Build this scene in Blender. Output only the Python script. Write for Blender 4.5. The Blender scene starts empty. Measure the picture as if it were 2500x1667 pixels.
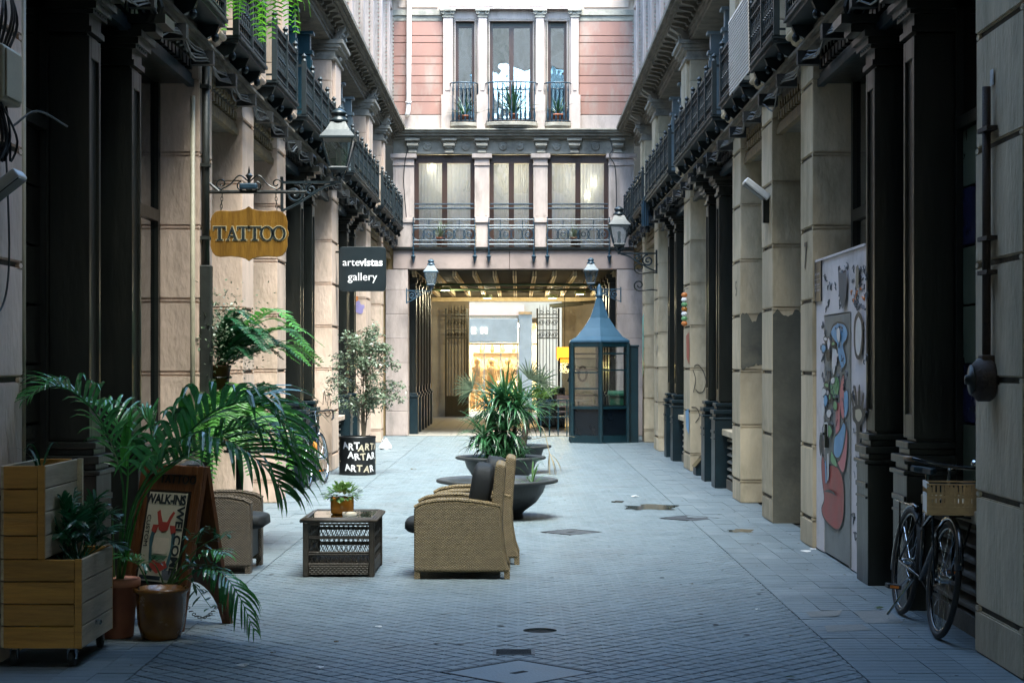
import bpy, bmesh, math, random
from mathutils import Vector, Matrix, noise

# ------------------------------------------------------------------ camera, world, sun, exposure
SC = bpy.context.scene
COL = SC.collection
F, H, CX, CY = 4100.0, 1.65, 1190.0, 833.0      # focal length and principal point in 2352-wide photo pixels, eye height in metres
K = F / 3100.0
cam = bpy.data.cameras.new('camera')
cam.sensor_width = 36.0
cam.lens = F / 2352.0 * 36.0
cam.shift_x = -14.0 / 2352.0
cam.shift_y = 49.0 / 2352.0
cam.clip_start = 0.1
cam.clip_end = 600.0
camo = bpy.data.objects.new('camera', cam)
camo.location = (0, 0, H)
camo.rotation_euler = (math.radians(90), 0, 0)
COL.objects.link(camo)
SC.camera = camo

SUN_EL, SUN_AZ = math.radians(67), math.radians(160)
world = bpy.data.worlds.new('World')
SC.world = world
world.use_nodes = True
wn = world.node_tree.nodes
sky = wn.new('ShaderNodeTexSky')
sky.sky_type = 'NISHITA'
sky.sun_disc = False
sky.sun_elevation = SUN_EL
sky.sun_rotation = SUN_AZ
sky.air_density = 1.0
sky.dust_density = 1.0
sky.ozone_density = 1.0
world.node_tree.links.new(sky.outputs[0], wn['Background'].inputs[0])
wn['Background'].inputs[1].default_value = 0.15
sun = bpy.data.lights.new('sun', 'SUN')
sun.energy = 2.0
sun.angle = math.radians(40)
sun.color = (1.0, 0.93, 0.88)
suno = bpy.data.objects.new('sun', sun)
sdir = Vector((math.sin(SUN_AZ) * math.cos(SUN_EL), math.cos(SUN_AZ) * math.cos(SUN_EL), math.sin(SUN_EL)))
suno.rotation_euler = sdir.to_track_quat('Z', 'Y').to_euler()
suno.location = (0, 15, 30)
COL.objects.link(suno)
vs = SC.view_settings
vs.view_transform = 'Standard'
vs.look = 'None'
vs.gamma = 1.0
vs.exposure = 3.25
vs.use_white_balance = True
vs.white_balance_temperature = 6300
vs.white_balance_tint = -3
SC.cycles.use_denoising = True
SC.cycles.max_bounces = 6
SC.cycles.diffuse_bounces = 4
SC.cycles.glossy_bounces = 3
SC.cycles.transparent_max_bounces = 12
SC.cycles.sample_clamp_indirect = 6.0
R = random.Random(7)

# ------------------------------------------------------------------ photo pixels to places
def gd(y): return H * F / (y - CY)                       # distance of a point on the ground
def PX(x, d): return (x - CX) * d / F
def PZ(y, d): return H - (y - CY) * d / F
def P(x, y, d): return Vector((PX(x, d), d, PZ(y, d)))
def G(x, y):
    d = gd(y)
    return Vector((PX(x, d), d, 0))

# ------------------------------------------------------------------ materials
def lin(c): return tuple(((v / 255) / 12.92 if v / 255 < .04045 else ((v / 255 + .055) / 1.055) ** 2.4) for v in c)
MATS = {}
def pm(name, c1, c2=None, scale=6.0, rough=.6, bump=.15, bscale=40.0, metal=0.0, rnd=0.0, stain=None, samt=.5, sscale=1.2,
       stretch=(1, 1, 1), spec=.5, coat=0.0, trans=0.0, emit=None, estr=0.0):
    m = bpy.data.materials.new(name)
    m.use_nodes = True
    nt = m.node_tree
    N, L = nt.nodes, nt.links
    b = N['Principled BSDF']
    geo = N.new('ShaderNodeNewGeometry')
    mp = N.new('ShaderNodeMapping')
    mp.inputs['Scale'].default_value = stretch
    L.new(geo.outputs['Position'], mp.inputs['Vector'])
    n1 = N.new('ShaderNodeTexNoise')
    n1.inputs['Scale'].default_value = scale
    n1.inputs['Detail'].default_value = 6
    n1.inputs['Roughness'].default_value = .65
    L.new(mp.outputs[0], n1.inputs['Vector'])
    rp = N.new('ShaderNodeValToRGB')
    c2 = c2 or tuple(v * .7 for v in c1)
    rp.color_ramp.elements[0].position = .33
    rp.color_ramp.elements[1].position = .67
    rp.color_ramp.elements[0].color = (*c2, 1)
    rp.color_ramp.elements[1].color = (*c1, 1)
    L.new(n1.outputs[0], rp.inputs[0])
    out = rp.outputs[0]
    if stain:
        n2 = N.new('ShaderNodeTexNoise')
        n2.inputs['Scale'].default_value = sscale
        n2.inputs['Detail'].default_value = 8
        n2.inputs['Roughness'].default_value = .7
        L.new(mp.outputs[0], n2.inputs['Vector'])
        r2 = N.new('ShaderNodeValToRGB')
        r2.color_ramp.elements[0].position = .5
        r2.color_ramp.elements[1].position = .72
        r2.color_ramp.elements[0].color = (0, 0, 0, 1)
        r2.color_ramp.elements[1].color = (samt, samt, samt, 1)
        L.new(n2.outputs[0], r2.inputs[0])
        mx = N.new('ShaderNodeMix')
        mx.data_type = 'RGBA'
        L.new(r2.outputs[0], mx.inputs[0])
        L.new(out, mx.inputs[6])
        mx.inputs[7].default_value = (*stain, 1)
        out = mx.outputs[2]
    if rnd:
        oi = N.new('ShaderNodeObjectInfo')
        mr = N.new('ShaderNodeMapRange')
        mr.inputs['To Min'].default_value = 1 - rnd
        mr.inputs['To Max'].default_value = 1 + rnd
        L.new(oi.outputs['Random'], mr.inputs['Value'])
        hs = N.new('ShaderNodeHueSaturation')
        L.new(mr.outputs[0], hs.inputs['Value'])
        L.new(out, hs.inputs['Color'])
        out = hs.outputs[0]
    L.new(out, b.inputs['Base Color'])
    rr = N.new('ShaderNodeMapRange')
    rr.inputs['To Min'].default_value = max(.03, rough - .12)
    rr.inputs['To Max'].default_value = min(1, rough + .12)
    L.new(n1.outputs[0], rr.inputs['Value'])
    L.new(rr.outputs[0], b.inputs['Roughness'])
    b.inputs['Metallic'].default_value = metal
    b.inputs['Specular IOR Level'].default_value = spec
    b.inputs['Coat Weight'].default_value = coat
    if bump:
        n3 = N.new('ShaderNodeTexNoise')
        n3.inputs['Scale'].default_value = bscale
        n3.inputs['Detail'].default_value = 5
        L.new(mp.outputs[0], n3.inputs['Vector'])
        bp = N.new('ShaderNodeBump')
        bp.inputs['Strength'].default_value = bump
        bp.inputs['Distance'].default_value = .02
        L.new(n3.outputs[0], bp.inputs['Height'])
        L.new(bp.outputs[0], b.inputs['Normal'])
    if emit:
        b.inputs['Emission Color'].default_value = (*emit, 1)
        b.inputs['Emission Strength'].default_value = estr
    if trans:
        tr = N.new('ShaderNodeBsdfTranslucent')
        L.new(out, tr.inputs['Color'])
        ms = N.new('ShaderNodeMixShader')
        ms.inputs[0].default_value = trans
        L.new(b.outputs[0], ms.inputs[1])
        L.new(tr.outputs[0], ms.inputs[2])
        L.new(ms.outputs[0], N['Material Output'].inputs[0])
    MATS[name] = m
    return m

def glass(name, tint, refl=.25, rough=.03):
    m = bpy.data.materials.new(name)
    m.use_nodes = True
    nt = m.node_tree
    N, L = nt.nodes, nt.links
    N.remove(N['Principled BSDF'])
    tr = N.new('ShaderNodeBsdfTransparent')
    tr.inputs[0].default_value = (*tint, 1)
    gl = N.new('ShaderNodeBsdfGlossy')
    gl.inputs['Roughness'].default_value = rough
    gl.inputs['Color'].default_value = (.9, .95, 1, 1)
    lw = N.new('ShaderNodeLayerWeight')
    lw.inputs[0].default_value = .35
    mr = N.new('ShaderNodeMapRange')
    mr.inputs['To Min'].default_value = refl
    mr.inputs['To Max'].default_value = 1.0
    L.new(lw.outputs['Fresnel'], mr.inputs['Value'])
    nz = N.new('ShaderNodeTexNoise')
    nz.inputs['Scale'].default_value = 1.5
    geo = N.new('ShaderNodeNewGeometry')
    L.new(geo.outputs['Position'], nz.inputs['Vector'])
    bp = N.new('ShaderNodeBump')
    bp.inputs['Strength'].default_value = .12
    bp.inputs['Distance'].default_value = .05
    L.new(nz.outputs[0], bp.inputs['Height'])
    L.new(bp.outputs[0], gl.inputs['Normal'])
    ms = N.new('ShaderNodeMixShader')
    L.new(mr.outputs[0], ms.inputs[0])
    L.new(tr.outputs[0], ms.inputs[1])
    L.new(gl.outputs[0], ms.inputs[2])
    L.new(ms.outputs[0], N['Material Output'].inputs[0])
    MATS[name] = m
    return m

def wicker(name, c1, c2, fx=270, fz=330):
    m = pm(name, c1, c2, scale=18, rough=.55, bump=0)
    nt = m.node_tree
    N, L = nt.nodes, nt.links
    b = N['Principled BSDF']
    tc = N.new('ShaderNodeTexCoord')
    sp = N.new('ShaderNodeSeparateXYZ')
    L.new(tc.outputs['Object'], sp.inputs[0])
    def mth(op, a, bb=None):
        n = N.new('ShaderNodeMath')
        n.operation = op
        for i, v in enumerate((a, bb)):
            if v is None: continue
            if isinstance(v, (int, float)): n.inputs[i].default_value = v
            else: L.new(v, n.inputs[i])
        return n.outputs[0]
    h = mth('ADD', sp.outputs[0], sp.outputs[1])
    row = mth('MULTIPLY', sp.outputs[2], fz)
    fl = mth('FLOOR', mth('DIVIDE', row, math.pi))
    par = mth('MULTIPLY', mth('MODULO', fl, 2.0), math.pi)
    wv = mth('SINE', mth('ADD', mth('MULTIPLY', h, fx), par))
    rw = mth('ABSOLUTE', mth('SINE', row))
    hgt = mth('MULTIPLY', mth('ADD', mth('MULTIPLY', wv, .5), .6), rw)
    bp = N.new('ShaderNodeBump')
    bp.inputs['Strength'].default_value = 1.0
    bp.inputs['Distance'].default_value = .006
    L.new(hgt, bp.inputs['Height'])
    L.new(bp.outputs[0], b.inputs['Normal'])
    mx = N.new('ShaderNodeMix')
    mx.data_type = 'RGBA'
    src = b.inputs['Base Color'].links[0].from_socket
    cl = N.new('ShaderNodeClamp')
    L.new(hgt, cl.inputs[0])
    L.new(cl.outputs[0], mx.inputs[0])
    dk = N.new('ShaderNodeMix')
    dk.data_type = 'RGBA'
    dk.inputs[0].default_value = .55
    L.new(src, dk.inputs[6])
    dk.inputs[7].default_value = (.02, .014, .008, 1)
    L.new(dk.outputs[2], mx.inputs[6])
    L.new(src, mx.inputs[7])
    L.new(mx.outputs[2], b.inputs['Base Color'])
    return m

def wood(name, c1, c2, axis='x', scale=3.0, rough=.5, rnd=.15):
    st = {'x': (1.2, 12, 12), 'y': (12, 1.2, 12), 'z': (12, 12, 1.2)}[axis]
    return pm(name, c1, c2, scale=scale, rough=rough, bump=.2, bscale=9, stretch=st, rnd=rnd, stain=tuple(v * .35 for v in c2), samt=.55, sscale=1.5)

M = MATS
pm('stone_left', (.70, .53, .42), (.52, .39, .30), 2.2, .8, .5, 16, rnd=.13, stain=(.22, .18, .11), samt=.75, sscale=.8, stretch=(1.3, 1.3, .55))
pm('stone_right', (.62, .51, .355), (.43, .355, .245), 2.2, .8, .5, 16, rnd=.14, stain=(.17, .15, .085), samt=.85, sscale=.8, stretch=(1.3, 1.3, .55))
pm('mortar', (.12, .105, .09), (.07, .06, .05), 9, .9, .2)
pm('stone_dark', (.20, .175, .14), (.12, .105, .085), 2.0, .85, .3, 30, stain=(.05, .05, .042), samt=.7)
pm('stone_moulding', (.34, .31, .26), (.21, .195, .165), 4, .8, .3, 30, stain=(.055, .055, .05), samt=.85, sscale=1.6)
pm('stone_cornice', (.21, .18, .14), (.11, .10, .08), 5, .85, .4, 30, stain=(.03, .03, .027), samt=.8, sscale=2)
pm('stone_pale', (.46, .375, .34), (.32, .265, .24), 2.5, .8, .2, 30, rnd=.06, stain=(.15, .135, .12), samt=.8, sscale=1.3, stretch=(1.5, 1.5, .5))
pm('plaster_pink', (.31, .165, .13), (.25, .14, .115), 1.3, .85, .1, 25, rnd=.07, stain=(.30, .24, .205), samt=1.0, sscale=1.4, stretch=(1.6, 1.6, .6))
pm('plaster_rose', (.46, .36, .30), (.36, .28, .235), 1.6, .85, .2, 25, rnd=.05, stain=(.26, .22, .20), samt=.6, sscale=1.2, stretch=(1.5, 1.5, .5))
pm('lintel_plaster', (.34, .265, .235), (.26, .20, .18), 1.6, .85, .1, 20, stain=(.13, .115, .10), samt=.6, sscale=1.3)
pm('grey_stain_paint', (.15, .14, .11), (.075, .072, .058), 2.2, .75, .2, 20, stain=(.24, .21, .15), samt=.6, sscale=2.6)
pm('iron_black', (.010, .012, .010), (.005, .006, .005), 3, .36, .12, 14, spec=.42, stain=(.022, .018, .012), samt=.6, sscale=1.5, stretch=(2, 2, .4))
pm('iron_blue', (.008, .022, .030), (.005, .013, .018), 5, .4, .05, 30, spec=.35)
pm('iron_railing', (.009, .017, .021), (.005, .010, .012), 8, .45, .1, 30, spec=.4)
pm('railing_blue', (.018, .045, .075), (.01, .028, .045), 8, .4, .05, 30)
pm('kiosk_paint', (.006, .028, .038), (.004, .018, .026), 4, .35, .04, 30)
pm('kiosk_roof_paint', (.028, .075, .125), (.02, .056, .095), 3, .45, .06, 25, stain=(.05, .095, .14), samt=.4)
pm('kiosk_panel', (.004, .008, .013), (.003, .006, .01), 4, .3, .03)
pm('lantern_paint', (.010, .019, .024), (.006, .012, .016), 6, .4, .08, 30)
pm('lantern_blue_paint', (.028, .065, .10), (.02, .046, .075), 6, .4, .08, 30)
pm('window_grey', (.17, .21, .225), (.12, .15, .165), 4, .5, .08, 30)
pm('window_teal', (.015, .06, .08), (.01, .04, .055), 4, .4, .08, 30)
pm('window_brown', (.055, .026, .017), (.035, .017, .011), 6, .4, .1, 30, stretch=(6, 6, 1))
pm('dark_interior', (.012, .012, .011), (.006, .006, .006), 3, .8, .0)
pm('gold_moulding', (.25, .175, .075), (.10, .075, .04), 14, .6, .3, 40, stain=(.04, .035, .022), samt=.7, sscale=5)
pm('dark_wood_door', (.022, .014, .009), (.012, .008, .005), 5, .4, .1, 20, stretch=(8, 8, 1))
pm('passage_ochre', (.30, .20, .085), (.22, .145, .06), 1.8, .7, .1, 20)
pm('passage_stone', (.34, .29, .215), (.24, .205, .155), 1.8, .8, .2, 20, stain=(.12, .10, .08), samt=.5)
pm('ceiling_board', (.05, .047, .033), (.028, .027, .019), 4, .7, .2, 20)
pm('joist_wood', (.62, .52, .34), (.44, .34, .2), 8, .6, .1, 20)
pm('green_metal', (.10, .15, .075), (.07, .11, .055), 5, .5, .05)
pm('paver_stone', (.150, .186, .208), (.100, .130, .148), 3.0, .50, .25, 60, rnd=.12, stain=(.10, .105, .11), samt=.6, sscale=.9, spec=.5)
pm('paver_joint', (.045, .048, .05), (.028, .03, .032), 12, .85, .2)
pm('border_tile', (.158, .194, .216), (.108, .139, .157), 3.0, .52, .2, 60, rnd=.10, stain=(.30, .32, .34), samt=.35, sscale=1.6)
pm('repair_cement', (.215, .215, .205), (.14, .15, .15), 5, .8, .3, 30)
pm('cast_iron_cover', (.075, .082, .09), (.04, .045, .05), 20, .5, .4, 60, metal=.3)
pm('hole_black', (.004, .004, .004), (.003, .003, .003), 5, .9, 0)
pm('street_paving', (.30, .28, .25), (.22, .205, .185), 4, .7, .1)
pm('cable_black', (.010, .012, .013), (.006, .007, .008), 10, .5, 0)
pm('cable_grey', (.07, .08, .08), (.04, .045, .045), 10, .5, 0)
pm('pipe_rust', (.055, .036, .028), (.03, .021, .017), 20, .7, .3, 50)
pm('pipe_dark', (.020, .024, .020), (.011, .013, .011), 12, .55, .1)
pm('pipe_white', (.62, .58, .56), (.48, .45, .44), 6, .5, .05)
pm('box_cream', (.40, .36, .25), (.31, .28, .2), 6, .5, .05)
pm('plastic_white', (.62, .62, .63), (.52, .52, .53), 10, .4, .02)
pm('paper_white', (.70, .70, .70), (.58, .58, .58), 20, .8, .05)
pm('blind_white', (.58, .54, .53), (.46, .43, .42), 10, .55, .02)
pm('hoarding_white', (.70, .65, .68), (.60, .56, .58), 3, .6, .05, 20, stain=(.24, .235, .23), samt=.75, sscale=1.5)
pm('hoarding_grey', (.24, .25, .245), (.17, .18, .175), 3, .55, .05, 20, stain=(.10, .105, .10), samt=.6, sscale=1.7)
pm('spray_blue', (.16, .36, .60), (.11, .27, .48), 6, .5, .02, stain=(.45, .60, .72), samt=.5, sscale=5)
pm('spray_red', (.36, .05, .045), (.26, .035, .032), 5, .5, .02, stain=(.16, .03, .03), samt=.5, sscale=3)
pm('spray_pink', (.55, .17, .19), (.46, .13, .15), 5, .5, .02)
pm('spray_green', (.19, .40, .18), (.13, .30, .13), 5, .5, .02)
pm('spray_orange', (.62, .22, .06), (.5, .16, .04), 5, .5, .02)
pm('spray_violet', (.33, .28, .52), (.26, .22, .44), 5, .5, .02)
pm('spray_teal', (.03, .42, .42), (.02, .34, .35), 5, .5, .02)
pm('spray_black', (.010, .010, .014), (.006, .006, .008), 5, .5, .02)
pm('spray_white', (.66, .66, .68), (.56, .56, .58), 5, .5, .02)
pm('ink_grey', (.11, .12, .14), (.07, .075, .09), 8, .6, .02)
wood('planter_wood', (.52, .26, .04), (.34, .155, .02), 'x', 2.4)
wood('planter_wood_lit', (.56, .46, .33), (.42, .34, .23), 'y', 2.4)  # same planks, with the light from the alley side put into the colour
wood('board_wood', (.15, .06, .02), (.08, .03, .01), 'z', 2.6, .35)
wood('sign_wood', (.22, .115, .016), (.13, .062, .009), 'z', 2.0, .35)
pm('letter_dark', (.012, .022, .026), (.008, .014, .017), 6, .45, .02)
pm('letter_edge', (.42, .36, .22), (.34, .29, .17), 6, .5, .02)
pm('sign_black', (.008, .015, .019), (.006, .011, .014), 6, .4, .02)
pm('letter_white', (.80, .80, .82), (.74, .74, .76), 6, .5, 0)
pm('letter_cream', (.50, .44, .33), (.42, .37, .28), 6, .5, 0)
pm('letter_greyblue', (.28, .30, .36), (.22, .24, .29), 6, .5, 0)
pm('poster_paper', (.50, .47, .36), (.42, .39, .30), 6, .5, .02)
pm('poster_red', (.38, .05, .035), (.28, .035, .025), 6, .5, 0)
pm('poster_green', (.07, .16, .09), (.05, .11, .06), 6, .5, 0)
pm('poster_teal', (.05, .13, .15), (.035, .09, .11), 6, .5, 0)
wicker('wicker_light', (.36, .265, .125), (.24, .172, .075))
wicker('wicker_brown', (.15, .11, .065), (.095, .068, .04))
wicker('wicker_dark', (.075, .060, .042), (.042, .034, .024), 200, 220)
pm('rattan_dark', (.062, .050, .036), (.034, .027, .02), 20, .5, .2, 60)
pm('cushion_black', (.009, .012, .015), (.006, .008, .010), 30, .75, .15, 120)
pm('panel_grey', (.085, .088, .09), (.062, .064, .066), 10, .6, .1, 80)
glass('table_glass', (.55, .62, .66), .38, .02)
pm('glaze_orange', (.42, .165, .022), (.34, .125, .016), 5, .18, .02, coat=.5)
pm('glaze_brown', (.17, .075, .015), (.095, .042, .010), 4, .25, .08, 14, coat=.3, stain=(.05, .02, .008), samt=.6, sscale=5)
pm('terracotta', (.30, .10, .05), (.20, .065, .033), 6, .75, .1)
pm('terracotta_pale', (.47, .20, .115), (.38, .155, .085), 6, .75, .1)
pm('pot_wood_brown', (.15, .065, .025), (.085, .036, .014), 6, .5, .1)
pm('ceramic_cream', (.58, .50, .40), (.48, .42, .33), 10, .4, .05)
pm('bowl_grey', (.030, .034, .036), (.018, .021, .023), 5, .5, .15, 30, stain=(.06, .064, .066), samt=.5, sscale=3)
pm('soil', (.03, .022, .015), (.016, .012, .008), 30, .95, .6, 60)
pm('drum_black', (.010, .011, .012), (.006, .007, .008), 6, .4, .05)
def leafm(n, c1, c2, rough=.35, trans=.25, rnd=.25): return pm(n, c1, c2, 9, rough, .05, 60, rnd=rnd, trans=trans, spec=.6)
leafm('palm_leaf', (.075, .24, .065), (.034, .13, .038), .16)
leafm('palm_leaf_bright', (.08, .30, .04), (.035, .17, .022), .3, .35)
leafm('fern_leaf', (.10, .30, .045), (.04, .15, .025), .45, .35)
leafm('fern_leaf_sunlit', (.20, .52, .03), (.10, .34, .02), .45, .45)  # sunlight on the hanging fern is put into this leaf colour
leafm('fern_leaf_dark', (.03, .14, .05), (.015, .075, .03), .4, .25)
leafm('bush_leaf', (.015, .105, .035), (.007, .05, .018), .3)
leafm('ficus_leaf', (.16, .20, .13), (.08, .12, .07), .35, .2)
leafm('dracaena_leaf', (.045, .135, .05), (.02, .07, .03), .3, .2)
leafm('dracaena_leaf_light', (.10, .20, .06), (.05, .12, .035), .35, .3)
leafm('yucca_leaf', (.13, .21, .045), (.07, .13, .028), .4, .3)
leafm('dry_leaf', (.30, .25, .15), (.2, .16, .09), .6, .25)
leafm('balcony_leaf', (.02, .075, .03), (.010, .04, .018), .35, .2)
leafm('kalanchoe_leaf', (.22, .36, .10), (.09, .20, .04), .35, .25)
pm('bark', (.15, .12, .085), (.085, .068, .048), 14, .85, .5, 40)
pm('bark_dark', (.06, .05, .035), (.03, .026, .018), 14, .85, .5, 40)
pm('stem_green', (.06, .14, .04), (.035, .09, .025), 10, .5, .05)
pm('rubber', (.010, .011, .012), (.007, .008, .009), 20, .65, .1, 80)
pm('chrome', (.62, .66, .70), (.5, .54, .58), 10, .18, .02, metal=1.0)
pm('bike_paint', (.008, .011, .014), (.005, .007, .009), 8, .22, .02, coat=.4)
pm('leather_tan', (.22, .13, .06), (.15, .09, .04), 12, .5, .1)
pm('reflector_orange', (.75, .22, .02), (.65, .18, .02), 12, .3, .02)
pm('crate_wood', (.58, .39, .19), (.46, .30, .14), 8, .6, .1, stretch=(2, 8, 8))
pm('bottle_orange', (.75, .27, .05), (.62, .2, .04), 8, .4, .02)
pm('bin_green', (.010, .10, .055), (.007, .07, .04), 6, .45, .03)
pm('curtain', (.78, .78, .80), (.68, .69, .72), 3, .85, .1, 20, trans=.3)
pm('shop_wall', (.44, .38, .30), (.36, .31, .25), 2, .7, .05)
pm('shop_sign_grey', (.26, .265, .26), (.21, .215, .21), 3, .6, .02)
pm('shop_pink', (.60, .43, .36), (.54, .38, .32), 3, .7, .02)
pm('shop_goods', (.32, .17, .06), (.12, .09, .05), 8, .6, .1, rnd=.5)
pm('lamp_warm', (.9, .8, .6), None, 6, .5, 0, emit=(1.0, .84, .58), estr=16.0)
pm('lamp_spot', (.9, .8, .6), None, 6, .5, 0, emit=(1.0, .80, .50), estr=4.0)
pm('letter_lit', (.9, .9, .9), None, 6, .5, 0, emit=(1.0, .96, .9), estr=1.2)
pm('shade_amber', (.75, .33, .03), (.55, .22, .02), 14, .5, .3, 30, emit=(1.0, .42, .04), estr=.25)
glass('pane_clear', (.88, .92, .93), .10)
glass('pane_reflective', (.45, .50, .52), .30, .015)
glass('pane_dark', (.10, .12, .13), .16)
glass('pane_room', (.88, .90, .94), .12, .02)
glass('pane_lantern', (.80, .84, .86), .18, .12)
pm('pane_olive', (.10, .12, .085), (.06, .075, .05), 3, .3, .1, 12, rnd=.25)
pm('pane_blue', (.012, .014, .055), (.008, .01, .035), 3, .25, .1, 12, rnd=.2)
pm('water', (.05, .055, .05), (.03, .034, .03), 3, .06, .02, 4)
pm('leaf_litter', (.10, .075, .035), (.045, .035, .018), 20, .8, .1)
pm('leaf_litter_green', (.06, .11, .03), (.03, .06, .02), 20, .7, .1)

# ------------------------------------------------------------------ mesh helpers
UP = Vector((0, 0, 1))
class MB:
    def __init__(s): s.v, s.f = [], []
    def add(s, vs, fs):
        o = len(s.v)
        s.v.extend(tuple(v) for v in vs)
        s.f.extend(tuple(i + o for i in f) for f in fs)
        return s
    def box(s, x0, x1, y0, y1, z0, z1):
        x0, x1 = min(x0, x1), max(x0, x1); y0, y1 = min(y0, y1), max(y0, y1); z0, z1 = min(z0, z1), max(z0, z1)
        return s.add([(x0, y0, z0), (x1, y0, z0), (x1, y1, z0), (x0, y1, z0), (x0, y0, z1), (x1, y0, z1), (x1, y1, z1), (x0, y1, z1)],
                     [(3, 2, 1, 0), (4, 5, 6, 7), (0, 1, 5, 4), (1, 2, 6, 5), (2, 3, 7, 6), (3, 0, 4, 7)])
    def obox(s, c, sz, m):
        c = Vector(c)
        vs = [c + m @ Vector((a * sz[0] / 2, b * sz[1] / 2, d * sz[2] / 2)) for d in (-1, 1) for a, b in ((-1, -1), (1, -1), (1, 1), (-1, 1))]
        return s.add(vs, [(3, 2, 1, 0), (4, 5, 6, 7), (0, 1, 5, 4), (1, 2, 6, 5), (2, 3, 7, 6), (3, 0, 4, 7)])
    def tube(s, pts, r, n=6, closed=False, sx=1.0):
        pts = [Vector(p) for p in pts]
        m = len(pts)
        rs = r if isinstance(r, (list, tuple)) else [r] * m
        t0 = (pts[1] - pts[0]).normalized()
        a = t0.orthogonal().normalized()
        rings = []
        for i in range(m):
            if closed: t = (pts[(i + 1) % m] - pts[i - 1]).normalized()
            else: t = (pts[min(i + 1, m - 1)] - pts[max(i - 1, 0)]).normalized()
            a = (a - t * a.dot(t))
            a = a.normalized() if a.length > 1e-6 else t.orthogonal().normalized()
            b = t.cross(a)
            rings.append([pts[i] + (a * math.cos(2 * math.pi * k / n) + b * math.sin(2 * math.pi * k / n) * sx) * rs[i] for k in range(n)])
        vs = [v for rg in rings for v in rg]
        fs = []
        for i in range(m if closed else m - 1):
            j = (i + 1) % m
            for k in range(n):
                l = (k + 1) % n
                fs.append((i * n + k, i * n + l, j * n + l, j * n + k))
        if not closed:
            fs.append(tuple(range(n - 1, -1, -1)))
            fs.append(tuple((m - 1) * n + k for k in range(n)))
        return s.add(vs, fs)
    def lathe(s, prof, c=(0, 0, 0), n=24, rot=0.0, ex=1.0, axis='z'):
        vs, fs = [], []
        for r, z in prof:
            for k in range(n):
                a = rot + 2 * math.pi * k / n
                p = (r * math.cos(a) * ex, r * math.sin(a), z)
                if axis == 'y': p = (p[0], z, p[1])
                if axis == 'x': p = (z, p[0], p[1])
                vs.append((c[0] + p[0], c[1] + p[1], c[2] + p[2]))
        for i in range(len(prof) - 1):
            for k in range(n):
                l = (k + 1) % n
                fs.append((i * n + k, i * n + l, (i + 1) * n + l, (i + 1) * n + k))
        if prof[0][0] > 1e-5: fs.append(tuple(range(n - 1, -1, -1)))
        if prof[-1][0] > 1e-5: fs.append(tuple((len(prof) - 1) * n + k for k in range(n)))
        return s.add(vs, fs)
    def prism(s, poly, plane, t0, t1):
        def q(a, b, t): return {'xz': (a, t, b), 'yz': (t, a, b), 'xy': (a, b, t)}[plane]
        n = len(poly)
        vs = [q(a, b, t0) for a, b in poly] + [q(a, b, t1) for a, b in poly]
        fs = [tuple(range(n - 1, -1, -1)), tuple(range(n, 2 * n))] + [(i, (i + 1) % n, n + (i + 1) % n, n + i) for i in range(n)]
        return s.add(vs, fs)
    def blade(s, p, d, L, w, droop=.3, n=5, side=None, fold=.0, prof=None):
        p, d = Vector(p), Vector(d).normalized()
        sd = side if side is not None else d.cross(UP)
        if sd.length < 1e-4: sd = Vector((1, 0, 0))
        sd = sd.normalized()
        vs, fs = [], []
        q = p.copy()
        dd = d.copy()
        for i in range(n + 1):
            u = i / n
            ww = w * (prof(u) if prof else (max(.02, math.sin(math.pi * min(1, .12 + .88 * u)) ** .7 if u > .35 else .45 + 1.45 * u)))
            nr = sd.cross(dd)
            vs += [q - sd * ww / 2, q + nr * (-fold * ww), q + sd * ww / 2]
            if i < n:
                q = q + dd * (L / n)
                dd = (dd + Vector((0, 0, -droop * (1.5 * u + .3) * 2.0 / n))).normalized()
        for i in range(n):
            a = i * 3
            fs += [(a, a + 1, a + 4, a + 3), (a + 1, a + 2, a + 5, a + 4)]
        return s.add(vs, fs)
    def leaf(s, p, d, L, w, nrm):
        p, d = Vector(p), Vector(d).normalized()
        sd = d.cross(nrm)
        sd = sd.normalized() if sd.length > 1e-4 else d.orthogonal().normalized()
        return s.add([p, p + d * L * .45 + sd * w / 2, p + d * L, p + d * L * .45 - sd * w / 2], [(0, 1, 2, 3)])
    def xf(s, m):
        s.v = [tuple(m @ Vector(v)) for v in s.v]
        return s

WM, WORLDP = {}, set()
def link(o, parent=None):
    COL.objects.link(o)
    if parent is not None:
        o.parent = parent
        if parent.name in WORLDP:
            o.matrix_parent_inverse = WM[parent.name].inverted()
    return o
def mesh(name, mb, m, smooth=False):
    me = bpy.data.meshes.new(name)
    me.from_pydata(mb.v, [], mb.f)
    me.materials.append(M[m] if isinstance(m, str) else m)
    if smooth:
        me.polygons.foreach_set('use_smooth', [True] * len(me.polygons))
    me.update()
    return me
def ob(name, mb, m, parent=None, smooth=False, bevel=0, label=None, kind=None, auto=False):
    o = bpy.data.objects.new(name, mesh(name, mb, m, smooth))
    link(o, parent)
    if bevel:
        b = o.modifiers.new('bevel', 'BEVEL')
        b.width, b.segments, b.limit_method, b.angle_limit = bevel, 2, 'ANGLE', math.radians(40)
    if label: o['label'] = label
    if kind: o['kind'] = kind
    return o
def inst(name, me, parent, loc, rot=(0, 0, 0), scale=None):
    o = bpy.data.objects.new(name, me)
    o.location, o.rotation_euler = loc, rot
    if scale: o.scale = scale
    return link(o, parent)
def thing(name, label, cat, loc=(0, 0, 0), rz=0.0, group=None, world=False, rot=None):
    o = bpy.data.objects.new(name, None)
    o.empty_display_size = .2
    COL.objects.link(o)
    o.location = loc
    o.rotation_euler = rot or (0, 0, rz)
    o['label'], o['category'] = label, cat
    if group: o['group'] = group
    if world:
        WORLDP.add(o.name)
        WM[o.name] = Matrix.Translation(Vector(loc))
    return o
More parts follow.
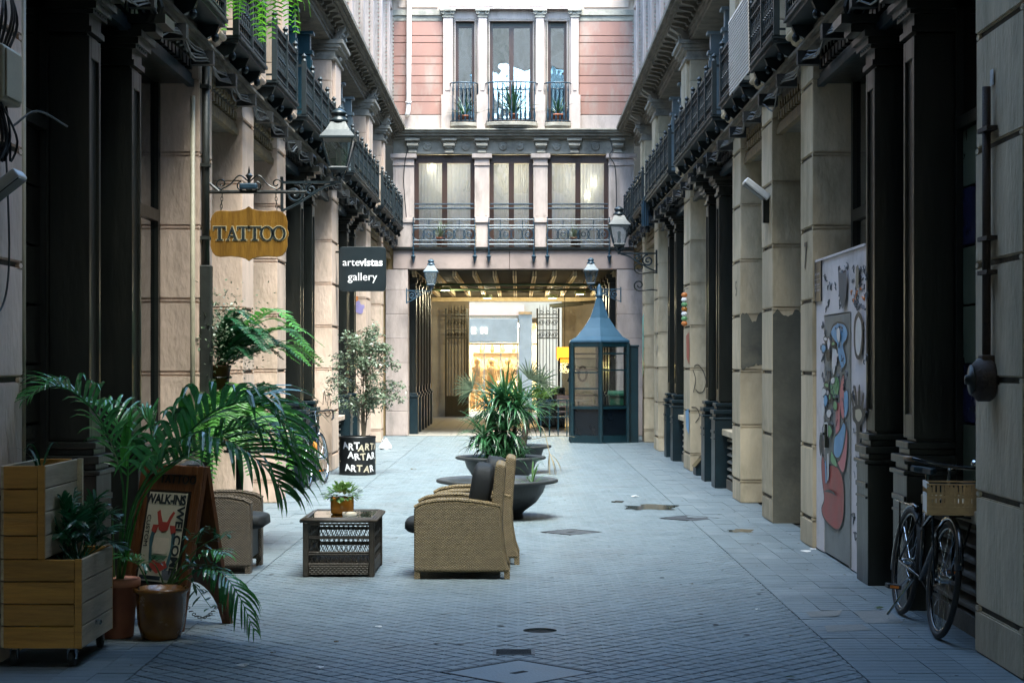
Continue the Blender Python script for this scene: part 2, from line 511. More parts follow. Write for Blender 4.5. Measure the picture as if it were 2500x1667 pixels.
def tag(o, label, cat, group=None):
    o['label'], o['category'] = label, cat
    if group: o['group'] = group
    return o
def struct(o):
    o['kind'] = 'structure'
    return o
def dup(root, loc, rz, label, rot=None):
    r = root.copy()
    COL.objects.link(r)
    r.location, r.rotation_euler = loc, (rot or (0, 0, rz))
    r['label'] = label
    for ch in list(root.children):
        c = ch.copy(); COL.objects.link(c); c.parent = r
        for g in list(ch.children):
            e = g.copy(); COL.objects.link(e); e.parent = c
    return r
def spline(pts, n):
    pts = [Vector(p) for p in pts]
    q = [pts[0] * 2 - pts[1]] + pts + [pts[-1] * 2 - pts[-2]]
    out = []
    segs = len(pts) - 1
    for i in range(n + 1):
        t = i / n * segs
        k = min(int(t), segs - 1)
        u = t - k
        a, b, c, d = q[k:k + 4]
        out.append(.5 * ((2 * b) + (c - a) * u + (2 * a - 5 * b + 4 * c - d) * u * u + (3 * b - a - 3 * c + d) * u ** 3))
    return out
def spiral(c, r0, r1, turns, n, a0=0.0, plane='xz', flip=1):
    out = []
    for i in range(n + 1):
        u = i / n
        a = a0 + flip * turns * 2 * math.pi * u
        r = r0 + (r1 - r0) * u
        x, z = r * math.cos(a), r * math.sin(a)
        out.append(Vector(c) + (Vector((x, 0, z)) if plane == 'xz' else Vector((0, x, z))))
    return out
def text(s, size, bold=0.0, extr=.004, spacing=1.0):
    cu = bpy.data.curves.new('txt', 'FONT')
    cu.body, cu.size, cu.extrude, cu.offset, cu.space_character = s, size, extr, bold, spacing
    cu.align_x, cu.align_y = 'CENTER', 'CENTER'
    cu.resolution_u = 3
    o = bpy.data.objects.new('txt', cu)
    COL.objects.link(o)
    me = bpy.data.meshes.new_from_object(o.evaluated_get(bpy.context.evaluated_depsgraph_get()))
    mb = MB()
    mb.add([(v.co.x, -v.co.z, v.co.y) for v in me.vertices], [tuple(p.vertices) for p in me.polygons])
    bpy.data.objects.remove(o); bpy.data.curves.remove(cu); bpy.data.meshes.remove(me)
    return mb                                            # lies in xz, faces -y
def frond(mb, pts, L, n, w, droop=.5, start=.2, up=.15, fwd=.75, n_r=16, rr=.006, jit=.12, rnd=R, sides=(-1, 1), segs=4):
    sp = spline(pts, n_r)
    mb.tube(sp, [rr * (1 - .75 * i / n_r) for i in range(n_r + 1)], 5)
    for i in range(n):
        u = start + (1 - start) * (i + .5) / n
        t = u * n_r
        k = min(int(t), n_r - 1)
        p = sp[k].lerp(sp[k + 1], t - k)
        tg = (sp[k + 1] - sp[k]).normalized()
        s = tg.cross(UP)
        s = s.normalized() if s.length > .05 else Vector((1, 0, 0))
        nr = s.cross(tg).normalized()
        env = (math.sin(math.pi * (.16 + .80 * (u - start) / (1 - start))) ** .65)
        for sg in sides:
            d = tg * fwd + s * sg * .8 + nr * up + Vector((rnd.uniform(-jit, jit), rnd.uniform(-jit, jit), rnd.uniform(-jit, jit)))
            d.normalize()
            sd = (tg - d * tg.dot(d))
            mb.blade(p, d, L * env * rnd.uniform(.85, 1.1), w * (.6 + .4 * env), droop * rnd.uniform(.7, 1.3), segs, side=sd.normalized(), fold=.12)
    return mb

# ------------------------------------------------------------------ the ground
XR, XL = 2.62, 2.84
YE = 30.6 * K                                            # street face of the building across the end
ground = struct(ob('pavement', MB().add([(-60, -40, -.016), (60, -40, -.016), (60, 160, -.016), (-60, 160, -.016)], [(0, 1, 2, 3)]), 'paver_joint'))
BW = .8
gxl, gxr = -XL + BW, XR - BW
holes = [(PX(1108, gd(1450)) + .42, 11.05, .30), (G(1240, 1447).x, gd(1447), .17), (G(1195, 1545).x, gd(1543), .36),
         (G(1310, 1220).x, gd(1221), .24), (G(1585, 1189).x, gd(1189), .26)]
covers = [(G(1240, 1447).x, gd(1447), .17), (G(1192, 1543).x, gd(1543), .30), (G(1312, 1221).x, gd(1221), .22), (G(1585, 1189).x, gd(1189), .24)]
def clip(poly, x, keep_greater):
    out = []
    for i in range(len(poly)):
        a, b = poly[i], poly[(i + 1) % len(poly)]
        ia, ib = ((a[0] >= x) == keep_greater), ((b[0] >= x) == keep_greater)
        if ia: out.append(a)
        if ia != ib:
            t = (x - a[0]) / (b[0] - a[0])
            out.append((x, a[1] + t * (b[1] - a[1])))
    return out
def paver_shape(mb, poly, z, dz, gap=.0048, bev=.005):
    cx = sum(p[0] for p in poly) / len(poly); cy = sum(p[1] for p in poly) / len(poly)
    def ins(p, g):
        v = Vector((p[0] - cx, p[1] - cy)); l = v.length
        k = max(.1, (l - g) / l) if l > 1e-6 else 1
        return cx + v.x * k, cy + v.y * k
    n = len(poly)
    vs = [(*ins(p, gap * 1.3), -.014) for p in poly] + [(*ins(p, gap * 1.3), z - .004) for p in poly] + \
         [(*ins(p, (gap + bev) * 1.3), z + dz[0] * (p[0] - cx) + dz[1] * (p[1] - cy)) for p in poly]
    fs = [tuple(range(2 * n, 3 * n))]
    for i in range(n):
        j = (i + 1) % n
        fs += [(i, j, n + j, n + i), (n + i, n + j, 2 * n + j, 2 * n + i)]
    mb.add(vs, fs)
s, rt = .10, math.sqrt(.5)
cells = []
for i in range(-400, 800):
    for j in range(-400, 800):
        cx, cy = (i - j) * s * rt, (i + j) * s * rt
        if 7.2 < cy < YE - .1 and gxl - .071 < cx < gxr + .071:
            if all(abs(cx - hx) + abs(cy - hy) > hr * 1.42 for hx, hy, hr in covers): cells.append((cx, cy))
cells.sort(key=lambda c: c[1])
dia = [(-s * rt, 0), (0, -s * rt), (s * rt, 0), (0, s * rt)]
one = MB(); paver_shape(one, dia, 0, (0, 0)); one_me = mesh('paver', one, 'paver_stone')
rest = MB()
singles = 0
for cx, cy in cells:
    full = gxl + .071 < cx < gxr - .071
    if full and singles < 300 and 9.15 < cy and abs(cx) < .29 * cy:
        inst('paver', one_me, ground, (cx, cy, R.uniform(-.0012, .0012)), (R.gauss(0, .006), R.gauss(0, .006), 0))
        singles += 1
        continue
    poly = [(cx + a, cy + b) for a, b in dia]
    if not full:
        poly = clip(clip(poly, gxl, True), gxr, False)
        if len(poly) < 3: continue
    paver_shape(rest, poly, R.uniform(-.0012, .0012), (R.gauss(0, .008), R.gauss(0, .008)))
ob('paver', rest, 'paver_stone', ground, kind='stuff')
tile = MB()
tile.box(-.0992, .0992, -.1992, .1992, -.014, -.007)
for k in range(4): tile.box(-.0988, .0988, -.1985 + .0998 * k, -.1985 + .0998 * k + .0935, -.0068, .001)
tile_me = mesh('border_tile', tile, 'border_tile')
nb = 0
brest = MB()
tl = []
for c in range(5):
    for r in range(85):
        for sx, x0 in ((1, gxr), (-1, gxl)):
            tl.append((sx, x0 + sx * (.10 + .2 * c), 7.3 + .4 * r))
tl.sort(key=lambda q: q[2])
for sx, x, y in tl:
    if y > YE - .3: continue
    if nb < 200 and y > 9.3 and abs(x) < .30 * y:
        inst('border_tile', tile_me, ground, (x, y, R.uniform(-.0015, .0015)), (R.gauss(0, .004), R.gauss(0, .004), 0))
        nb += 1
    else:
        z = R.uniform(-.002, .002)
        brest.add([(v[0] + x, v[1] + y, v[2] + z) for v in tile.v], tile.f)
ob('border_tile', brest, 'border_tile', ground, kind='stuff')
pf = MB()
for i in range(9):
    for j in range(11):
        pf.box(-2.75 + .6 * i + .004, -2.15 + .6 * i - .004, YE + .02 + 1.25 * j, YE + 1.25 * (j + 1) + .01, -.02, .002)
ob('passage_slab', pf, 'street_paving', ground, kind='stuff')
struct(ob('street', MB().box(-30, 30, YE + 13.8, YE + 30, -.03, -.004), 'street_paving'))

# ------------------------------------------------------------------ side buildings
PIERS = [(7.0, 7.73), (12.0, 12.52), (13.9, 14.5), (15.9, 16.5), (20.55, 21.35), (25.2, 26.0), (28.0, 28.45)]
PIERS = [(a * K, b * K) for a, b in PIERS]
JZ = [0, .27, .92, 1.57, 2.22, 2.87, 3.52, 4.17]
def block(sx, w, h, slot=True):
    b = MB()                                             # street face at local x=0, depth away from the street .5
    t = .03 if slot else .004
    def bx(u0, u1, y0, y1, z0, z1): b.box(sx * u0, sx * u1, y0, y1, z0, z1)
    bx(0, .5, 0, w, .002, h - t)
    if slot:
        e = .07
        bx(.0, .5, 0, e, h - t, h - .002); bx(.0, .5, w - e, w, h - t, h - .002); bx(.04, .5, e, w - e, h - t, h - .002)
    return b
def side(sx, X0, root, stone, nm):
    pc_ = .30 if sx < 0 else .40
    def fx(u): return sx * (X0 + u)
    def bx(mb, u0, u1, y0, y1, z0, z1): return mb.box(fx(u0), fx(u1), y0, y1, z0, z1)
    y0, y1 = 9.0, YE - .02
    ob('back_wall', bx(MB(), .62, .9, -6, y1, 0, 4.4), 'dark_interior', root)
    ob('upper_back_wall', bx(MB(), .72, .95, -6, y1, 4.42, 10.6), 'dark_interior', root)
    cache = {}
    for (a, b) in PIERS:
        w = b - a
        pier = ob('pier', bx(MB(), .02, .55, a + .02, b - .02, 0, 4.4), 'mortar', root)
        for i in range(len(JZ)):
            z = JZ[i]; h = (JZ[i + 1] if i + 1 < len(JZ) else 4.42) - z
            key = (round(w, 2), round(h, 2), i + 1 < len(JZ))
            if key not in cache:
                me_ = mesh('stone_block', block(sx, w, h, key[2]), stone)
                bm_ = bmesh.new(); bm_.from_mesh(me_)
                bmesh.ops.bevel(bm_, geom=[e for e in bm_.edges if e.calc_length() > .25], offset=.009, segments=2, affect='EDGES', clamp_overlap=True)
                bm_.to_mesh(me_); bm_.free()
                cache[key] = me_
            inst('stone_block', cache[key], pier, (fx(R.uniform(-.003, .003)), a, z), (0, 0, R.gauss(0, .0015)))
    gaps = [(PIERS[i][1], (PIERS[i + 1][0] if i + 1 < len(PIERS) else y1), i) for i in range(len(PIERS))]
    for a, b, i in gaps:
        bay = i in (0, 3, 4)
        # lintel over the opening
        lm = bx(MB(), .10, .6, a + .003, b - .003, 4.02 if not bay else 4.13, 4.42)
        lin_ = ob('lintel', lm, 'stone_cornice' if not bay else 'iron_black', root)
        gm = MB()
        gz = 4.02 if not bay else 4.13
        bx(gm, .04, .099, a + .004, b - .004, gz - .03, gz + .035)
        bx(gm, .06, .099, a + .004, b - .004, gz + .05, gz + .09)
        ob('lintel_moulding', gm, 'gold_moulding' if not bay else 'iron_blue', lin_)
        dm = MB()
        n = max(4, int((b - a) / .16))
        for k in range(n):
            yy = a + (k + .5) * (b - a) / n
            bx(dm, .05, .099, yy - .05, yy + .05, gz + .12, gz + .20)
            dm.lathe([(.045, 0), (.03, .03)], (fx(.06), yy, gz + .27), 8, axis='x')
        ob('lintel_ornament', dm, 'gold_moulding' if not bay else 'iron_black', lin_, kind='stuff')
        if not bay:
            dr = ob('door', bx(MB(), .50, .56, a + .1, b - .1, 0, 3.55), 'dark_wood_door', root)
            fm = MB()
            bx(fm, .44, .6, a + .002, a + .1, 0, 4.02); bx(fm, .44, .6, b - .1, b - .002, 0, 4.02); bx(fm, .46, .6, a + .1, b - .1, 3.55, 3.65)
            mid = (a + b) / 2
            bx(fm, .47, .499, mid - .05, mid + .05, 0, 3.55)
            ob('door_frame', fm, 'dark_wood_door', dr)
            for c0, c1 in ((a + .2, mid - .12), (mid + .12, b - .2)):
                for z0, z1 in ((.25, .95), (1.1, 3.4)):
                    ob('door_panel', bx(MB(), .485, .499, c0, c1, z0, z1), 'dark_wood_door', dr, bevel=.01)
            ob('pane', bx(MB(), .53, .54, a + .1, b - .1, 3.65, 4.02), 'pane_dark', dr)
        else:
            cw = .34
            cs = [a + 1.30 * K, a + 2.30 * K]
            for c in cs:
                col = MB()
                bx(col, .05, .33, c + .03, c + cw - .03, 1.12, 3.86)
                for q0, q1 in ((c + .005, c + .06), (c + cw - .06, c + cw - .005)):
                    bx(col, .03, .30, q0, q1, 1.14, 3.84)
                bx(col, .03, .30, c + .06, c + cw - .06, 1.14, 1.30); bx(col, .03, .30, c + .06, c + cw - .06, 3.70, 3.84)
                co = ob('iron_column', col, 'iron_black' if i == 0 else 'iron_black', root, bevel=.006)
                bs = MB()
                bx(bs, -.03, .36, c - .05, c + cw + .05, 0, .90)
                for q, z0, z1 in ((.06, .90, .93), (.02, .93, .975), (.05, .975, 1.03), (.0, 1.03, 1.075), (.02, 1.075, 1.12)):
                    bx(bs, .0 - q * .9, .35, c - q, c + cw + q, z0, z1)
                bx(bs, -.045, -.03, c - .03, c + cw + .03, .72, .76); bx(bs, -.045, -.03, c - .03, c + cw + .03, .64, .66)
                ob('column_base', bs, 'iron_blue' if i else 'iron_black', co, bevel=.012)
                cp = MB()
                for q, z0, z1 in ((.02, 3.86, 3.90), (.0, 3.90, 3.98), (.035, 3.98, 4.01), (.06, 4.01, 4.06), (.09, 4.06, 4.11)):
                    bx(cp, .03 - q, .35, c - q, c + cw + q, z0, z1)
                for k in range(5):
                    cp.lathe([(.0, -.05), (.03, -.02), (.022, .03), (0, .05)], (fx(.0), c + .03 + k * (cw - .06) / 4, 4.04), 6)
                ob('capital', cp, 'iron_black', co, bevel=.006)
                # bracket over the column carrying the balcony
                bk = MB()
                bx(bk, -.14, .1, c + .03, c + cw - .03, 4.112, 4.17); bx(bk, -.22, .1, c - .01, c + cw + .01, 4.17, 4.24)
                bk.tube(spiral((fx(-.06), c + cw / 2, 4.32), .10, .02, 1.6, 20, math.pi / 2, 'xz', sx), .028, 6)
                ob('bracket', bk, 'iron_black', root)
            # sections: louvre and window | door | door
            secs = [(a, cs[0], 'louvre'), (cs[0] + cw, cs[1], 'door'), (cs[1] + cw, b, 'door' if not (sx > 0 and i == 0) else 'hoard')]
            for s0, s1, kd in secs:
                if kd == 'louvre':
                    lv = ob('vent_base', bx(MB(), .12, .55, s0 + .002, s1 - .055, 0, .12), 'stone_dark', root)
                    ob('vent_recess', bx(MB(), .30, .5, s0 + .002, s1 - .055, .12, .70), 'hole_black', lv)
                    for k in range(6):
                        zz = .15 + k * .095
                        sl = MB()
                        sl.add([(fx(.13), s0 + .01, zz), (fx(.13), s1 - .06, zz), (fx(.24), s1 - .06, zz + .06), (fx(.24), s0 + .01, zz + .06),
                                (fx(.13), s0 + .01, zz + .02), (fx(.13), s1 - .06, zz + .02), (fx(.24), s1 - .06, zz + .075), (fx(.24), s0 + .01, zz + .075)],
                               [(0, 1, 2, 3), (4, 5, 6, 7), (0, 1, 5, 4), (1, 2, 6, 5), (2, 3, 7, 6), (3, 0, 4, 7)])
                        ob('slat', sl, 'stone_dark' if i == 0 else 'stone_moulding', lv)
                    ob('sill', bx(MB(), .06, .55, s0 + .002, s1 - .055, .70, .78), stone, lv, bevel=.01)
                    wn_ = MB()
                    for q in (s0 + .002, s1 - .06): bx(wn_, .30, .42, q, q + .06, .78, 4.13)
                    bx(wn_, .30, .42, s0 + .062, s1 - .06, .78, .86); bx(wn_, .30, .42, s0 + .062, s1 - .06, 3.2, 3.28)
                    wf = ob('shop_window', wn_, 'iron_black', root)
                    if i == 0:
                        g0, g1 = s0 + .062, s1 - .06
                        rows = 6
                        for r in range(rows):
                            for c in range(4):
                                za, zb = .86 + r * 2.34 / rows, .86 + (r + 1) * 2.34 / rows
                                ya, yb = g0 + c * (g1 - g0) / 4, g0 + (c + 1) * (g1 - g0) / 4
                                blue = (c == 1 and r in (0, 1, 4)) or (c == 3 and r in (1, 4)) or (c == 2 and r == 5)
                                ob('pane', bx(MB(), .34, .36, ya + .008, yb - .008, za + .008, zb - .008), 'pane_dark' if sx < 0 else 'pane_blue' if blue else 'pane_olive', wf, bevel=.004)
                        ob('pane', bx(MB(), .345, .355, g0, g1, 3.28, 4.13), 'pane_dark', wf)
                        vg = MB()
                        for k in range(8): bx(vg, .30, .335, s0 + .07, s0 + .30, 2.50 + k * .055, 2.50 + k * .055 + .02)
                        ob('vent_grille', vg, 'iron_black', wf)
                    else:
                        ob('pane', bx(MB(), .345, .355, s0 + .062, s1 - .06, .86, 3.2), 'pane_dark', wf)
                        ob('pane', bx(MB(), .345, .355, s0 + .062, s1 - .06, 3.28, 4.13), 'pane_dark', wf)
                else:
                    dr = MB()
                    bx(dr, .34, .42, s0 + .002, s0 + .09, 0, 4.13); bx(dr, .34, .42, s1 - .09, s1 - .002, 0, 4.13)
                    bx(dr, .34, .42, s0 + .09, s1 - .09, 0, .85); bx(dr, .34, .42, s0 + .09, s1 - .09, 2.9, 3.0)
                    if s1 - s0 > 1.2: bx(dr, .34, .42, (s0 + s1) / 2 - .05, (s0 + s1) / 2 + .05, .85, 2.9)
                    dd = ob('shop_door', dr, 'iron_black', root)
                    for c0, c1 in (((s0 + .16, s1 - .16),) if s1 - s0 < 1.2 else ((s0 + .16, (s0 + s1) / 2 - .12), ((s0 + s1) / 2 + .12, s1 - .16))):
                        ob('door_panel', bx(MB(), .325, .339, c0, c1, .12, .72), 'iron_black', dd, bevel=.008)
                    ob('pane', bx(MB(), .375, .385, s0 + .09, s1 - .09, .85, 2.9), 'pane_dark', dd)
                    ob('pane', bx(MB(), .375, .385, s0 + .09, s1 - .09, 3.0, 4.13), 'pane_dark', dd)
    # ledge above the ground floor
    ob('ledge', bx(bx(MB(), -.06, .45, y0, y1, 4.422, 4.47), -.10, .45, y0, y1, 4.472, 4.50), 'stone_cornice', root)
    # first floor: pilasters, windows
    for (a, b) in PIERS:
        p = ob('pilaster', bx(MB(), .05, .70, a + .03, b - .03, 4.63, 6.56), 'mortar', root)
        for z0, z1 in ((4.622, 5.18), (5.186, 5.94), (5.946, 6.26)):
            ob('stone_block', bx(MB(), .0, .71, a, b, z0, z1), stone, p, bevel=.006)
        ob('stone_block', bx(MB(), -.05, .0, a + .12, b - .12, 4.622, 6.26), stone, p, bevel=.006)
        cp = MB()
        for q, z0, z1 in ((.03, 6.26, 6.3), (.0, 6.3, 6.4), (.05, 6.4, 6.44), (.09, 6.44, 6.5), (.13, 6.5, 6.56)):
            bx(cp, -.05 - q, .70, a - q * .5, b + q * .5, z0, z1)
        cp.lathe([(.05, 0), (.035, .03), (.0, .05)], (fx(-.06), (a + b) / 2, 6.35), 10, axis='x')
        ob('capital', cp, 'stone_moulding', p, bevel=.006)
    for a, b, i in gaps:
        teal = sx < 0 and i in (2, 3)
        wm = 'window_teal' if teal else 'window_grey'
        f = MB()
        n = 3 if b - a > 3 else 2
        bx(f, .40, .60, a + .002, b - .002, 6.34, 6.56); bx(f, .40, .60, a + .002, b - .002, 4.622, 4.72)
        wf = ob('window', f, wm, root)
        for k in range(n + 1):
            yy = a + .07 + k * (b - a - .14) / n
            c = MB()
            mid_ = 0 < k < n
            uu = (.10 if (n == 3) else .30) if mid_ else .36
            ww = .085 if mid_ else .065
            bx(c, uu, .55, yy - ww, yy + ww, 4.72, 6.02)
            bx(c, uu - .03, .56, yy - ww - .02, yy + ww + .02, 6.02, 6.07)
            bx(c, uu + .01, .55, yy - ww, yy + ww, 6.07, 6.3)
            bx(c, uu - .04, .56, yy - ww - .03, yy + ww + .03, 6.3, 6.3395)
            if mid_: bx(c, uu - .015, uu, yy - .05, yy + .05, 4.85, 5.94)
            ob('mullion', c, wm, wf)
        for k in range(n):
            s0 = a + .07 + k * (b - a - .14) / n; s1 = a + .07 + (k + 1) * (b - a - .14) / n
            ob('pane', bx(MB(), .475, .485, s0 + .07, s1 - .07, 4.72, 6.34), 'pane_reflective', wf)
            ob('curtain', bx(MB(), .62, .63, s0 + .1, s1 - .1, 4.72, 6.34), 'curtain', wf)
            fr = MB()
            for z0, z1 in ((4.722, 4.79), (6.26, 6.32), (5.86, 5.9)): bx(fr, .44, .474, s0 + .07, s1 - .07, z0, z1)
            ym = (s0 + s1) / 2
            bx(fr, .44, .474, ym - .035, ym + .035, 4.79, 5.86)
            ob('window_frame', fr, wm, wf)
    # cornice with modillions
    cm = MB()
    for u, z0, z1 in ((.02, 6.562, 6.62), (.0, 6.622, 6.7), (.10 - pc_, 6.82, 6.86), (.05 - pc_, 6.862, 6.91), (-pc_, 6.912, 6.98), (.05 - pc_, 6.982, 6.995)):
        bx(cm, u, .45, y0, y1, z0, z1)
    bx(cm, -.03, .45, y0, y1, 6.702, 6.818)
    cn = ob('cornice', cm, 'stone_cornice', root)
    md = MB()
    q = 0
    yy = y0 + .2
    while yy < y1 - .2:
        md.prism([(fx(-.03), 6.73), (fx(.12 - pc_), 6.79), (fx(.12 - pc_), 6.818), (fx(-.03), 6.818)], 'xz', yy - .05, yy + .05)
        md.lathe([(.03, -.05), (.03, .05)], (fx(-.07), yy, 6.73), 8, axis='y')
        q += 1
        yy += .42
    ob('modillion', md, 'stone_cornice', cn, kind='stuff')
    for (a, b) in PIERS:
        m_ = (a + b) / 2
        for e in (-.22, .22):
            k = MB()
            k.prism([(fx(.0), 6.57), (fx(-.09), 6.59), (fx(-.12), 6.68), (fx(.12 - pc_), 6.78), (fx(.12 - pc_), 6.817), (fx(.0), 6.817)], 'xz', m_ + e - .08, m_ + e + .08)
            k.tube(spiral((fx(-.09), m_ + e, 6.66), .06, .015, 1.4, 14, 0, 'xz', -sx), .03, 6)
            ob('cornice_bracket', k, 'stone_moulding', cn)
    # second floor: wall strips, beaded frames, windows
    yy = y1
    bay_w = 2.15
    while yy - bay_w > y0:
        ya = yy - bay_w
        pw = .5
        st = ob('wall_strip', bx(MB(), .02, .45, ya, ya + pw, 6.9955, 9.72), 'plaster_rose', root)
        pl = MB()
        bx(pl, -.07, .019, ya + .12, ya + pw - .12, 7.2, 9.5); bx(pl, -.10, .019, ya + .08, ya + pw - .08, 7.0, 7.2)
        for qq, z0, z1 in ((.03, 9.5, 9.54), (.01, 9.54, 9.64), (.06, 9.64, 9.71)): bx(pl, -.07 - qq, .019, ya + .12 - qq, ya + pw - .12 + qq, z0, z1)
        ob('pilaster', pl, 'stone_pale', st, bevel=.006)
        pn = MB()
        bx(pn, -.012, .019, ya + .015, ya + .10, 7.25, 9.45); bx(pn, -.012, .019, ya + pw - .10, ya + pw - .015, 7.25, 9.45)
        ob('wall_panel', pn, 'plaster_pink', st)
        bd = MB()
        z = 7.2
        while z < 9.5:
            for yb in (ya + pw + .06, yy - .06):
                bd.box(fx(-.03), fx(.02), yb - .022, yb + .022, z, z + .045)
            z += .085
        wf = MB()
        bx(wf, .0, .45, ya + pw, ya + pw + .12, 6.9955, 9.62); bx(wf, .0, .45, yy - .12, yy, 6.9955, 9.62); bx(wf, .0, .45, ya + pw, yy, 9.62, 9.72)
        w = ob('upper_window', wf, 'stone_pale', root)
        ob('bead', bd, 'stone_moulding', w, kind='stuff')
        sh = MB()
        bx(sh, .18, .24, ya + pw + .12, ya + pw + .19, 7.0, 9.62); bx(sh, .18, .24, yy - .19, yy - .12, 7.0, 9.62)
        bx(sh, .18, .24, (ya + pw + yy) / 2 - .04, (ya + pw + yy) / 2 + .04, 7.0, 9.62)
        ob('window_frame', sh, 'window_brown', w)
        ob('pane', bx(MB(), .205, .215, ya + pw + .19, yy - .19, 7.0, 9.62), 'pane_reflective', w)
        yy -= bay_w
    tp = MB()
    for u, z0, z1 in ((.0, 9.722, 9.9), (-.15, 9.902, 10.0), (-.25, 10.002, 10.15)): bx(tp, u, .45, y0, y1, z0, z1)
    ob('upper_cornice', tp, 'stone_moulding', root)
    ob('top_wall', bx(MB(), .02, .45, y0, y1, 10.152, 10.58), 'plaster_rose', root)
    ob('roof_edge', bx(MB(), -.3, .9, y0, y1, 10.602, 10.7), 'stone_moulding', root)
    # frieze, consoles at the piers and iron balconies between them
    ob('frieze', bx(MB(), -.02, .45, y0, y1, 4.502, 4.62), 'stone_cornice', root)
    for (a, b) in PIERS:
        m_ = (a + b) / 2
        c = MB()
        c.prism([(fx(-.021), 4.52), (fx(-.10), 4.56), (fx(-.16), 4.66), (fx(-.17), 4.80), (fx(-.10), 5.0), (fx(-.07), 5.12), (fx(-.0515), 5.12), (fx(-.0515), 4.63), (fx(-.021), 4.62)], 'xz', m_ - .17, m_ + .17)
        c.lathe([(.035, -.175), (.035, .175)], (fx(-.13), m_, 4.63), 12, axis='y')
        ob('console', c, stone, root)
    for a, b, i in gaps:
        a, b = a + .03, b - .03
        if i == 6: b -= .25
        sl = MB()
        u = -.22
        bx(sl, u - .02, .04, a, b, 4.622, 4.66); bx(sl, u - .045, .04, a - .02, b + .02, 4.661, 4.69)
        bal = ob('balcony', sl, 'iron_railing', root)
        n = max(2, round((b - a) / 1.1))
        for k in range(n + 1):
            yy = a + .10 + k * (b - a - .20) / n
            cb = MB()
            cb.prism([(fx(-.104), 4.505), (fx(-.18), 4.55), (fx(-.21), 4.621), (fx(-.021), 4.621), (fx(-.021), 4.506)], 'xz', yy - .035, yy + .035)
            cb.lathe([(.0, -.05), (.03, -.03), (.035, 0), (.02, .03)], (fx(-.17), yy, 4.52), 8)
            ob('corbel', cb, 'iron_railing', bal)
        r = MB()
        zb, zt = 4.74, 5.27
        for z, hh in ((zt, .03), (zb, .02), (zt - .10, .014), (zb + .09, .012)): bx(r, u - .016, u + .016, a, b, z, z + hh)
        for e in (a, b - .02):
            for z, hh in ((zt, .03), (zb, .02)): bx(r, u, .0, e, e + .02, z, z + hh)
        n = max(2, round((b - a) / .9))
        for k in range(n + 1):
            yy = a + k * (b - a) / n
            bx(r, u - .028, u + .028, yy - .028, yy + .028, 4.69, 5.34)
            r.lathe([(.035, 0), (.018, .03), (.035, .06), (.0, .10)], (fx(u), yy, 5.34), 8)
        n = int((b - a) / .11)
        dy = (b - a) / n
        for k in range(n):
            yy = a + (k + .5) * dy
            bx(r, u - .007, u + .007, yy - .008, yy + .008, zb, zt)
            for zc, rr_ in ((4.91, .055), (5.06, .055)):
                r.tube([(fx(u), yy + dy * .5 + .045 * math.cos(t * math.pi / 3), zc + rr_ * math.sin(t * math.pi / 3)) for t in range(6)], .008, 4, True)
            r.lathe([(.0, -.025), (.02, 0), (0, .025)], (fx(u), yy, 4.985), 5)
        ob('railing', r, 'iron_railing', bal)
    # cables along the ledge with clamps
    for c in range(5):
        pts = []
        yy = 9.3
        while yy < y1 - .3:
            pts.append((fx(-.11 - .012 * c), yy, 4.35 - .02 * c))
            pts.append((fx(-.09 - .012 * c + R.uniform(-.02, .03)), yy + 1.25 * R.uniform(.4, .6), 4.33 - .02 * c - R.uniform(.0, .07) * (1 + (R.random() > .8))))
            yy += 1.25
        ob('cable', MB().tube(spline(pts, len(pts) * 3), .008, 5), 'cable_black' if c % 2 == 0 else 'cable_grey', root)
    cl = MB()
    yy = 9.3
    while yy < y1 - .3:
        bx(cl, -.19, .0, yy - .05, yy + .05, 4.24, 4.36)
        yy += 1.25
    ob('cable_clamp', cl, 'cable_black', root, kind='stuff')
    return root

left_b = thing('stone_building', 'long cream stone building with black iron shopfront columns along the left of the alley', 'building', (-XL, 9, 0), world=True, group='buildings lining the alley')
side(-1, XL, left_b, 'stone_left', 'left')
right_b = thing('stone_building', 'long beige stone building with black iron shopfront columns along the right of the alley', 'building', (XR, 9, 0), world=True, group='buildings lining the alley')
side(1, XR, right_b, 'stone_right', 'right')

# old paint over graffiti on two piers of the right-hand building
rpp = random.Random(4)
def patch(i, zlo, zhi, slope):
    n = 22
    top = [(XR + .003 + .494 * k / n, zhi + rpp.uniform(-.025, .025) + .05 * math.sin(k * .7)) for k in range(n + 1)]
    bot = [(XR + .003 + .494 * k / n, zlo + slope * k / n + (rpp.uniform(-.02, .02) if zlo > 0 else 0)) for k in range(n + 1)]
    y = PIERS[i][0] - .005
    ob('paint_patch', MB().add([(x, y, z) for x, z in bot] + [(x, y, z) for x, z in top], [(k, k + 1, n + 2 + k, n + 1 + k) for k in range(n)]), 'grey_stain_paint', right_b)
patch(2, 0, 2.16, 0)
patch(3, 1.58, 2.19, .12)
# ------------------------------------------------------------------ covered passage the camera stands in
pc = MB()
pc.box(-4.2, 4.2, -8, 9.0, 4.5, 4.9)
struct(ob('passage_wall', MB().box(-4.2, -1.3, -8.4, -8.0, -.01, 4.9).box(1.3, 4.2, -8.4, -8.0, -.01, 4.9).box(-1.3, 1.3, -8.4, -8.0, 3.6, 4.9), 'stone_dark'))  # unseen wall added to darken the near end; its gap lets some light in
passage = struct(ob('passage_ceiling', pc, 'stone_dark'))
nbld = thing('stone_building', 'stone building bridging the alley over the viewpoint', 'building', (0, 9, 4.9), world=True)
nb_ = MB()
for x0, x1, zt in ((-3.7, -2.0, 16), (-1.2, -.8, 16), (.8, 1.2, 16), (2.0, 3.7, 16)): nb_.box(x0, x1, 8.4, 8.99, 4.91, zt)
for z0, z1 in ((4.91, 5.6), (7.6, 8.6), (10.2, 10.9)): nb_.box(-2.0, 2.0, 8.45, 8.95, z0, z1)
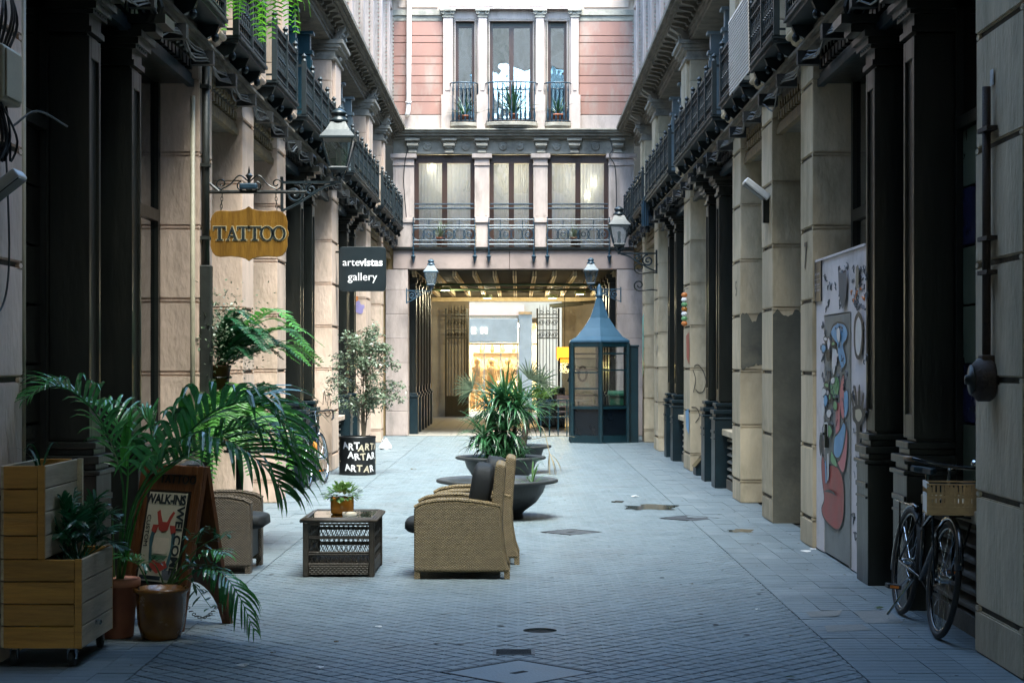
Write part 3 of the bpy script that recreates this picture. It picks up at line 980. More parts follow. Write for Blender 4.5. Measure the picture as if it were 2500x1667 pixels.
nb_.box(-2.0, -1.2, 8.45, 8.95, 13.5, 16); nb_.box(1.2, 2.0, 8.45, 8.95, 13.5, 16); nb_.box(-.8, .8, 8.45, 8.95, 13.6, 16)
ob('wall', nb_, 'stone_left', nbld)
nw = MB()
for x0, x1 in ((-2.0, -1.2), (-.8, .8), (1.2, 2.0)): nw.box(x0 + .003, x1 - .003, 8.6, 8.62, 5.6, 10.2)
nw.box(-1.997, -1.203, 8.6, 8.62, 10.9, 13.5); nw.box(1.203, 1.997, 8.6, 8.62, 10.9, 13.5)
ob('pane', nw, 'pane_reflective', nbld)
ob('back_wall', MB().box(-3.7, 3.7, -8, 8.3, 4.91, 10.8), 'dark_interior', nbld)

# ------------------------------------------------------------------ building across the end of the alley
eb = thing('stone_building', 'pink and cream building across the end of the alley with a lit passage beneath', 'building', (-.1, YE, 0), world=True, group='buildings lining the alley')
def ex(x): return PX(x, YE)
def ez(y): return PZ(y, YE)
def eb_(mb, x0, x1, y0, y1, u0=0.0, u1=.4): return mb.box(ex(x0), ex(x1), YE + u0, YE + u1, ez(y0), ez(y1))
XA, XB = 903, 1456
# second floor
cy_ = [300, 264, 235, 220, 192, 175, 148, 130, 99, 83, 49]
for x0, x1 in ((XA, 1017), (1330, XB)):
    for i in range(len(cy_) - 1):
        eb_p = MB()
        eb_(eb_p, x0, x1, cy_[i] - .7, cy_[i + 1] + .6)
        ob('plaster_course', eb_p, 'plaster_pink' if i else 'stone_pale', eb, bevel=.008)
    ob('frieze_band', eb_(eb_(MB(), x0, x1, 48.5, 36, -.01), x0, x1, 36, 24, -.05), 'stone_moulding', eb)
    ob('attic_panel', eb_(eb_(MB(), x0, x1, 23, -60), x0 + 12, x1 - 12, 18, 3, -.03, 0), 'plaster_rose', eb)
wins = [(1046, 1090), (1125, 1224), (1258.5, 1302)]
fills = [(1017.3, 1046), (1090, 1125), (1224, 1258.5), (1302, 1329.7)]
for a, b in fills: ob('window_jamb', eb_(MB(), a, b, 299, 48, .02), 'stone_pale', eb)
ob('window_head', eb_(eb_(MB(), 1017.3, 1329.7, 47.9, 24, .0), 1010, 1337, 23.8, 20, -.16), 'stone_pale', eb)
ob('attic', eb_(MB(), 1010, 1337, 19.6, -60, -.04), 'stone_pale', eb)
for i in range(5):
    a = 1030 + i * 58
    ob('attic_panel', eb_(MB(), a, a + 46, 15, 3, -.055, -.041), 'plaster_rose', eb, bevel=.01)
for a, b in ((1018, 1040), (1099, 1118), (1231, 1249), (1311, 1329)):
    pl = MB()
    eb_(pl, a, b, 220, 42, -.10, .02); eb_(pl, a - 4, b + 4, 299, 220.3, -.14, .02); eb_(pl, a + 5, b - 5, 210, 50, -.115, -.1)
    po = ob('pilaster', pl, 'stone_pale', eb, bevel=.008)
    cp = MB()
    m = (a + b) / 2
    eb_(cp, a - 2, b + 2, 42, 39.5, -.12, .02); eb_(cp, a - 1, b + 1, 39.5, 28, -.11, .02); eb_(cp, a - 7, b + 7, 28, 24, -.17, .02)
    for sg in (-1, 1):
        cp.tube(spiral((ex(m + sg * 11), YE - .13, ez(31)), .05, .012, 1.5, 14, math.pi / 2, 'xz', sg), .016, 5)
    for k in range(5): cp.lathe([(0, -.04), (.016, 0), (0, .04)], (ex(m - 6 + 3 * k), YE - .12, ez(35)), 6)
    ob('capital', cp, 'stone_moulding', po)
for a, b in wins:
    bd = MB()
    yy = 282.0
    while yy > 44:
        for x in (a - 3.2, b + 3.2): bd.lathe([(.0, -.015), (.02, 0), (0, .015)], (ex(x), YE, ez(yy)), 6)
        yy -= 3.6
    xx = a - 3
    while xx < b + 3:
        bd.lathe([(.0, -.015), (.02, 0), (0, .015)], (ex(xx), YE, ez(44.5)), 6)
        xx += 3.6
    fr = MB()
    n = 2 if b - a > 60 else 1
    eb_(fr, a, a + 7, 283, 48, .16, .22); eb_(fr, b - 7, b, 283, 48, .16, .22)
    eb_(fr, a + 7, b - 7, 62, 58, .165, .22); eb_(fr, a + 7, b - 7, 283, 270, .165, .22)
    if n == 2: eb_(fr, (a + b) / 2 - 5.5, (a + b) / 2 + 5.5, 270, 62, .15, .22)
    w = ob('french_window', fr, 'window_brown', eb)
    ob('transom', eb_(MB(), a + 7, b - 7, 58, 48, .17, .21), 'iron_black', w)
    ob('bead', bd, 'stone_moulding', w, kind='stuff')
    mids = [a + 7, (a + b) / 2 - 5.5, (a + b) / 2 + 5.5, b - 7] if n == 2 else [a + 7, b - 7]
    for k in range(n): ob('pane', eb_(MB(), mids[2 * k], mids[2 * k + 1], 270, 62, .185, .195), 'pane_reflective', w)
    ob('room_wall', eb_(MB(), a, b, 283, 48, .6, .62), 'dark_interior', w)
for a, b, d in ((1030, 1099, .30), (1109, 1241, .42), (1247, 1315, .30)):
    sl = MB()
    m = (a + b) / 2
    pts = []
    for k in range(13):
        u = k / 12
        e = min(1, math.sin(math.pi * min(max(u, .0), 1)) ** .35) if 0 < u < 1 else 0
        pts.append((ex(a + (b - a) * u), YE - .02 - d * e))
    poly = pts + [(ex(b), YE - .005), (ex(a), YE - .005)]
    sl.prism(poly, 'xy', ez(293), ez(284.5)); 
    sl.prism([(ex(m) + (p[0] - ex(m)) * .94, YE + (p[1] - YE) * .85) for p in poly], 'xy', ez(297), ez(293.2))
    bal = ob('balcony', sl, 'stone_moulding', eb, bevel=.012)
    r = MB()
    rp = [(ex(m) + (p[0] - ex(m)) * .95, YE + (p[1] - YE) * .9) for p in pts]
    for y, rr in ((194, .016), (281, .012)): r.tube([(p[0], p[1], ez(y)) for p in rp], rr, 5)
    n = 7 if b - a < 100 else 12
    for k in range(n + 1):
        t = k / n * 12
        i = min(int(t), 11)
        x = rp[i][0] + (rp[i + 1][0] - rp[i][0]) * (t - i); yv = rp[i][1] + (rp[i + 1][1] - rp[i][1]) * (t - i)
        z0, z1 = ez(284), ez(194)
        r.lathe([(.013, z0), (.022, z0 + .08), (.03, z0 + .16), (.014, z0 + .26), (.022, z0 + .29), (.011, z0 + .32), (.011, z1 - .2), (.02, z1 - .17), (.011, z1 - .1), (.011, z1)], (x, yv, 0), 6)
    ob('railing', r, 'railing_blue', bal, smooth=True)
# ledge, frieze, brackets, rosettes
lg = MB()
for a, b, u in ((319, 314, -.10), (313.8, 308, -.20), (307.8, 303, -.28), (302.8, 299.4, -.34)): eb_(lg, XA, XB, a, b, u)
ob('ledge', lg, 'stone_moulding', eb, bevel=.008)
ob('frieze', eb_(MB(), XA, XB, 353, 319.3, .03), 'stone_moulding', eb)
for a in (934, 1018, 1093, 1229, 1305, 1405):
    k = MB()
    m = ex(a + 14)
    for hw, y0, y1, u in ((.10, 352.5, 348, -.10), (.085, 348, 341, -.06), (.10, 341, 337, -.12), (.13, 337, 331, -.16), (.15, 331, 325, -.09), (.17, 325, 319.5, -.18)):
        k.box(m - hw, m + hw, YE + u, YE + .03, ez(y0), ez(y1))
    ob('bracket', k, 'stone_moulding', eb, bevel=.01)
for x in (981, 1069.5, 1155, 1194, 1279, 1368):
    k = MB().lathe([(.10, 0), (.10, -.02), (.07, -.035), (.055, -.02), (.035, -.045), (0, -.05)], (ex(x), YE + .03, ez(336)), 16, axis='y')
    ob('rosette', k, 'stone_moulding', eb, smooth=True)
# first floor piers and windows
piers1 = [(XA, 951, 'a'), (1090, 1124, 'm'), (1225, 1258, 'm'), (1398, XB, 'b')]
for a, b, t in piers1:
    pr = ob('pier', eb_(MB(), a, b, 503, 381, -.02), 'stone_pale', eb, bevel=.01)
    ob('pedestal', eb_(eb_(MB(), a + 3.5, b - 3.5, 568, 512, -.04), a - 1, b + 1, 511.8, 503.3, -.08), 'stone_pale', pr, bevel=.01)
    ob('capital', eb_(eb_(eb_(MB(), a - 1, b + 1, 380.8, 377, -.05), a, b, 376.8, 364, -.03), a - 6, b + 6, 363.8, 354, -.09), 'stone_pale', pr, bevel=.01)
    ob('flute', eb_(eb_(MB(), a + 6, a + 9, 495, 388, -.032, -.0205), b - 9, b - 6, 495, 388, -.032, -.0205), 'stone_pale', pr)
for wi, (a, b) in enumerate(((951, 1090), (1124, 1225), (1258, 1398))):
    fr = MB()
    eb_(fr, a + .3, b - .3, 373, 354.5, .16, .24)
    w = ob('window', fr, 'window_brown', eb)
    m = (a + b) / 2
    f2 = MB()
    eb_(f2, a + .3, a + 10, 568, 373.3, .17, .24); eb_(f2, b - 10, b - .3, 568, 373.3, .17, .24); eb_(f2, m - 6, m + 6, 568, 373.3, .155, .24)
    ob('window_frame', f2, 'window_brown', w)
    for c0, c1 in ((a + 10, m - 6), (m + 6, b - 10)):
        ob('pane', eb_(MB(), c0, c1, 568, 373.3, .20, .21), 'pane_room', w)
        cu = MB()
        n = 26
        vs_ = []
        for k in range(n + 1):
            x = ex(c0) - .02 + (ex(c1) - ex(c0) + .04) * k / n
            for z in (ez(568), ez(374)):
                vs_.append((x, YE + .30 + .03 * math.sin(k * 1.9 + wi) * (1.0 if z < 5 else .6), z))
        cu.add(vs_, [(2 * k, 2 * k + 2, 2 * k + 3, 2 * k + 1) for k in range(n)])
        ob('curtain', cu, 'curtain', w, smooth=True)
    ob('room_wall', eb_(MB(), a, b, 568, 354, 1.6, 1.62), 'shop_wall', w)
    for bx_, by_ in {0: [(991, 380)], 1: [], 2: [(1365, 416), (1350, 447)]}[wi]:
        sp_o = ob('room_lamp', MB().lathe([(0, -.03), (.04, -.02), (.05, .0), (.04, .02), (0, .03)], (ex(bx_), YE + .255, ez(by_)), 12), 'lamp_spot', w, smooth=True)
    lr = bpy.data.lights.new('curtain_fill', 'POINT'); lr.energy = 9; lr.color = (1, .8, .5); lr.shadow_soft_size = .1  # unseen light added behind the curtains to make them glow
    lro = bpy.data.objects.new('curtain_fill', lr); lro.location = (ex(m), YE + 1.0, ez(400)); COL.objects.link(lro)
    br = MB()
    for y in (468.5, 478): br.tube([(ex(a + .5), YE + .06, ez(y)), (ex(b - .5), YE + .06, ez(y))], .018, 6)
    ob('guard_bar', br, 'railing_blue', w)
    r = MB()
    for y, h in ((505, .016), (519, .018), (525, .014), (553, .014), (562, .018)): r.tube([(ex(a - 1), YE - .12, ez(y)), (ex(b + 1), YE - .12, ez(y))], h, 5)
    zc, rr = ez(539), .135
    n = int((ex(b) - ex(a)) / .20)
    for k in range(n):
        x = ex(a) + (ex(b) - ex(a)) * (k + .5) / n
        r.tube([(x + rr * math.cos(t * math.pi / 8), YE - .12, zc + rr * math.sin(t * math.pi / 8)) for t in range(16)], .012, 5, True)
        if k % 2: r.tube([(x + .05 * math.cos(t * math.pi / 5), YE - .12, zc + .05 * math.sin(t * math.pi / 5)) for t in range(10)], .012, 5, True)
    for x in (a - 1, b + 1): eb_(r, x - 1.2, x + 1.2, 575, 500, -.13, -.11)
    for x in (a + (b - a) * .25, b - (b - a) * .25):
        r.tube([(ex(x), YE - .12, ez(505)), (ex(x), YE - .12, ez(525))], .012, 5)
    bal = ob('railing', r, 'railing_blue', w)
    for x in (a - 1, b + 1):
        ob('finial', MB().lathe([(.0, -.30), (.02, -.25), (.045, -.16), (.06, -.13), (.02, -.10), (.025, 0)], (ex(x), YE - .12, ez(576)), 8), 'railing_blue', w)
ob('slab', eb_(MB(), XA, XB, 574, 568.3, -.10, .9), 'iron_black', eb)
ob('fascia', eb_(MB(), XA, 1170, 618, 574.3, -.04, .3), 'lintel_plaster', eb, bevel=.01)
ob('fascia', eb_(MB(), 1170.6, XB, 618, 574.3, -.04, .3), 'lintel_plaster', eb, bevel=.01)
ob('body', MB().box(-3.7, 3.4, YE + 1.7, YE + 13.4, 4.3, 11.4).box(-8, 8, YE + 9, YE + 13.4, 11.4, 20), 'dark_interior', eb)  # tall rear block is added out of view to shade the far street
ob('top_wall', MB().box(-3.7, 3.4, YE + .0, YE + .4, ez(-60) + .005, 11.4), 'plaster_rose', eb)
dp = MB()
dp.tube([(ex(941), YE - .10, ez(-80)), (ex(939), YE - .10, ez(235)), (ex(938), YE - .10, ez(258)), (ex(936), YE - .16, ez(268))], .055, 10)
dp.lathe([(.07, 0), (.07, .05)], (ex(939), YE - .10, ez(240)), 10)
ob('downpipe', dp, 'pipe_white', eb, smooth=True)
for pts in ([(933, 320), (936, 345), (931, 372), (928, 420), (934, 500)], [(1400, 318), (1406, 345), (1399, 360), (1412, 385), (1415, 450), (1414, 500)]):
    ob('cable', MB().tube(spline([(ex(x), YE - .13, ez(y)) for x, y in pts], 24), .012, 5), 'cable_black', eb)

# passage under the end building
PYB = YE + 13.6
wl, wr = -2.50, 2.24
ob('passage_wall', MB().box(wl - 1.0, wl - .12, YE + .02, PYB, 0, 4.25), 'passage_ochre', eb)
ob('passage_wall', MB().box(wr + .12, wr + 1.0, YE + .02, PYB, 0, 4.25), 'passage_ochre', eb)
for x0, x1 in ((wl - .5, wl), (wr, wr + .6)):
    pr = ob('corner_pier', MB().box(x0 + .01, x1 - .01, YE + .01, YE + .5, 0, 3.77), 'mortar', eb)
    z = 0
    for h in (.55, .55, .55, .55, .55, .55, .46):
        ob('stone_block', MB().box(x0, x1, YE - .03, YE + .52, z + .004, z + h), 'stone_pale', pr, bevel=.008)
        z += h
for k in range(6):
    yv = YE + .9 + 1.35 * k
    for x, sg in ((wl, 1), (wr, -1)):
        c = MB()
        c.box(x - .13, x + .13, yv, yv + .3, .95, 3.5)
        c.box(x - .115, x + .145, yv + .08, yv + .22, 1.1, 3.4)
        co = ob('iron_column', c, 'iron_black', eb)
        ob('column_base', MB().box(x - .18, x + .18, yv - .05, yv + .35, 0, .85).box(x - .2, x + .2, yv - .07, yv + .37, .85, .9).box(x - .16, x + .16, yv - .03, yv + .33, .9, .95), 'iron_blue', co, bevel=.01)
        ob('capital', MB().box(x - .16, x + .16, yv - .03, yv + .33, 3.5, 3.6).box(x - .2, x + .2, yv - .07, yv + .37, 3.6, 3.7), 'iron_black', co)
ob('ceiling', MB().box(-3.5, 3.3, YE + .31, PYB + .5, 3.82, 4.25), 'ceiling_board', eb)
for k in range(34):
    ob('ceiling_batten', MB().box(wl - .1, wr + .1, YE + .45 + .38 * k, YE + .55 + .38 * k, 3.75, 3.818), 'ceiling_board', eb)
for k in range(11):
    x = wl + .12 + k * .46
    ob('joist', MB().box(x - .045, x - .012, YE + .35, PYB - .3, 3.63, 3.748).box(x + .012, x + .045, YE + .35, PYB - .3, 3.63, 3.748), 'joist_wood', eb)
for y, z, r in ((YE + 3.2, 3.56, .035), (YE + 6.2, 3.56, .03)):
    ob('pipe', MB().tube([(wl - .1, y, z), (wr + .1, y, z)], r, 8), 'green_metal', eb, smooth=True)
ob('end_beam', MB().box(wl - .1, wr + .1, PYB - .25, PYB + .3, 3.50, 3.62), 'joist_wood', eb)
ob('end_wall', MB().box(-3.6, -1.50, PYB + .5, PYB + .8, 0, 4.25), 'passage_stone', eb)
ob('end_wall', MB().box(1.34, 3.4, PYB + .5, PYB + .8, 0, 4.25), 'passage_stone', eb)
ob('end_lintel', MB().box(-1.50, 1.34, PYB + .5, PYB + .8, 3.62, 4.25), 'passage_stone', eb)
ob('wall_cable', MB().tube([(wl - .08, YE + 9.5, .02), (wl - .08, YE + 9.5, 2.0), (wl - .06, YE + 9.5, 2.1), (wl - .08, YE + 9.5, 3.6)], .02, 6), 'pipe_white', eb)
def gate(x0, x1, y, label, skew):
    g = thing('iron_gate', label, 'gate', (x0, y, 0), rz=skew, group='open iron gate leaves in the passage')
    w = x1 - x0
    fr = MB()
    fr.box(0, .05, -.025, .025, .02, 3.30); fr.box(w - .05, w, -.025, .025, .02, 3.30)
    for z in (.03, .62, 2.38, 2.62, 3.0, 3.10): fr.box(.05, w - .05, -.02, .02, z, z + .03)
    ob('frame', fr, 'iron_black', g)
    n = 6
    for k in range(n):
        x = .05 + (k + .5) * (w - .1) / n
        ob('bar', MB().tube([(x, 0, .65), (x, 0, 3.30), (x, 0, 3.42)], [.012, .012, .002], 6), 'iron_black', g)
    for zc in (2.5, 2.87):
        sc = MB()
        for k in range(3):
            x = .05 + (k + .5) * (w - .1) / 3
            for a in (0, math.pi):
                sc.tube(spiral((x, 0, zc), .10, .02, 1.2, 14, a, 'xz', 1), .010, 4)
        ob('scroll', sc, 'iron_black', g)
    lp = MB()
    for k in range(3):
        x = .05 + (k + .5) * (w - .1) / 3
        lp.tube(spiral((x, 0, 3.2), .07, .02, 1.0, 12, 0, 'xz', -1), .012, 4)
    ob('cresting', lp, 'iron_black', g)
    ob('kick_panel', MB().box(.05, w - .05, -.012, .012, .06, .62), 'iron_black', g)
    return g
gate(-2.22, -1.52, PYB + .12, 'black wrought iron gate leaf at the left of the lit passage', math.radians(8))
gate(.56, 1.26, PYB + .12, 'black wrought iron gate leaf at the right, in front of the glowing doorway', math.radians(-8))

# shop across the far street
FS = YE + 20.0
sh = thing('shop_building', 'pale shop across the far street with a grey signboard reading EN and bright doorway', 'shop', (0, FS, 0), world=True)
def sx_(x): return PX(x, FS)
def sz_(y): return PZ(y, FS)
def sb(mb, x0, x1, y0, y1, u0=0., u1=.3): return mb.box(sx_(x0), sx_(x1), FS + u0, FS + u1, sz_(y0), sz_(y1))
ob('wall', MB().box(-9, sx_(1056), FS, FS + .3, 0, 9).box(sx_(1234), 9, FS, FS + .3, 0, 9).box(sx_(1056), sx_(1234), FS, FS + .3, sz_(730), 9), 'shop_wall', sh)
ob('pink_band', sb(MB(), 1040, 1204, 724, 700, -.08, -.004), 'shop_pink', sh)
ob('pilaster', MB().box(sx_(1191), sx_(1222), FS - .12, FS + .2, 0, sz_(722)), 'shop_sign_grey', sh, bevel=.02)
bd = ob('sign_board', sb(MB(), 1030, 1189, 787, 731, -.2, -.02), 'shop_sign_grey', sh, bevel=.02)
ob('sign_panel', sb(MB(), 1030, 1134, 784, 745, -.22, -.203), 'shop_sign_grey', bd)
for ch, x in (('E', 1088), ('N', 1112)):
    t = text(ch, .27, .010, .012)
    t.xf(Matrix.Translation((sx_(x), FS - .24, sz_(760))))
    ob('sign_letter', t, 'letter_lit', bd)
ob('shop_floor', MB().box(sx_(1056), sx_(1234), FS + .3, FS + 5, -.05, .0), 'shop_wall', sh)
ob('shop_side_wall', MB().box(sx_(1056) - .3, sx_(1056), FS + .3, FS + 5, 0, 3), 'shop_wall', sh)
ob('shop_side_wall', MB().box(sx_(1234), sx_(1234) + .3, FS + .3, FS + 5, 0, 3), 'shop_wall', sh)
ob('shop_back_wall', MB().box(sx_(1050), sx_(1240), FS + 5, FS + 5.2, 0, 3), 'shop_wall', sh)
ob('shop_ceiling', MB().box(sx_(1050), sx_(1240), FS + .3, FS + 5.2, 3.0, 3.2), 'shop_wall', sh)
lb = MB()
for k in range(3): lb.box(sx_(1075), sx_(1215), FS + 1.0 + 1.4 * k, FS + 1.35 + 1.4 * k, 2.94, 2.98)
ob('light_panel', lb, 'lamp_warm', sh)
dfm = MB()
for x in (1076, 1112, 1150, 1188): sb(dfm, x - 1.2, x + 1.2, 956, 790, .05, .12)
ob('door_frame', dfm, 'shop_sign_grey', sh)
for k in range(9):
    x = sx_(1080) + .22 * k
    h = R.uniform(.5, 1.1)
    z0 = 0
    g = MB()
    g.lathe([(.09, 0), (.10, h * .4), (.06, h * .7), (.09, h)], (x, FS + 1.5 + R.uniform(0, 2), z0), 10)
    ob('shop_goods', g, 'shop_goods', sh)
for k in range(16):
    zz = .83 + .6 * (k % 3)
    g = MB().lathe([(.05, 0), (.08, .1), (.05, .22), (.03, .3), (.045, .34)], (sx_(1082) + .13 * k, FS + 4.75, zz), 8)
    ob('shop_goods', g, 'shop_goods', sh)
for k, x in enumerate((1095, 1128, 1165)):
    g = MB().lathe([(.0, 0), (.2, .0), (.2, .02), (.02, .04), (.02, .7), (.13, .75), (.19, 1.0), (.14, 1.25), (.20, 1.45), (.06, 1.55), (.10, 1.65), (.10, 1.75), (0, 1.83)], (sx_(x), FS + .9 + .5 * k, 0), 12)
    ob('dress_form', g, 'shop_goods', sh, smooth=True)
ob('counter', MB().box(sx_(1120), sx_(1210), FS + 3.2, FS + 3.8, 0, 1.0), 'shop_pink', sh, bevel=.02)
ob('fascia_trim', sb(sb(MB(), 1056, 1234, 792, 788, -.1, -.01), 1191, 1222, 722, 716, -.16, -.121), 'shop_goods', sh)
for k in range(3):
    ob('shelf', MB().box(sx_(1080), sx_(1215), FS + 4.6, FS + 4.98, .8 + .6 * k, .83 + .6 * k), 'shop_goods', sh)

# ------------------------------------------------------------------ wall lanterns
def lantern(label, loc, sc, arm, paint, cat='lantern', glow=None):
    """loc: underside of the lantern; arm: signed length of the bracket to the wall along x"""
    t = thing('wall_lantern', label, cat, loc, group='street lanterns on wall brackets')
    def S(v): return v * sc
    fr = MB()
    b, tp, z0, z1 = .10, .185, .06, .40
    for i in range(4):
        a = math.pi / 4 + i * math.pi / 2
        p0 = Vector((math.cos(a) * S(b) * 1.414, math.sin(a) * S(b) * 1.414, S(z0)))
        p1 = Vector((math.cos(a) * S(tp) * 1.414, math.sin(a) * S(tp) * 1.414, S(z1)))
        fr.tube([p0, p1], S(.014), 4)
    fr.lathe([(S(b * 1.5), S(.03)), (S(b * 1.6), S(.055)), (S(b * 1.5), S(.07))], (0, 0, 0), 4, math.pi / 4)
    fr.lathe([(S(tp * 1.48), S(.39)), (S(tp * 1.62), S(.40)), (S(tp * 1.62), S(.42))], (0, 0, 0), 4, math.pi / 4)
    ob('cage', fr, paint, t)
    for i in range(4):
        m = Matrix.Rotation(i * math.pi / 2, 3, 'Z')
        vs_ = [m @ Vector(v) for v in ((-S(b), -S(b), S(z0)), (S(b), -S(b), S(z0)), (S(tp), -S(tp), S(z1)), (-S(tp), -S(tp), S(z1)))]
        ob('pane', MB().add(vs_, [(0, 1, 2, 3)]), 'pane_lantern', t)
    ob('bulb', MB().lathe([(0, S(.08)), (S(.035), S(.09)), (S(.028), S(.2)), (S(.035), S(.27)), (0, S(.31))], (0, 0, 0), 10), 'plastic_white', t, smooth=True)
    rf = ob('roof', MB().lathe([(S(tp * 1.60), S(.421)), (S(.20), S(.50)), (S(.125), S(.60))], (0, 0, 0), 4, math.pi / 4), paint, t)
    ob('chimney', MB().lathe([(S(.11), S(.60)), (S(.115), S(.63)), (S(.085), S(.65)), (S(.075), S(.69)), (S(.095), S(.70)), (S(.095), S(.72)), (S(.07), S(.74)), (S(.02), S(.77)), (0, S(.775))], (0, 0, 0), 16), paint, rf, smooth=True)
    st = MB().lathe([(S(.02), S(-.10)), (S(.05), S(-.06)), (S(.025), S(-.02)), (S(.06), S(.0)), (S(.09), S(.03))], (0, 0, 0), 10)
    for i in range(4):
        a = math.pi / 4 + i * math.pi / 2
        st.tube([(math.cos(a) * S(r), math.sin(a) * S(r), S(z)) for r, z in ((.02, -.07), (.09, -.06), (.10, -.01), (.13, .045))], S(.009), 5)
    ob('stem', st, paint, t)
    br = MB()
    e = arm
    sg = 1 if e > 0 else -1
    br.box(-sg * .03, e, -.018, .018, S(-.13), S(-.10))
    br.box(e - sg * .03, e, -.03, .03, S(-.48), S(-.05))
    br.tube(spiral((e * .76, 0, S(-.25)), S(.115), S(.02), 1.6, 26, math.pi / 2, 'xz', sg), S(.016), 6)
    br.tube(spiral((e * .48, 0, S(-.20)), S(.07), S(.015), 1.5, 22, math.pi / 2, 'xz', -sg), S(.013), 6)
    br.tube(spline([(e, 0, S(-.46)), (e * .8, 0, S(-.40)), (e * .55, 0, S(-.30)), (e * .25, 0, S(-.17)), (e * .05, 0, S(-.13))], 16), S(.014), 6)
    ob('bracket', br, paint, t)
    return t
d1 = 16.15 * K
lantern('large dark street lantern on a scrolled bracket above the wooden sign', (PX(778, d1), d1, PZ(397, d1)), 1.0, -XL - PX(778, d1), 'lantern_paint')
d2 = PIERS[5][0] + .3
lantern('dark street lantern on a bracket from the right-hand wall near the passage', (PX(1422, d2), d2, PZ(568, d2)), 1.0, XR - PX(1422, d2), 'lantern_paint')
d3 = YE - .35
lantern('small blue lantern hanging at the left corner of the passage mouth', (PX(990, d3), d3, PZ(658, d3)), .80, -XL + .32 - PX(990, d3), 'lantern_blue_paint')
lantern('small blue lantern hanging at the right corner of the passage mouth', (PX(1357, d3), d3, PZ(655, d3)), .80, XR - .30 - PX(1357, d3), 'lantern_blue_paint')
# loose scroll brackets below the right lantern
for zz, nm in ((615, 'upper'), (655, 'lower')):
    t = MB()
    yv = PIERS[5][0] + .25
    x0 = PX(1468, yv)
    t.tube([(XR, yv, PZ(zz + 12, yv)), (XR - .1, yv, PZ(zz + 10, yv))] + spiral((x0, yv, PZ(zz, yv)), .11, .025, 1.3, 20, -math.pi / 2.5, 'xz', -1), .013, 6)
    tag(ob('scroll_bracket', t, 'iron_black'), '%s empty curled iron scroll below the right-hand lantern bracket' % nm, 'bracket', 'curled iron scrolls on the right wall')

# ------------------------------------------------------------------ signs
yt = 12.3 * K
sx0 = PX(572, yt)
sgn = thing('hanging_sign', 'wooden TATTOO sign hanging from an iron bar on the left', 'sign', (sx0, yt, PZ(597, yt)), world=True)
zc = PZ(537, yt)
half = [(0, .250), (.03, .228), (.09, .212), (.17, .206), (.26, .212), (.305, .20), (.335, .165), (.352, .11), (.349, .04), (.362, .012), (.362, 0)]
poly = half + [(x, -z) for x, z in half[-2::-1]]
poly = poly + [(-x, z) for x, z in poly[-2:0:-1]]
poly = [(sx0 + x, zc + z) for x, z in poly]
board = ob('board', MB().prism(poly, 'xz', yt - .015, yt + .015), 'sign_wood', sgn, bevel=.004)
def serif(ch, g):
    m = MB()
    if ch == 'T':
        m.box(-.085 - g, .085 + g, 0, 1, .93 - g, 1 + g); m.box(-.085 - g + .0, .0 + .085 + g, 0, 1, -g, .045 + g) if False else None
        m = MB()
        m.prism([(-.42 - g, 1 + g), (-.42 - g, .72 - g), (-.38, .72 - g), (-.33, .9 - g), (-.10 - g, .93 - g), (-.10 - g, .08), (-.22 - g, .05 + g), (-.22 - g, -g), (.22 + g, -g), (.22 + g, .05 + g), (.10 + g, .08), (.10 + g, .93 - g), (.33, .9 - g), (.38, .72 - g), (.42 + g, .72 - g), (.42 + g, 1 + g)], 'xz', 0, 1)
    elif ch == 'A':
        m.prism([(-.36 - g, -g), (-.36 - g, .05 + g), (-.31, .05 + g), (-.02, 1 + g), (.06, 1 + g), (.08 - g, .80), (-.24 + g, .05), (-.16 + g, .05 + g), (-.16 + g, -g)], 'xz', 0, 1)
        m.prism([(-.02, 1 + g), (.06 + g, 1 + g), (.36 + g, .05 + g), (.42 + g, .05 + g), (.42 + g, -g), (.08 - g, -g), (.08 - g, .05 + g), (.16 - g, .05 + g)], 'xz', .001, 1.001)
        m.box(-.16, .17, .002, 1.002, .30 - g, .36 + g)
    else:
        n = 28
        o_, i_ = [], []
        for k in range(n):
            a = 2 * math.pi * k / n
            o_.append(((.46 + g) * math.cos(a), .5 + (.53 + g) * math.sin(a)))
            i_.append(((.30 - g) * math.cos(a), .5 + (.47 - g) * math.sin(a)))
        vs_ = [(a, t, b) for t in (0, 1) for L_ in (o_, i_) for a, b in L_]
        fs_ = []
        for k in range(n):
            j = (k + 1) % n
            fs_ += [(k, j, n + j, n + k), (2 * n + k, 2 * n + j, 3 * n + j, 3 * n + k), (k, j, 2 * n + j, 2 * n + k), (n + k, n + j, 3 * n + j, 3 * n + k)]
        m.add(vs_, fs_)
    return m
hh = .135
xs = [-.265, -.155, -.05, .055, .165, .275]
for ch, x in zip('TATTOO', xs):
    for g, y0, y1, mt, nm in ((.05, -.0185, -.0155, 'letter_edge', 'letter_outline'), (0, -.022, -.019, 'letter_dark', 'letter')):
        L_ = serif(ch, g)
        L_.v = [(sx0 + x + v[0] * hh, yt + y0 + (y1 - y0) * min(1, max(0, v[1])) - (.0002 * (v[1] % 1 > 0)), zc - .06 + v[2] * hh * .93) for v in L_.v]
        ob(nm, L_, mt, board)
bar = MB()
zb = PZ(441, yt)
bar.tube([(-XL, yt, zb), (PX(705, yt), yt, zb)], .016, 8)
bar.tube([(-XL, yt, PZ(415, yt)), (-XL + .12, yt, zb)], .014, 6)
ob('bar', bar, 'iron_black', sgn)
scr = MB()
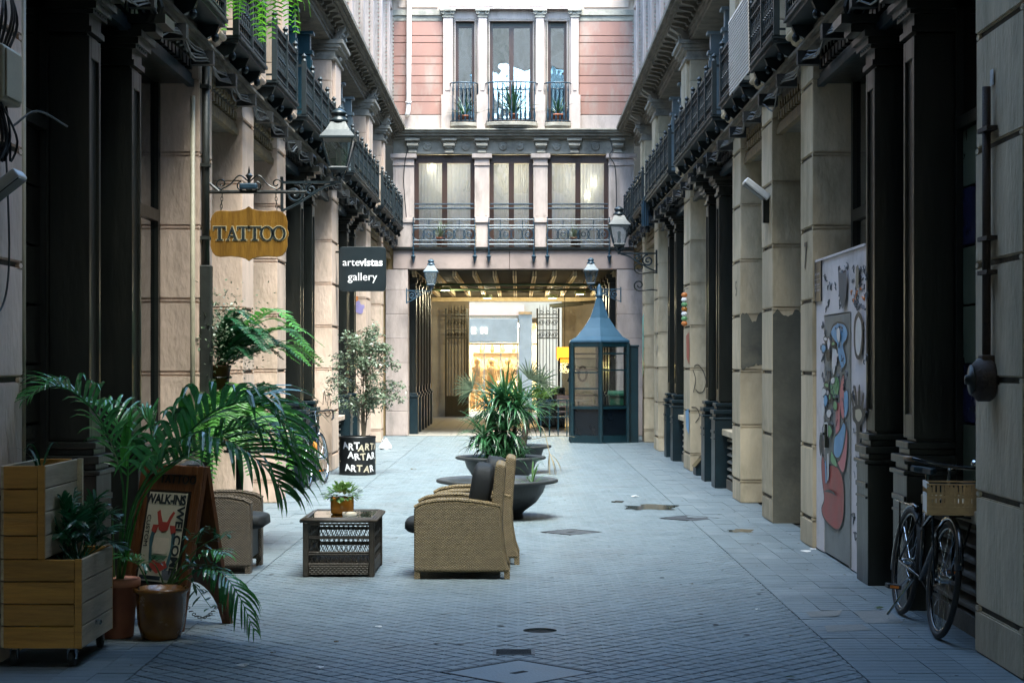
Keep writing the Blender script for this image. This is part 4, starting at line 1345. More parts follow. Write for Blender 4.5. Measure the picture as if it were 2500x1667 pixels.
for sg in (-1, 1):
    pts = [Vector((sx0 + sg * .01, yt, zb + .10)), Vector((sx0 + sg * .09, yt, zb + .15)), Vector((sx0 + sg * .17, yt, zb + .07)), Vector((sx0 + sg * .24, yt, zb + .03))]
    scr.tube(spline(pts, 16) + spiral((sx0 + sg * .25, yt, zb + .075), .055, .012, 1.2, 18, -math.pi / 2, 'xz', sg), .007, 5)
    scr.tube(spiral((sx0 + sg * .07, yt, zb + .05), .045, .01, 1.2, 16, math.pi / 2, 'xz', -sg), .007, 5)
scr.lathe([(.012, .0), (.03, .02), (.012, .05), (.015, .12), (.035, .15), (.012, .17), (.008, .2), (0, .24)], (sx0, yt, zb), 8)
ob('scrollwork', scr, 'iron_black', sgn)
for sg in (-1, 1):
    ch = MB()
    for k in range(7):
        u = k / 6
        p = Vector((sx0 + sg * (.245 + .015 * u), yt, zb - .03 - u * .20))
        ch.tube([p + Vector(((.010 * math.cos(a) if k % 2 else 0), (0 if k % 2 else .010 * math.cos(a)), .021 * math.sin(a))) for a in [i * math.pi / 4 for i in range(8)]], .0035, 4, True)
    ob('chain', ch, 'iron_black', sgn)
tag(ob('spotlight', MB().box(sx0 - .08, sx0 + .08, yt - .07, yt + .03, zb + .02, zb + .075), 'railing_blue', bevel=.012), 'small blue lamp box clamped on the bar above the wooden sign', 'lamp')

ya = 21.0 * K
ax = PX(833, ya)
az = PZ(618, ya)
sg2 = thing('hanging_sign', 'black artevistas gallery sign with rounded corners projecting from the left wall', 'sign', (ax, ya, PZ(670, ya)), world=True)
hw, hh2 = PX(887, ya) - ax, PZ(567, ya) - az
rr_ = .06
poly = []
for cx_, cz_, a0 in ((hw - rr_, hh2 - rr_, 0), (-hw + rr_, hh2 - rr_, 90), (-hw + rr_, -hh2 + rr_, 180), (hw - rr_, -hh2 + rr_, 270)):
    for k in range(6):
        a = math.radians(a0 + 18 * k)
        poly.append((ax + cx_ + rr_ * math.cos(a), az + cz_ + rr_ * math.sin(a)))
panel = ob('panel', MB().prism(poly, 'xz', ya - .03, ya + .03), 'sign_black', sg2, bevel=.005)
for s_, sz, bold, dx, dz in (('arte', .165, .0, -.175, .10), ('vistas', .165, .0045, .135, .10), ('gallery', .175, .0, .0, -.125)):
    tx = text(s_, sz, bold, .003)
    tx.xf(Matrix.Translation((ax + dx, ya - .034, az + dz)))
    ob('lettering', tx, 'letter_white', panel)
ob('bracket', MB().box(-XL, ax - hw + .001, ya - .015, ya + .015, az + .25, az + .28).box(-XL, ax - hw + .001, ya - .015, ya + .015, az - .28, az - .25), 'iron_black', sg2)

# ------------------------------------------------------------------ kiosk
kd = 37.2
kx = PX(1378, 36.9)
kio = thing('kiosk', 'dark teal glazed kiosk with a tall blue spired roof on the right', 'kiosk', (kx, kd, 0))
Rk = .665
def hx(r, i): 
    a = -math.pi / 2 + i * math.pi / 3
    return r * math.cos(a), r * math.sin(a)
fr = MB()
for i in range(6):
    x, y = hx(Rk, i)
    fr.lathe([(.05, .0), (.05, 2.06)], (x, y, 0), 6)
for z0, z1 in ((.0, .16), (.70, .76), (1.98, 2.07)):
    fr.lathe([(Rk + .03, z0), (Rk + .03, z1), (Rk - .04, z1), (Rk - .04, z0), (Rk + .03, z0)], (0, 0, 0), 6, -math.pi / 2)
ob('frame', fr, 'kiosk_paint', kio)
for i in range(6):
    a, b = Vector((*hx(Rk - .01, i), 0)), Vector((*hx(Rk - .01, i + 1), 0))
    ob('lower_panel', MB().add([(a.x, a.y, .16), (b.x, b.y, .16), (b.x, b.y, .70), (a.x, a.y, .70)], [(0, 1, 2, 3)]), 'kiosk_panel', kio)
    ob('pane', MB().add([(a.x, a.y, .76), (b.x, b.y, .76), (b.x, b.y, 1.98), (a.x, a.y, 1.98)], [(0, 1, 2, 3)]), 'pane_clear', kio)
    m = MB()
    for z in ((1.50, 1.80, 1.84)[i % 3], 1.84) if i != 5 else (1.12, 1.45):
        m.tube([(a.x, a.y, z), (b.x, b.y, z)], .02, 4)
    ob('glazing_bar', m, 'kiosk_paint', kio)
prof = [(67, 783), (53, 775), (37, 755), (21.6, 731), (13, 707), (8.5, 690), (6.5, 682)]
rp = [(hw * 36.9 / F / .866, PZ(y, 36.7)) for hw, y in prof]
rp = [(rp[0][0] + .01, 2.071), (rp[0][0] + .01, 2.10)] + [(r, z + .02) for r, z in rp]
rf = ob('roof', MB().lathe(rp, (0, 0, 0), 6, -math.pi / 2), 'kiosk_roof_paint', kio)
ob('finial', MB().lathe([(.075, 3.02), (.085, 3.06), (.05, 3.09), (.05, 3.22), (.02, 3.27), (0, 3.30)], (0, 0, 0), 10), 'kiosk_roof_paint', rf, smooth=True)
ob('side_cabinet', MB().box(.585, .80, -.25, .35, 0, 1.98).box(.575, .815, -.27, .37, 1.98, 2.02), 'kiosk_paint', kio, bevel=.01)
bn = thing('wheelie_bin', 'green plastic wheelie bin seen through the glass of the kiosk', 'bin', (PX(1424, 39.6), 39.4, 0))
bb = MB().add([(-.2, -.22, .08), (.2, -.22, .08), (.2, .22, .08), (-.2, .22, .08), (-.26, -.3, .93), (.26, -.3, .93), (.26, .3, .93), (-.26, .3, .93)], [(3, 2, 1, 0), (4, 5, 6, 7), (0, 1, 5, 4), (1, 2, 6, 5), (2, 3, 7, 6), (3, 0, 4, 7)])
ob('body', bb, 'bin_green', bn, bevel=.02)
ob('lid', MB().prism([(-.34, .93), (.30, .93), (.30, .97), (0, 1.04), (-.34, .99)], 'yz', -.28, .28), 'bin_green', bn, bevel=.01)
for x in (-.2, .2): ob('wheel', MB().lathe([(.0, -.03), (.1, -.03), (.1, .03), (0, .03)], (x, .24, .1), 14, axis='x'), 'rubber', bn)

# ------------------------------------------------------------------ things in the passage
cd = 47.5
cl = thing('chandelier', 'glowing amber fringed lamp hanging beside the kiosk roof', 'lamp', (PX(1297, cd), cd, PZ(828, cd)))
for i in range(26):
    a = 2 * math.pi * i / 26
    z = R.uniform(.0, .10)
    ob('fringe_strip', MB().obox((.21 * math.cos(a), .21 * math.sin(a), .18 + z / 2), (.055, .006, .36 - z), Matrix.Rotation(a + math.pi / 2, 3, 'Z')), 'shade_amber', cl)
ob('lower_tier', MB().lathe([(.13, -.06), (.14, .1), (.12, .3)], (0, 0, 0), 18), 'shade_amber', cl)
ob('cord', MB().tube([(0, 0, .34), (0, 0, 3.81 - PZ(828, cd))], .008, 5), 'cable_black', cl)
lp = bpy.data.lights.new('chandelier_bulb', 'POINT'); lp.energy = 25; lp.color = (1, .62, .22); lp.shadow_soft_size = .15
lo = bpy.data.objects.new('chandelier_bulb', lp); lo.location = (0, 0, -.18); COL.objects.link(lo); lo.parent = cl
for i, (x, y) in enumerate(((-.9, YE + 11.5), (1.0, YE + 11.5), (1.7, YE + 8.5), (-1.9, YE + 6.0))):
    c = thing('ceiling_lamp', '%s round ceiling lamp under the passage joists' % ('rear left', 'rear right', 'middle right', 'front left')[i], 'lamp', (x, y, 3.53), group='lamps under the passage ceiling')
    ob('disc', MB().lathe([(.0, 0), (.11, 0), (.12, .03)], (0, 0, 0), 16), 'lamp_warm', c)
    ob('rim', MB().lathe([(.12, .0), (.15, .0), (.15, .10), (.12, .10)], (0, 0, 0), 16), 'green_metal', c)
    l = bpy.data.lights.new('ceiling_bulb', 'POINT'); l.energy = 14 if i < 2 else 4; l.color = (1, .82, .55); l.shadow_soft_size = .12
    o = bpy.data.objects.new('ceiling_bulb', l); o.location = (0, 0, -.12); COL.objects.link(o); o.parent = c
aw = MB()
q = 52.5
aw.tube([P(1262, 702, q), P(1310, 697, q), P(1385, 692, q)], .05, 6)
aw.tube([P(1268, 706, q), P(1340, 698, q)], .035, 6)
aw.tube([(PX(1385, q), q, PZ(692, q)), (wr + .12, q, PZ(690, q))], .04, 6)
tag(ob('awning_arm', aw, 'iron_black'), 'folded black awning arm under the ceiling above the right gate leaf', 'awning')
cb = thing('display_cabinet', 'dark glass-topped display cabinet left of the kiosk in the passage', 'cabinet', (PX(1266, 45.5), 45.5, 0))
ob('body', MB().box(-.32, .32, -.25, .25, .08, .55), 'kiosk_panel', cb, bevel=.01)
ob('case', MB().box(-.31, .31, -.24, .24, .56, 1.0), 'pane_clear', cb)
ob('frame', MB().box(.31, .345, -.27, -.24, .0, 1.02).box(-.345, -.31, -.27, -.24, .0, 1.02).box(-.31, .31, -.27, -.24, .98, 1.01).box(-.345, .345, .24, .27, 0, 1.02), 'kiosk_paint', cb)
rl = MB()
for z in (.42, .80): rl.box(PX(1240, 40.0), PX(1318, 40.0), 39.98, 40.02, z, z + .03)
for x in (1242, 1262, 1282, 1302, 1316): rl.box(PX(x, 40.) - .015, PX(x, 40.) + .015, 39.985, 40.015, 0, .80)
tag(ob('barrier', rl, 'kiosk_paint'), 'low dark metal barrier joined to the left side of the kiosk', 'barrier')
ch_ = thing('bistro_chair', 'small pink-seated chair behind the barrier left of the kiosk', 'chair', (PX(1296, 44.), 44., 0))
ob('seat', MB().box(-.2, .2, -.2, .2, .43, .47), 'shop_pink', ch_, bevel=.015)
for x in (-.17, .17):
    for y in (-.17, .17): ob('leg', MB().tube([(x, y, .43), (x * 1.15, y * 1.15, 0)], .012, 6), 'iron_black', ch_)
ob('backrest', MB().box(-.19, .19, .17, .2, .55, .85), 'shop_pink', ch_, bevel=.015)
ob('back_frame', MB().box(-.2, -.18, .17, .2, .47, .86).box(.18, .2, .17, .2, .47, .86), 'iron_black', ch_)
gs = thing('glass_screen', 'glass wind screen with large 70 lettering behind the kiosk', 'screen', (PX(1335, 46.5), 46.5, 0))
ob('pane', MB().box(-.55, .55, -.006, .006, .25, 1.75), 'pane_clear', gs)
ob('frame', MB().box(-.58, -.55, -.02, .02, 0, 1.78).box(.55, .58, -.02, .02, 0, 1.78).box(-.55, .55, -.02, .02, 1.75, 1.78).box(-.55, .55, -.02, .02, .22, .25).box(-.55, .55, -.02, .02, .78, .82), 'iron_black', gs)
tx = text('70', .62, .0, .004); tx.xf(Matrix.Translation((-.12, -.014, 1.34)))
ob('lettering', tx, 'iron_black', gs)
bt = thing('bistro_table', 'round bistro table with a pale top behind the barrier', 'table', (PX(1330, 43.0), 43.4, 0))
ob('top', MB().lathe([(.32, .72), (.33, .735), (.32, .75)], (0, 0, 0), 24), 'shop_wall', bt)
ob('stem', MB().lathe([(.2, 0), (.2, .02), (.03, .05), (.025, .72)], (0, 0, 0), 14), 'iron_black', bt)

# ------------------------------------------------------------------ wicker chairs, table
def armchair(label, wick, loc, rz, front='panel_grey'):
    t = thing('wicker_armchair', label, 'armchair', loc, rz, group='wicker armchairs in the alley')
    prof = [(.36, .055), (.36, .545), (.30, .575), (.18, .597), (.02, .60), (-.14, .585), (-.30, .555), (-.312, .42), (-.322, .26), (-.342, .14), (-.372, .055)]
    for y0, y1 in ((-.355, -.235), (.235, .355)):
        a = ob('arm', MB().prism(prof, 'xz', y0, y1), wick, t, bevel=.018)
        top = MB()
        tp = [(.358, .548), (.30, .578), (.18, .60), (.02, .603), (-.14, .588), (-.298, .558)]
        for y in (y0 + .012, (y0 + y1) / 2, y1 - .012): top.tube([(x, y, z) for x, z in tp], .012, 6)
        ob('braid', top, wick, a)
    for x in (.335, -.35):
        for y in (-.30, .30): ob('foot', MB().box(x - .022, x + .022, y - .05, y + .05, 0, .06), wick, t)
    ob('seat_base', MB().box(-.25, .335, -.234, .234, .10, .33), front, t, bevel=.01)
    bp = [(-.20, .30), (-.235, .60), (-.26, .86), (-.285, .88), (-.345, .86), (-.325, .60), (-.305, .30)]
    bk = ob('backrest', MB().prism(bp, 'xz', -.30, .30), wick, t, bevel=.02)
    ob('back_panel', MB().box(-.306, -.25, -.234, .234, .06, .30), wick, t)
    return t
def cushion(name, label, loc, rz, seat=True):
    c = MB()
    if seat: hx_, hy_, hz_ = .30, .232, .065
    else: hx_, hy_, hz_ = .085, .25, .22
    n = 14
    vs_, fs_ = [], []
    for i in range(n + 1):
        for j in range(2 * n):
            th = math.pi * i / n - math.pi / 2; ph = math.pi * j / n
            def se(v, e): return math.copysign(abs(v) ** e, v)
            x = se(math.cos(th), .35) * se(math.cos(ph), .4); y = se(math.cos(th), .35) * se(math.sin(ph), .4); z = se(math.sin(th), .6)
            w = 1 + .05 * noise.noise(Vector((x * 2, y * 2, z * 2 + loc[1])))
            vs_.append((x * hx_ * w, y * hy_ * w, z * hz_ * w))
    for i in range(n):
        for j in range(2 * n):
            k = (j + 1) % (2 * n)
            fs_.append((i * 2 * n + j, i * 2 * n + k, (i + 1) * 2 * n + k, (i + 1) * 2 * n + j))
    c.add(vs_, fs_)
    if not seat: c.xf(Matrix.Rotation(math.radians(-9), 4, 'Y'))
    o = ob(name, c, 'cushion_black', smooth=True)
    o.location, o.rotation_euler = loc, (0, 0, rz)
    return tag(o, label, 'cushion', 'black chair cushions')
y_c1, y_c2, y_c3 = gd(1330) + .355, gd(1297) + .355, gd(1318) + .36
armchair('light wicker armchair nearest the camera, seen from its side', 'wicker_light', (-.435, y_c1, 0), math.pi, 'wicker_light')
armchair('light wicker armchair standing behind the nearest one, beside the bowl planter', 'wicker_light', (-.36, y_c2, 0), math.pi, 'wicker_light')
armchair('brown wicker armchair with a grey front behind the palm on the left', 'wicker_brown', (-2.45, y_c3, 0), 0)
for nm, x, y, rz in (('nearest armchair', -.435, y_c1, math.pi), ('second armchair', -.36, y_c2, math.pi), ('left-hand armchair', -2.45, y_c3, 0)):
    s_ = -1 if rz else 1
    cushion('seat_cushion', 'black seat cushion on the %s' % nm, (x + s_ * .145, y, .33 + .062), rz)
    cushion('back_cushion', 'black back cushion leaning in the %s' % nm, (x - s_ * .145, y, .62 + .03), rz, False)

ty0 = gd(1325); tx0, tx1 = PX(695, ty0), PX(860, ty0); ty1 = ty0 + .82
tb = thing('wicker_table', 'dark rattan coffee table with a glass top and lattice sides', 'table', ((tx0 + tx1) / 2, (ty0 + ty1) / 2, 0))
hx_, hy_, tz = (tx1 - tx0) / 2, (ty1 - ty0) / 2, .446
for x in (-1, 1):
    for y in (-1, 1): ob('leg', MB().box(x * hx_, x * (hx_ - .045), y * hy_, y * (hy_ - .045), 0, tz - .02), 'rattan_dark', tb, bevel=.01)
rim = MB()
for k in range(3):
    o_ = .012 - .016 * k
    rim.tube([(-hx_ - o_, -hy_ - o_, tz - .012 + .006 * k), (hx_ + o_, -hy_ - o_, tz - .012 + .006 * k), (hx_ + o_, hy_ + o_, tz - .012 + .006 * k), (-hx_ - o_, hy_ + o_, tz - .012 + .006 * k)], .014, 6, True)
ob('rim', rim, 'rattan_dark', tb, smooth=True)
ob('top_weave', MB().box(-hx_ + .03, hx_ - .03, -hy_ + .03, hy_ - .03, tz - .022, tz - .008), 'wicker_dark', tb)
ob('glass_top', MB().box(-hx_ + .02, hx_ - .02, -hy_ + .02, hy_ - .02, tz, tz + .006), 'table_glass', tb)
for ax_, c0, L_ in (('x', -hy_ + .02, hx_), ('x', hy_ - .02, hx_), ('y', -hx_ + .02, hy_), ('y', hx_ - .02, hy_)):
    lt = MB()
    def pt(a, z): return (a, c0, z) if ax_ == 'x' else (c0, a, z)
    for z in (.085, .10, .175, .19, .30, .31, .405): lt.tube([pt(-L_ + .04, z), pt(L_ - .04, z)], .009, 5)
    for z0, z1 in ((.10, .175), (.19, .30), (.31, .405)):
        n = int(L_ * 2 / .045)
        for k in range(n):
            a = -L_ + .05 + (2 * L_ - .1) * (k + .5) / n
            for sg in (-1, 1): lt.tube([pt(a - sg * .02, z0), pt(a + sg * .02, z1)], .0035, 4)
    ob('lattice', lt, 'rattan_dark', tb)
ob('shelf', MB().box(-hx_ + .03, hx_ - .03, -hy_ + .03, hy_ - .03, .085, .10), 'wicker_dark', tb)
ob('skirt', MB().box(-hx_ + .05, hx_ - .05, -hy_ + .01, -hy_ + .03, .02, .084).box(-hx_ + .05, hx_ - .05, hy_ - .03, hy_ - .01, .02, .084).box(-hx_ + .01, -hx_ + .03, -hy_ + .05, hy_ - .05, .02, .084).box(hx_ - .03, hx_ - .01, -hy_ + .05, hy_ - .05, .02, .084), 'wicker_dark', tb)
fp = thing('flower_pot', 'orange glazed pot of leafy green plant on the coffee table', 'potted plant', (PX(786, ty0 + .40), ty0 + .40, tz + .007))
ob('pot', MB().lathe([(.075, 0), (.09, .01), (.093, .05), (.092, .135), (.085, .135), (.083, .11), (0, .108)], (0, 0, 0), 28), 'glaze_orange', fp, smooth=True)
lf = MB()
for k in range(170):
    a, e = R.uniform(0, 2 * math.pi), R.uniform(-.35, 1.2)
    d = Vector((math.cos(a) * math.cos(e), math.sin(a) * math.cos(e), math.sin(e)))
    p = Vector((0, 0, .14)) + Vector((d.x * .13, d.y * .13, d.z * .075 + .01)) * R.uniform(.55, 1.05)
    lf.blade(p, (d + Vector((0, 0, R.uniform(-.2, .3)))).normalized(), R.uniform(.04, .06), R.uniform(.03, .04), .8, 3, fold=.1)
ob('foliage', lf, 'kalanchoe_leaf', fp, kind='stuff')
at = thing('ashtray', 'round cream ashtray in front of the orange pot', 'ashtray', (PX(803, ty0 + .22), ty0 + .22, tz + .007))
ob('dish', MB().lathe([(.052, 0), (.056, .006), (.056, .03), (.046, .03), (.043, .012), (0, .012)], (0, 0, 0), 24), 'ceramic_cream', at, smooth=True)
for k in range(3): ob('notch', MB().obox((.051 * math.cos(2.1 * k), .051 * math.sin(2.1 * k), .031), (.014, .012, .004), Matrix.Rotation(2.1 * k, 3, 'Z')), 'soil', at)

# ------------------------------------------------------------------ wooden planter on castors
wp = thing('wooden_planter', 'stepped wooden plank planter on castors at the lower left', 'planter', (PX(10, gd(1530)), gd(1530), 0))
W_, D_, zb, zm, zt = .405, .72, .10, .585, 1.093
wt = .205
n_low, n_up = 4, 4
hb = (zm - zb) / n_low; hu = (zt - zm) / n_up
for k in range(n_low):
    z0, z1 = zb + k * hb + .002, zb + (k + 1) * hb - .003
    ob('plank', MB().box(0, W_ - .02, -.02, 0, z0, z1), 'planter_wood', wp, bevel=.004)
    ob('plank', MB().box(0, W_ - .02, D_, D_ + .02, z0, z1), 'planter_wood', wp, bevel=.004)
    ob('plank', MB().box(W_, W_ + .02, 0, D_, z0, z1), 'planter_wood_lit', wp, bevel=.004)
    ob('plank', MB().box(-.02, 0, 0, D_, z0, z1), 'planter_wood_lit', wp, bevel=.004)
for k in range(n_up):
    z0, z1 = zm + k * hu + .002, zm + (k + 1) * hu - .003
    ob('plank', MB().box(0, wt - .02, -.02, 0, z0, z1), 'planter_wood', wp, bevel=.004)
    ob('plank', MB().box(0, wt - .02, D_, D_ + .02, z0, z1), 'planter_wood', wp, bevel=.004)
    ob('plank', MB().box(wt, wt + .02, 0, D_, z0, z1), 'planter_wood_lit', wp, bevel=.004)
    ob('plank', MB().box(-.02, 0, 0, D_, z0, z1), 'planter_wood_lit', wp, bevel=.004)
for x, y, z1 in ((W_ - .018, -.018, zm), (wt - .018, -.018, zt), (W_ - .018, D_, zm)):
    z0 = zb if x > wt else zm
    ob('corner_post', MB().box(x, x + .036, y, y + .016, z0, z1), 'planter_wood', wp)
ob('inner_post', MB().box(wt + .021, wt + .05, D_ - .03, D_, zm - .1, zt), 'planter_wood_lit', wp)
ob('soil', MB().box(.003, W_ - .003, .003, D_ - .003, zm - .10, zm - .06).box(.003, wt - .003, .003, D_ - .003, zt - .10, zt - .06), 'soil', wp)
ob('tap', MB().lathe([(.014, 0), (.014, .03), (.006, .035)], (W_ + .02, .30, .20), 10, axis='x'), 'chrome', wp)
for x in (.05, W_ - .04):
    for y in (.02, D_ - .05):
        c = ob('castor', MB().lathe([(0, -.016), (.04, -.016), (.045, -.01), (.045, .01), (.04, .016), (0, .016)], (x, y, .045), 16, axis='x'), 'rubber', wp)
        ob('fork', MB().box(x - .022, x - .018, y - .02, y + .02, .04, .098).box(x + .018, x + .022, y - .02, y + .02, .04, .098), 'chrome', c)
bx0 = Vector(wp.location)
bush = thing('leafy_plant', 'dense dark green feathery palm growing in the lower box of the planter', 'plant', tuple(bx0 + Vector((.30, .36, zm - .06))))
for k in range(34):
    a = R.uniform(0, 2 * math.pi); e = R.uniform(.5, 1.45)
    d = Vector((math.cos(a) * math.cos(e), math.sin(a) * math.cos(e), math.sin(e)))
    L_ = R.uniform(.28, .46)
    b0 = Vector((R.uniform(-.05, .05), R.uniform(-.15, .15), 0))
    m = MB()
    frond(m, [b0, b0 + d * L_ * .5, b0 + d * L_ * .85 + Vector((0, 0, -.02)), b0 + d * L_ * 1.05 + Vector((d.x * .05, d.y * .05, -.09))], .12, 12, .02, .5, .3, .1, .8, 8, .004)
    ob('frond', m, 'bush_leaf', bush)
sp_ = thing('sprig_plant', 'sparse strappy sprouts in the tall box of the planter', 'plant', tuple(bx0 + Vector((.10, .3, zt - .06))))
for k in range(7):
    a = R.uniform(0, 6.28)
    ob('leaf', MB().blade((R.uniform(-.03, .03), R.uniform(-.1, .1), 0), (math.cos(a) * .6, math.sin(a) * .6, 1), R.uniform(.15, .35), .014, 1.2, 7), 'bush_leaf', sp_)

# ------------------------------------------------------------------ sandwich board
abx, aby = PX(405, 11.3), 11.3
ab = thing('sandwich_board', 'wooden sandwich board with a walk-ins welcome poster behind the brown pot', 'signboard', (abx, aby, 0), math.radians(-36))
pw, ph, lean = .56, 1.02, .20
def lean_m(s): return Matrix.Translation((0, s * lean * 1.05, 0)) @ Matrix.Rotation(math.radians(-s * -11.5), 4, 'X') if s < 0 else Matrix.Translation((0, s * lean * 1.05, 0)) @ Matrix.Rotation(math.radians(11.5), 4, 'X')
mf = Matrix.Translation((0, -.21, 0)) @ Matrix.Rotation(math.radians(-11.5), 4, 'X')
mk = Matrix.Translation((0, .21, 0)) @ Matrix.Rotation(math.radians(11.5), 4, 'X')
def arch(m, mm, nm):
    pts = [(-pw / 2, 0), (-pw / 2 + .07, 0)] + [(-pw / 2 + .07 + .42 * (1 - math.cos(a)) / 2, .26 * math.sin(a) * 1.0) for a in [math.pi * i / 12 for i in range(1, 12)]] + [(pw / 2 - .07, 0), (pw / 2, 0), (pw / 2, ph), (-pw / 2, ph)]
    q = MB()
    # two legs and a panel above the arch, built as vertical slices
    n = 24
    for i in range(n):
        x0 = -pw / 2 + pw * i / n; x1 = -pw / 2 + pw * (i + 1) / n
        def zz(x):
            u = (x + pw / 2 - .07) / (pw - .14)
            return .26 * math.sqrt(max(0, 1 - (2 * u - 1) ** 2)) if 0 < u < 1 else 0
        za, zb_ = zz(x0), zz(x1)
        q.prism([(x0, za), (x1, zb_), (x1, ph), (x0, ph)], 'xz', -.014, .014)
    q.xf(mm)
    return ob(nm, q, 'board_wood', ab)
fpn = arch(None, mf, 'front_panel')
arch(None, mk, 'back_panel')
fm_ = MB()
for x in (-pw / 2, pw / 2 - .05): fm_.box(x, x + .05, -.03, -.0145, .02, ph)
fm_.box(-pw / 2 + .05, pw / 2 - .05, -.03, -.0145, ph - .06, ph)
ob('moulding', fm_.xf(mf), 'board_wood', fpn, bevel=.006)
ob('poster_frame', MB().box(-.185, .195, -.024, -.0146, .27, .86).xf(mf), 'iron_black', fpn)
ob('poster', MB().box(-.165, .175, -.027, -.0245, .285, .845).xf(mf), 'poster_paper', fpn)
def onposter(mb_, mat_, nm, dx, dz, y=-.0285):
    mb_.xf(Matrix.Translation((dx, y, dz)))
    return ob(nm, mb_.xf(mf), mat_, fpn)
onposter(text('WALK-INS', .082, .003, .0006, .92), 'letter_dark', 'lettering', -.01, .80)
tw = text('WELCOME', .088, .003, .0006); tw.xf(Matrix.Rotation(math.radians(90), 4, 'Y'))
onposter(tw, 'letter_dark', 'lettering', .135, .55)
tw = text('CUSTOM', .05, .0, .0006); tw.xf(Matrix.Rotation(math.radians(90), 4, 'Y'))
onposter(tw, 'letter_dark', 'lettering', -.14, .60)
onposter(text('TATTOO', .075, .0, .002, 1.1), 'letter_dark', 'lettering', .06, .93, -.017)
def blob(pts, dy=0): return MB().prism([(x, z) for x, z in pts], 'xz', -.0005 - dy, .0005)
pr_ = [(-.07, .72), (-.045, .735), (-.03, .70), (-.01, .66), (.03, .66), (.05, .70), (.075, .73), (.09, .72), (.06, .67), (.045, .61), (.0, .595), (-.035, .61), (-.05, .66)]
onposter(blob(pr_), 'poster_red', 'print', 0, 0)
for sg in (-1, 1):
    onposter(blob([(sg * .06, .62), (sg * .10, .62), (sg * .115, .55), (sg * .10, .44), (sg * .085, .37), (sg * .05, .35), (sg * .07, .42), (sg * .085, .5), (sg * .08, .57)]), 'poster_teal', 'print', .01, 0)
    onposter(blob([(sg * .05, .64), (sg * .10, .64), (sg * .11, .60), (sg * .07, .585)], .0006), 'poster_red', 'print', .01, 0)
onposter(blob([(-.06, .56), (.07, .56), (.08, .5), (.06, .46), (-.05, .46), (-.07, .5)]), 'ceramic_cream', 'print', .0, 0)
onposter(blob([(-.08, .38), (0, .335), (.09, .38), (.06, .42), (.02, .40), (-.05, .42)], .0004), 'poster_red', 'print', .0, 0)
onposter(blob([(-.07, .45), (.08, .45), (.05, .425), (-.05, .42)], .0005), 'poster_green', 'print', .0, 0)
onposter(blob([(.05, .30), (.165, .30), (.165, .36), (.05, .36)]), 'ink_grey', 'print', .0, 0)
onposter(blob([(-.15, .295), (.04, .295), (.04, .32), (-.15, .32)]), 'letter_dark', 'print', .0, 0)
cn_ = MB()
for sx2 in (-1, 1):
    p0 = Vector((sx2 * (pw / 2 - .035), -.19, .22)); p1 = Vector((sx2 * (pw / 2 - .035), .19, .22))
    n = 16
    for k in range(n):
        u = (k + .5) / n
        p = p0.lerp(p1, u) + Vector((0, 0, -.16 * (1 - (2 * u - 1) ** 2)))
        cn_.tube([p + Vector((.008 * math.cos(a) * (k % 2), .016 * math.sin(a), .008 * math.cos(a) * (1 - k % 2))) for a in [i * math.pi / 3 for i in range(6)]], .003, 4, True)
ob('chain', cn_, 'iron_black', ab)
ob('hinge', MB().tube([(-.2, 0, 1.0), (-.1, 0, 1.0)], .012, 6).tube([(.1, 0, 1.0), (.2, 0, 1.0)], .012, 6), 'iron_black', ab)

# ------------------------------------------------------------------ pots and plants on the left
def pot(parent, prof, mat_, soil_r, soil_z, nm='pot'):
    ob(nm, MB().lathe(prof, (0, 0, 0), 32), mat_, parent, smooth=True)
    ob('soil', MB().lathe([(soil_r, soil_z - .01), (soil_r, soil_z), (0, soil_z + .008)], (0, 0, 0), 20), 'soil', parent)
kp = G(266, 1476)
kp = Vector((PX(268, 10.75), 10.75, 0))
palm = thing('kentia_palm', 'large arching palm in a slim terracotta pot behind the wooden planter', 'potted palm', tuple(kp), world=True)
pm_ = MB().lathe([(.085, 0), (.10, .01), (.125, .31), (.14, .31), (.14, .355), (.125, .355), (.122, .33), (0, .32)], tuple(kp), 32)
ob('pot', pm_, 'terracotta', palm, smooth=True)
ob('rim', MB().lathe([(.141, .312), (.1425, .333), (.141, .354)], tuple(kp), 32), 'terracotta_pale', palm, smooth=True)
fr_defs = [
 ([(272, 1335, 10.75), (285, 1150, 10.6), (262, 1030, 10.45), (205, 930, 10.3), (130, 885, 10.15), (60, 915, 10.05)], .36, 24, .026, .9, .35, 'palm_leaf'),
 ([(276, 1335, 10.75), (300, 1180, 10.5), (345, 1085, 10.3), (420, 1005, 10.15), (500, 940, 10.05), (590, 925, 10.0), (665, 985, 9.95)], .62, 25, .044, 1.05, .30, 'palm_leaf'),
 ([(278, 1335, 10.75), (315, 1150, 10.4), (400, 1060, 10.2), (500, 1020, 10.05), (590, 1055, 9.95), (650, 1130, 9.9)], .58, 23, .040, 1.25, .3, 'palm_leaf'),
 ([(270, 1335, 10.8), (290, 1150, 10.9), (292, 1040, 11.0), (265, 960, 11.05), (215, 925, 11.1)], .30, 18, .026, .6, .35, 'palm_leaf'),
 ([(274, 1335, 10.8), (310, 1160, 10.9), (350, 1070, 11.0), (345, 985, 11.0), (322, 950, 11.0)], .30, 16, .030, .5, .45, 'palm_leaf'),
 ([(280, 1335, 10.75), (330, 1140, 10.5), (430, 1045, 10.3), (540, 985, 10.2), (640, 1005, 10.15), (700, 1080, 10.1)], .48, 26, .028, 1.2, .35, 'palm_leaf_bright'),
]
for pts, L_, n, w, dr, st, mt in fr_defs:
    ob('frond', frond(MB(), [P(*p) for p in pts], L_, n, w, dr, st, .35, .75, 20, .009, .10, segs=6), mt, palm)
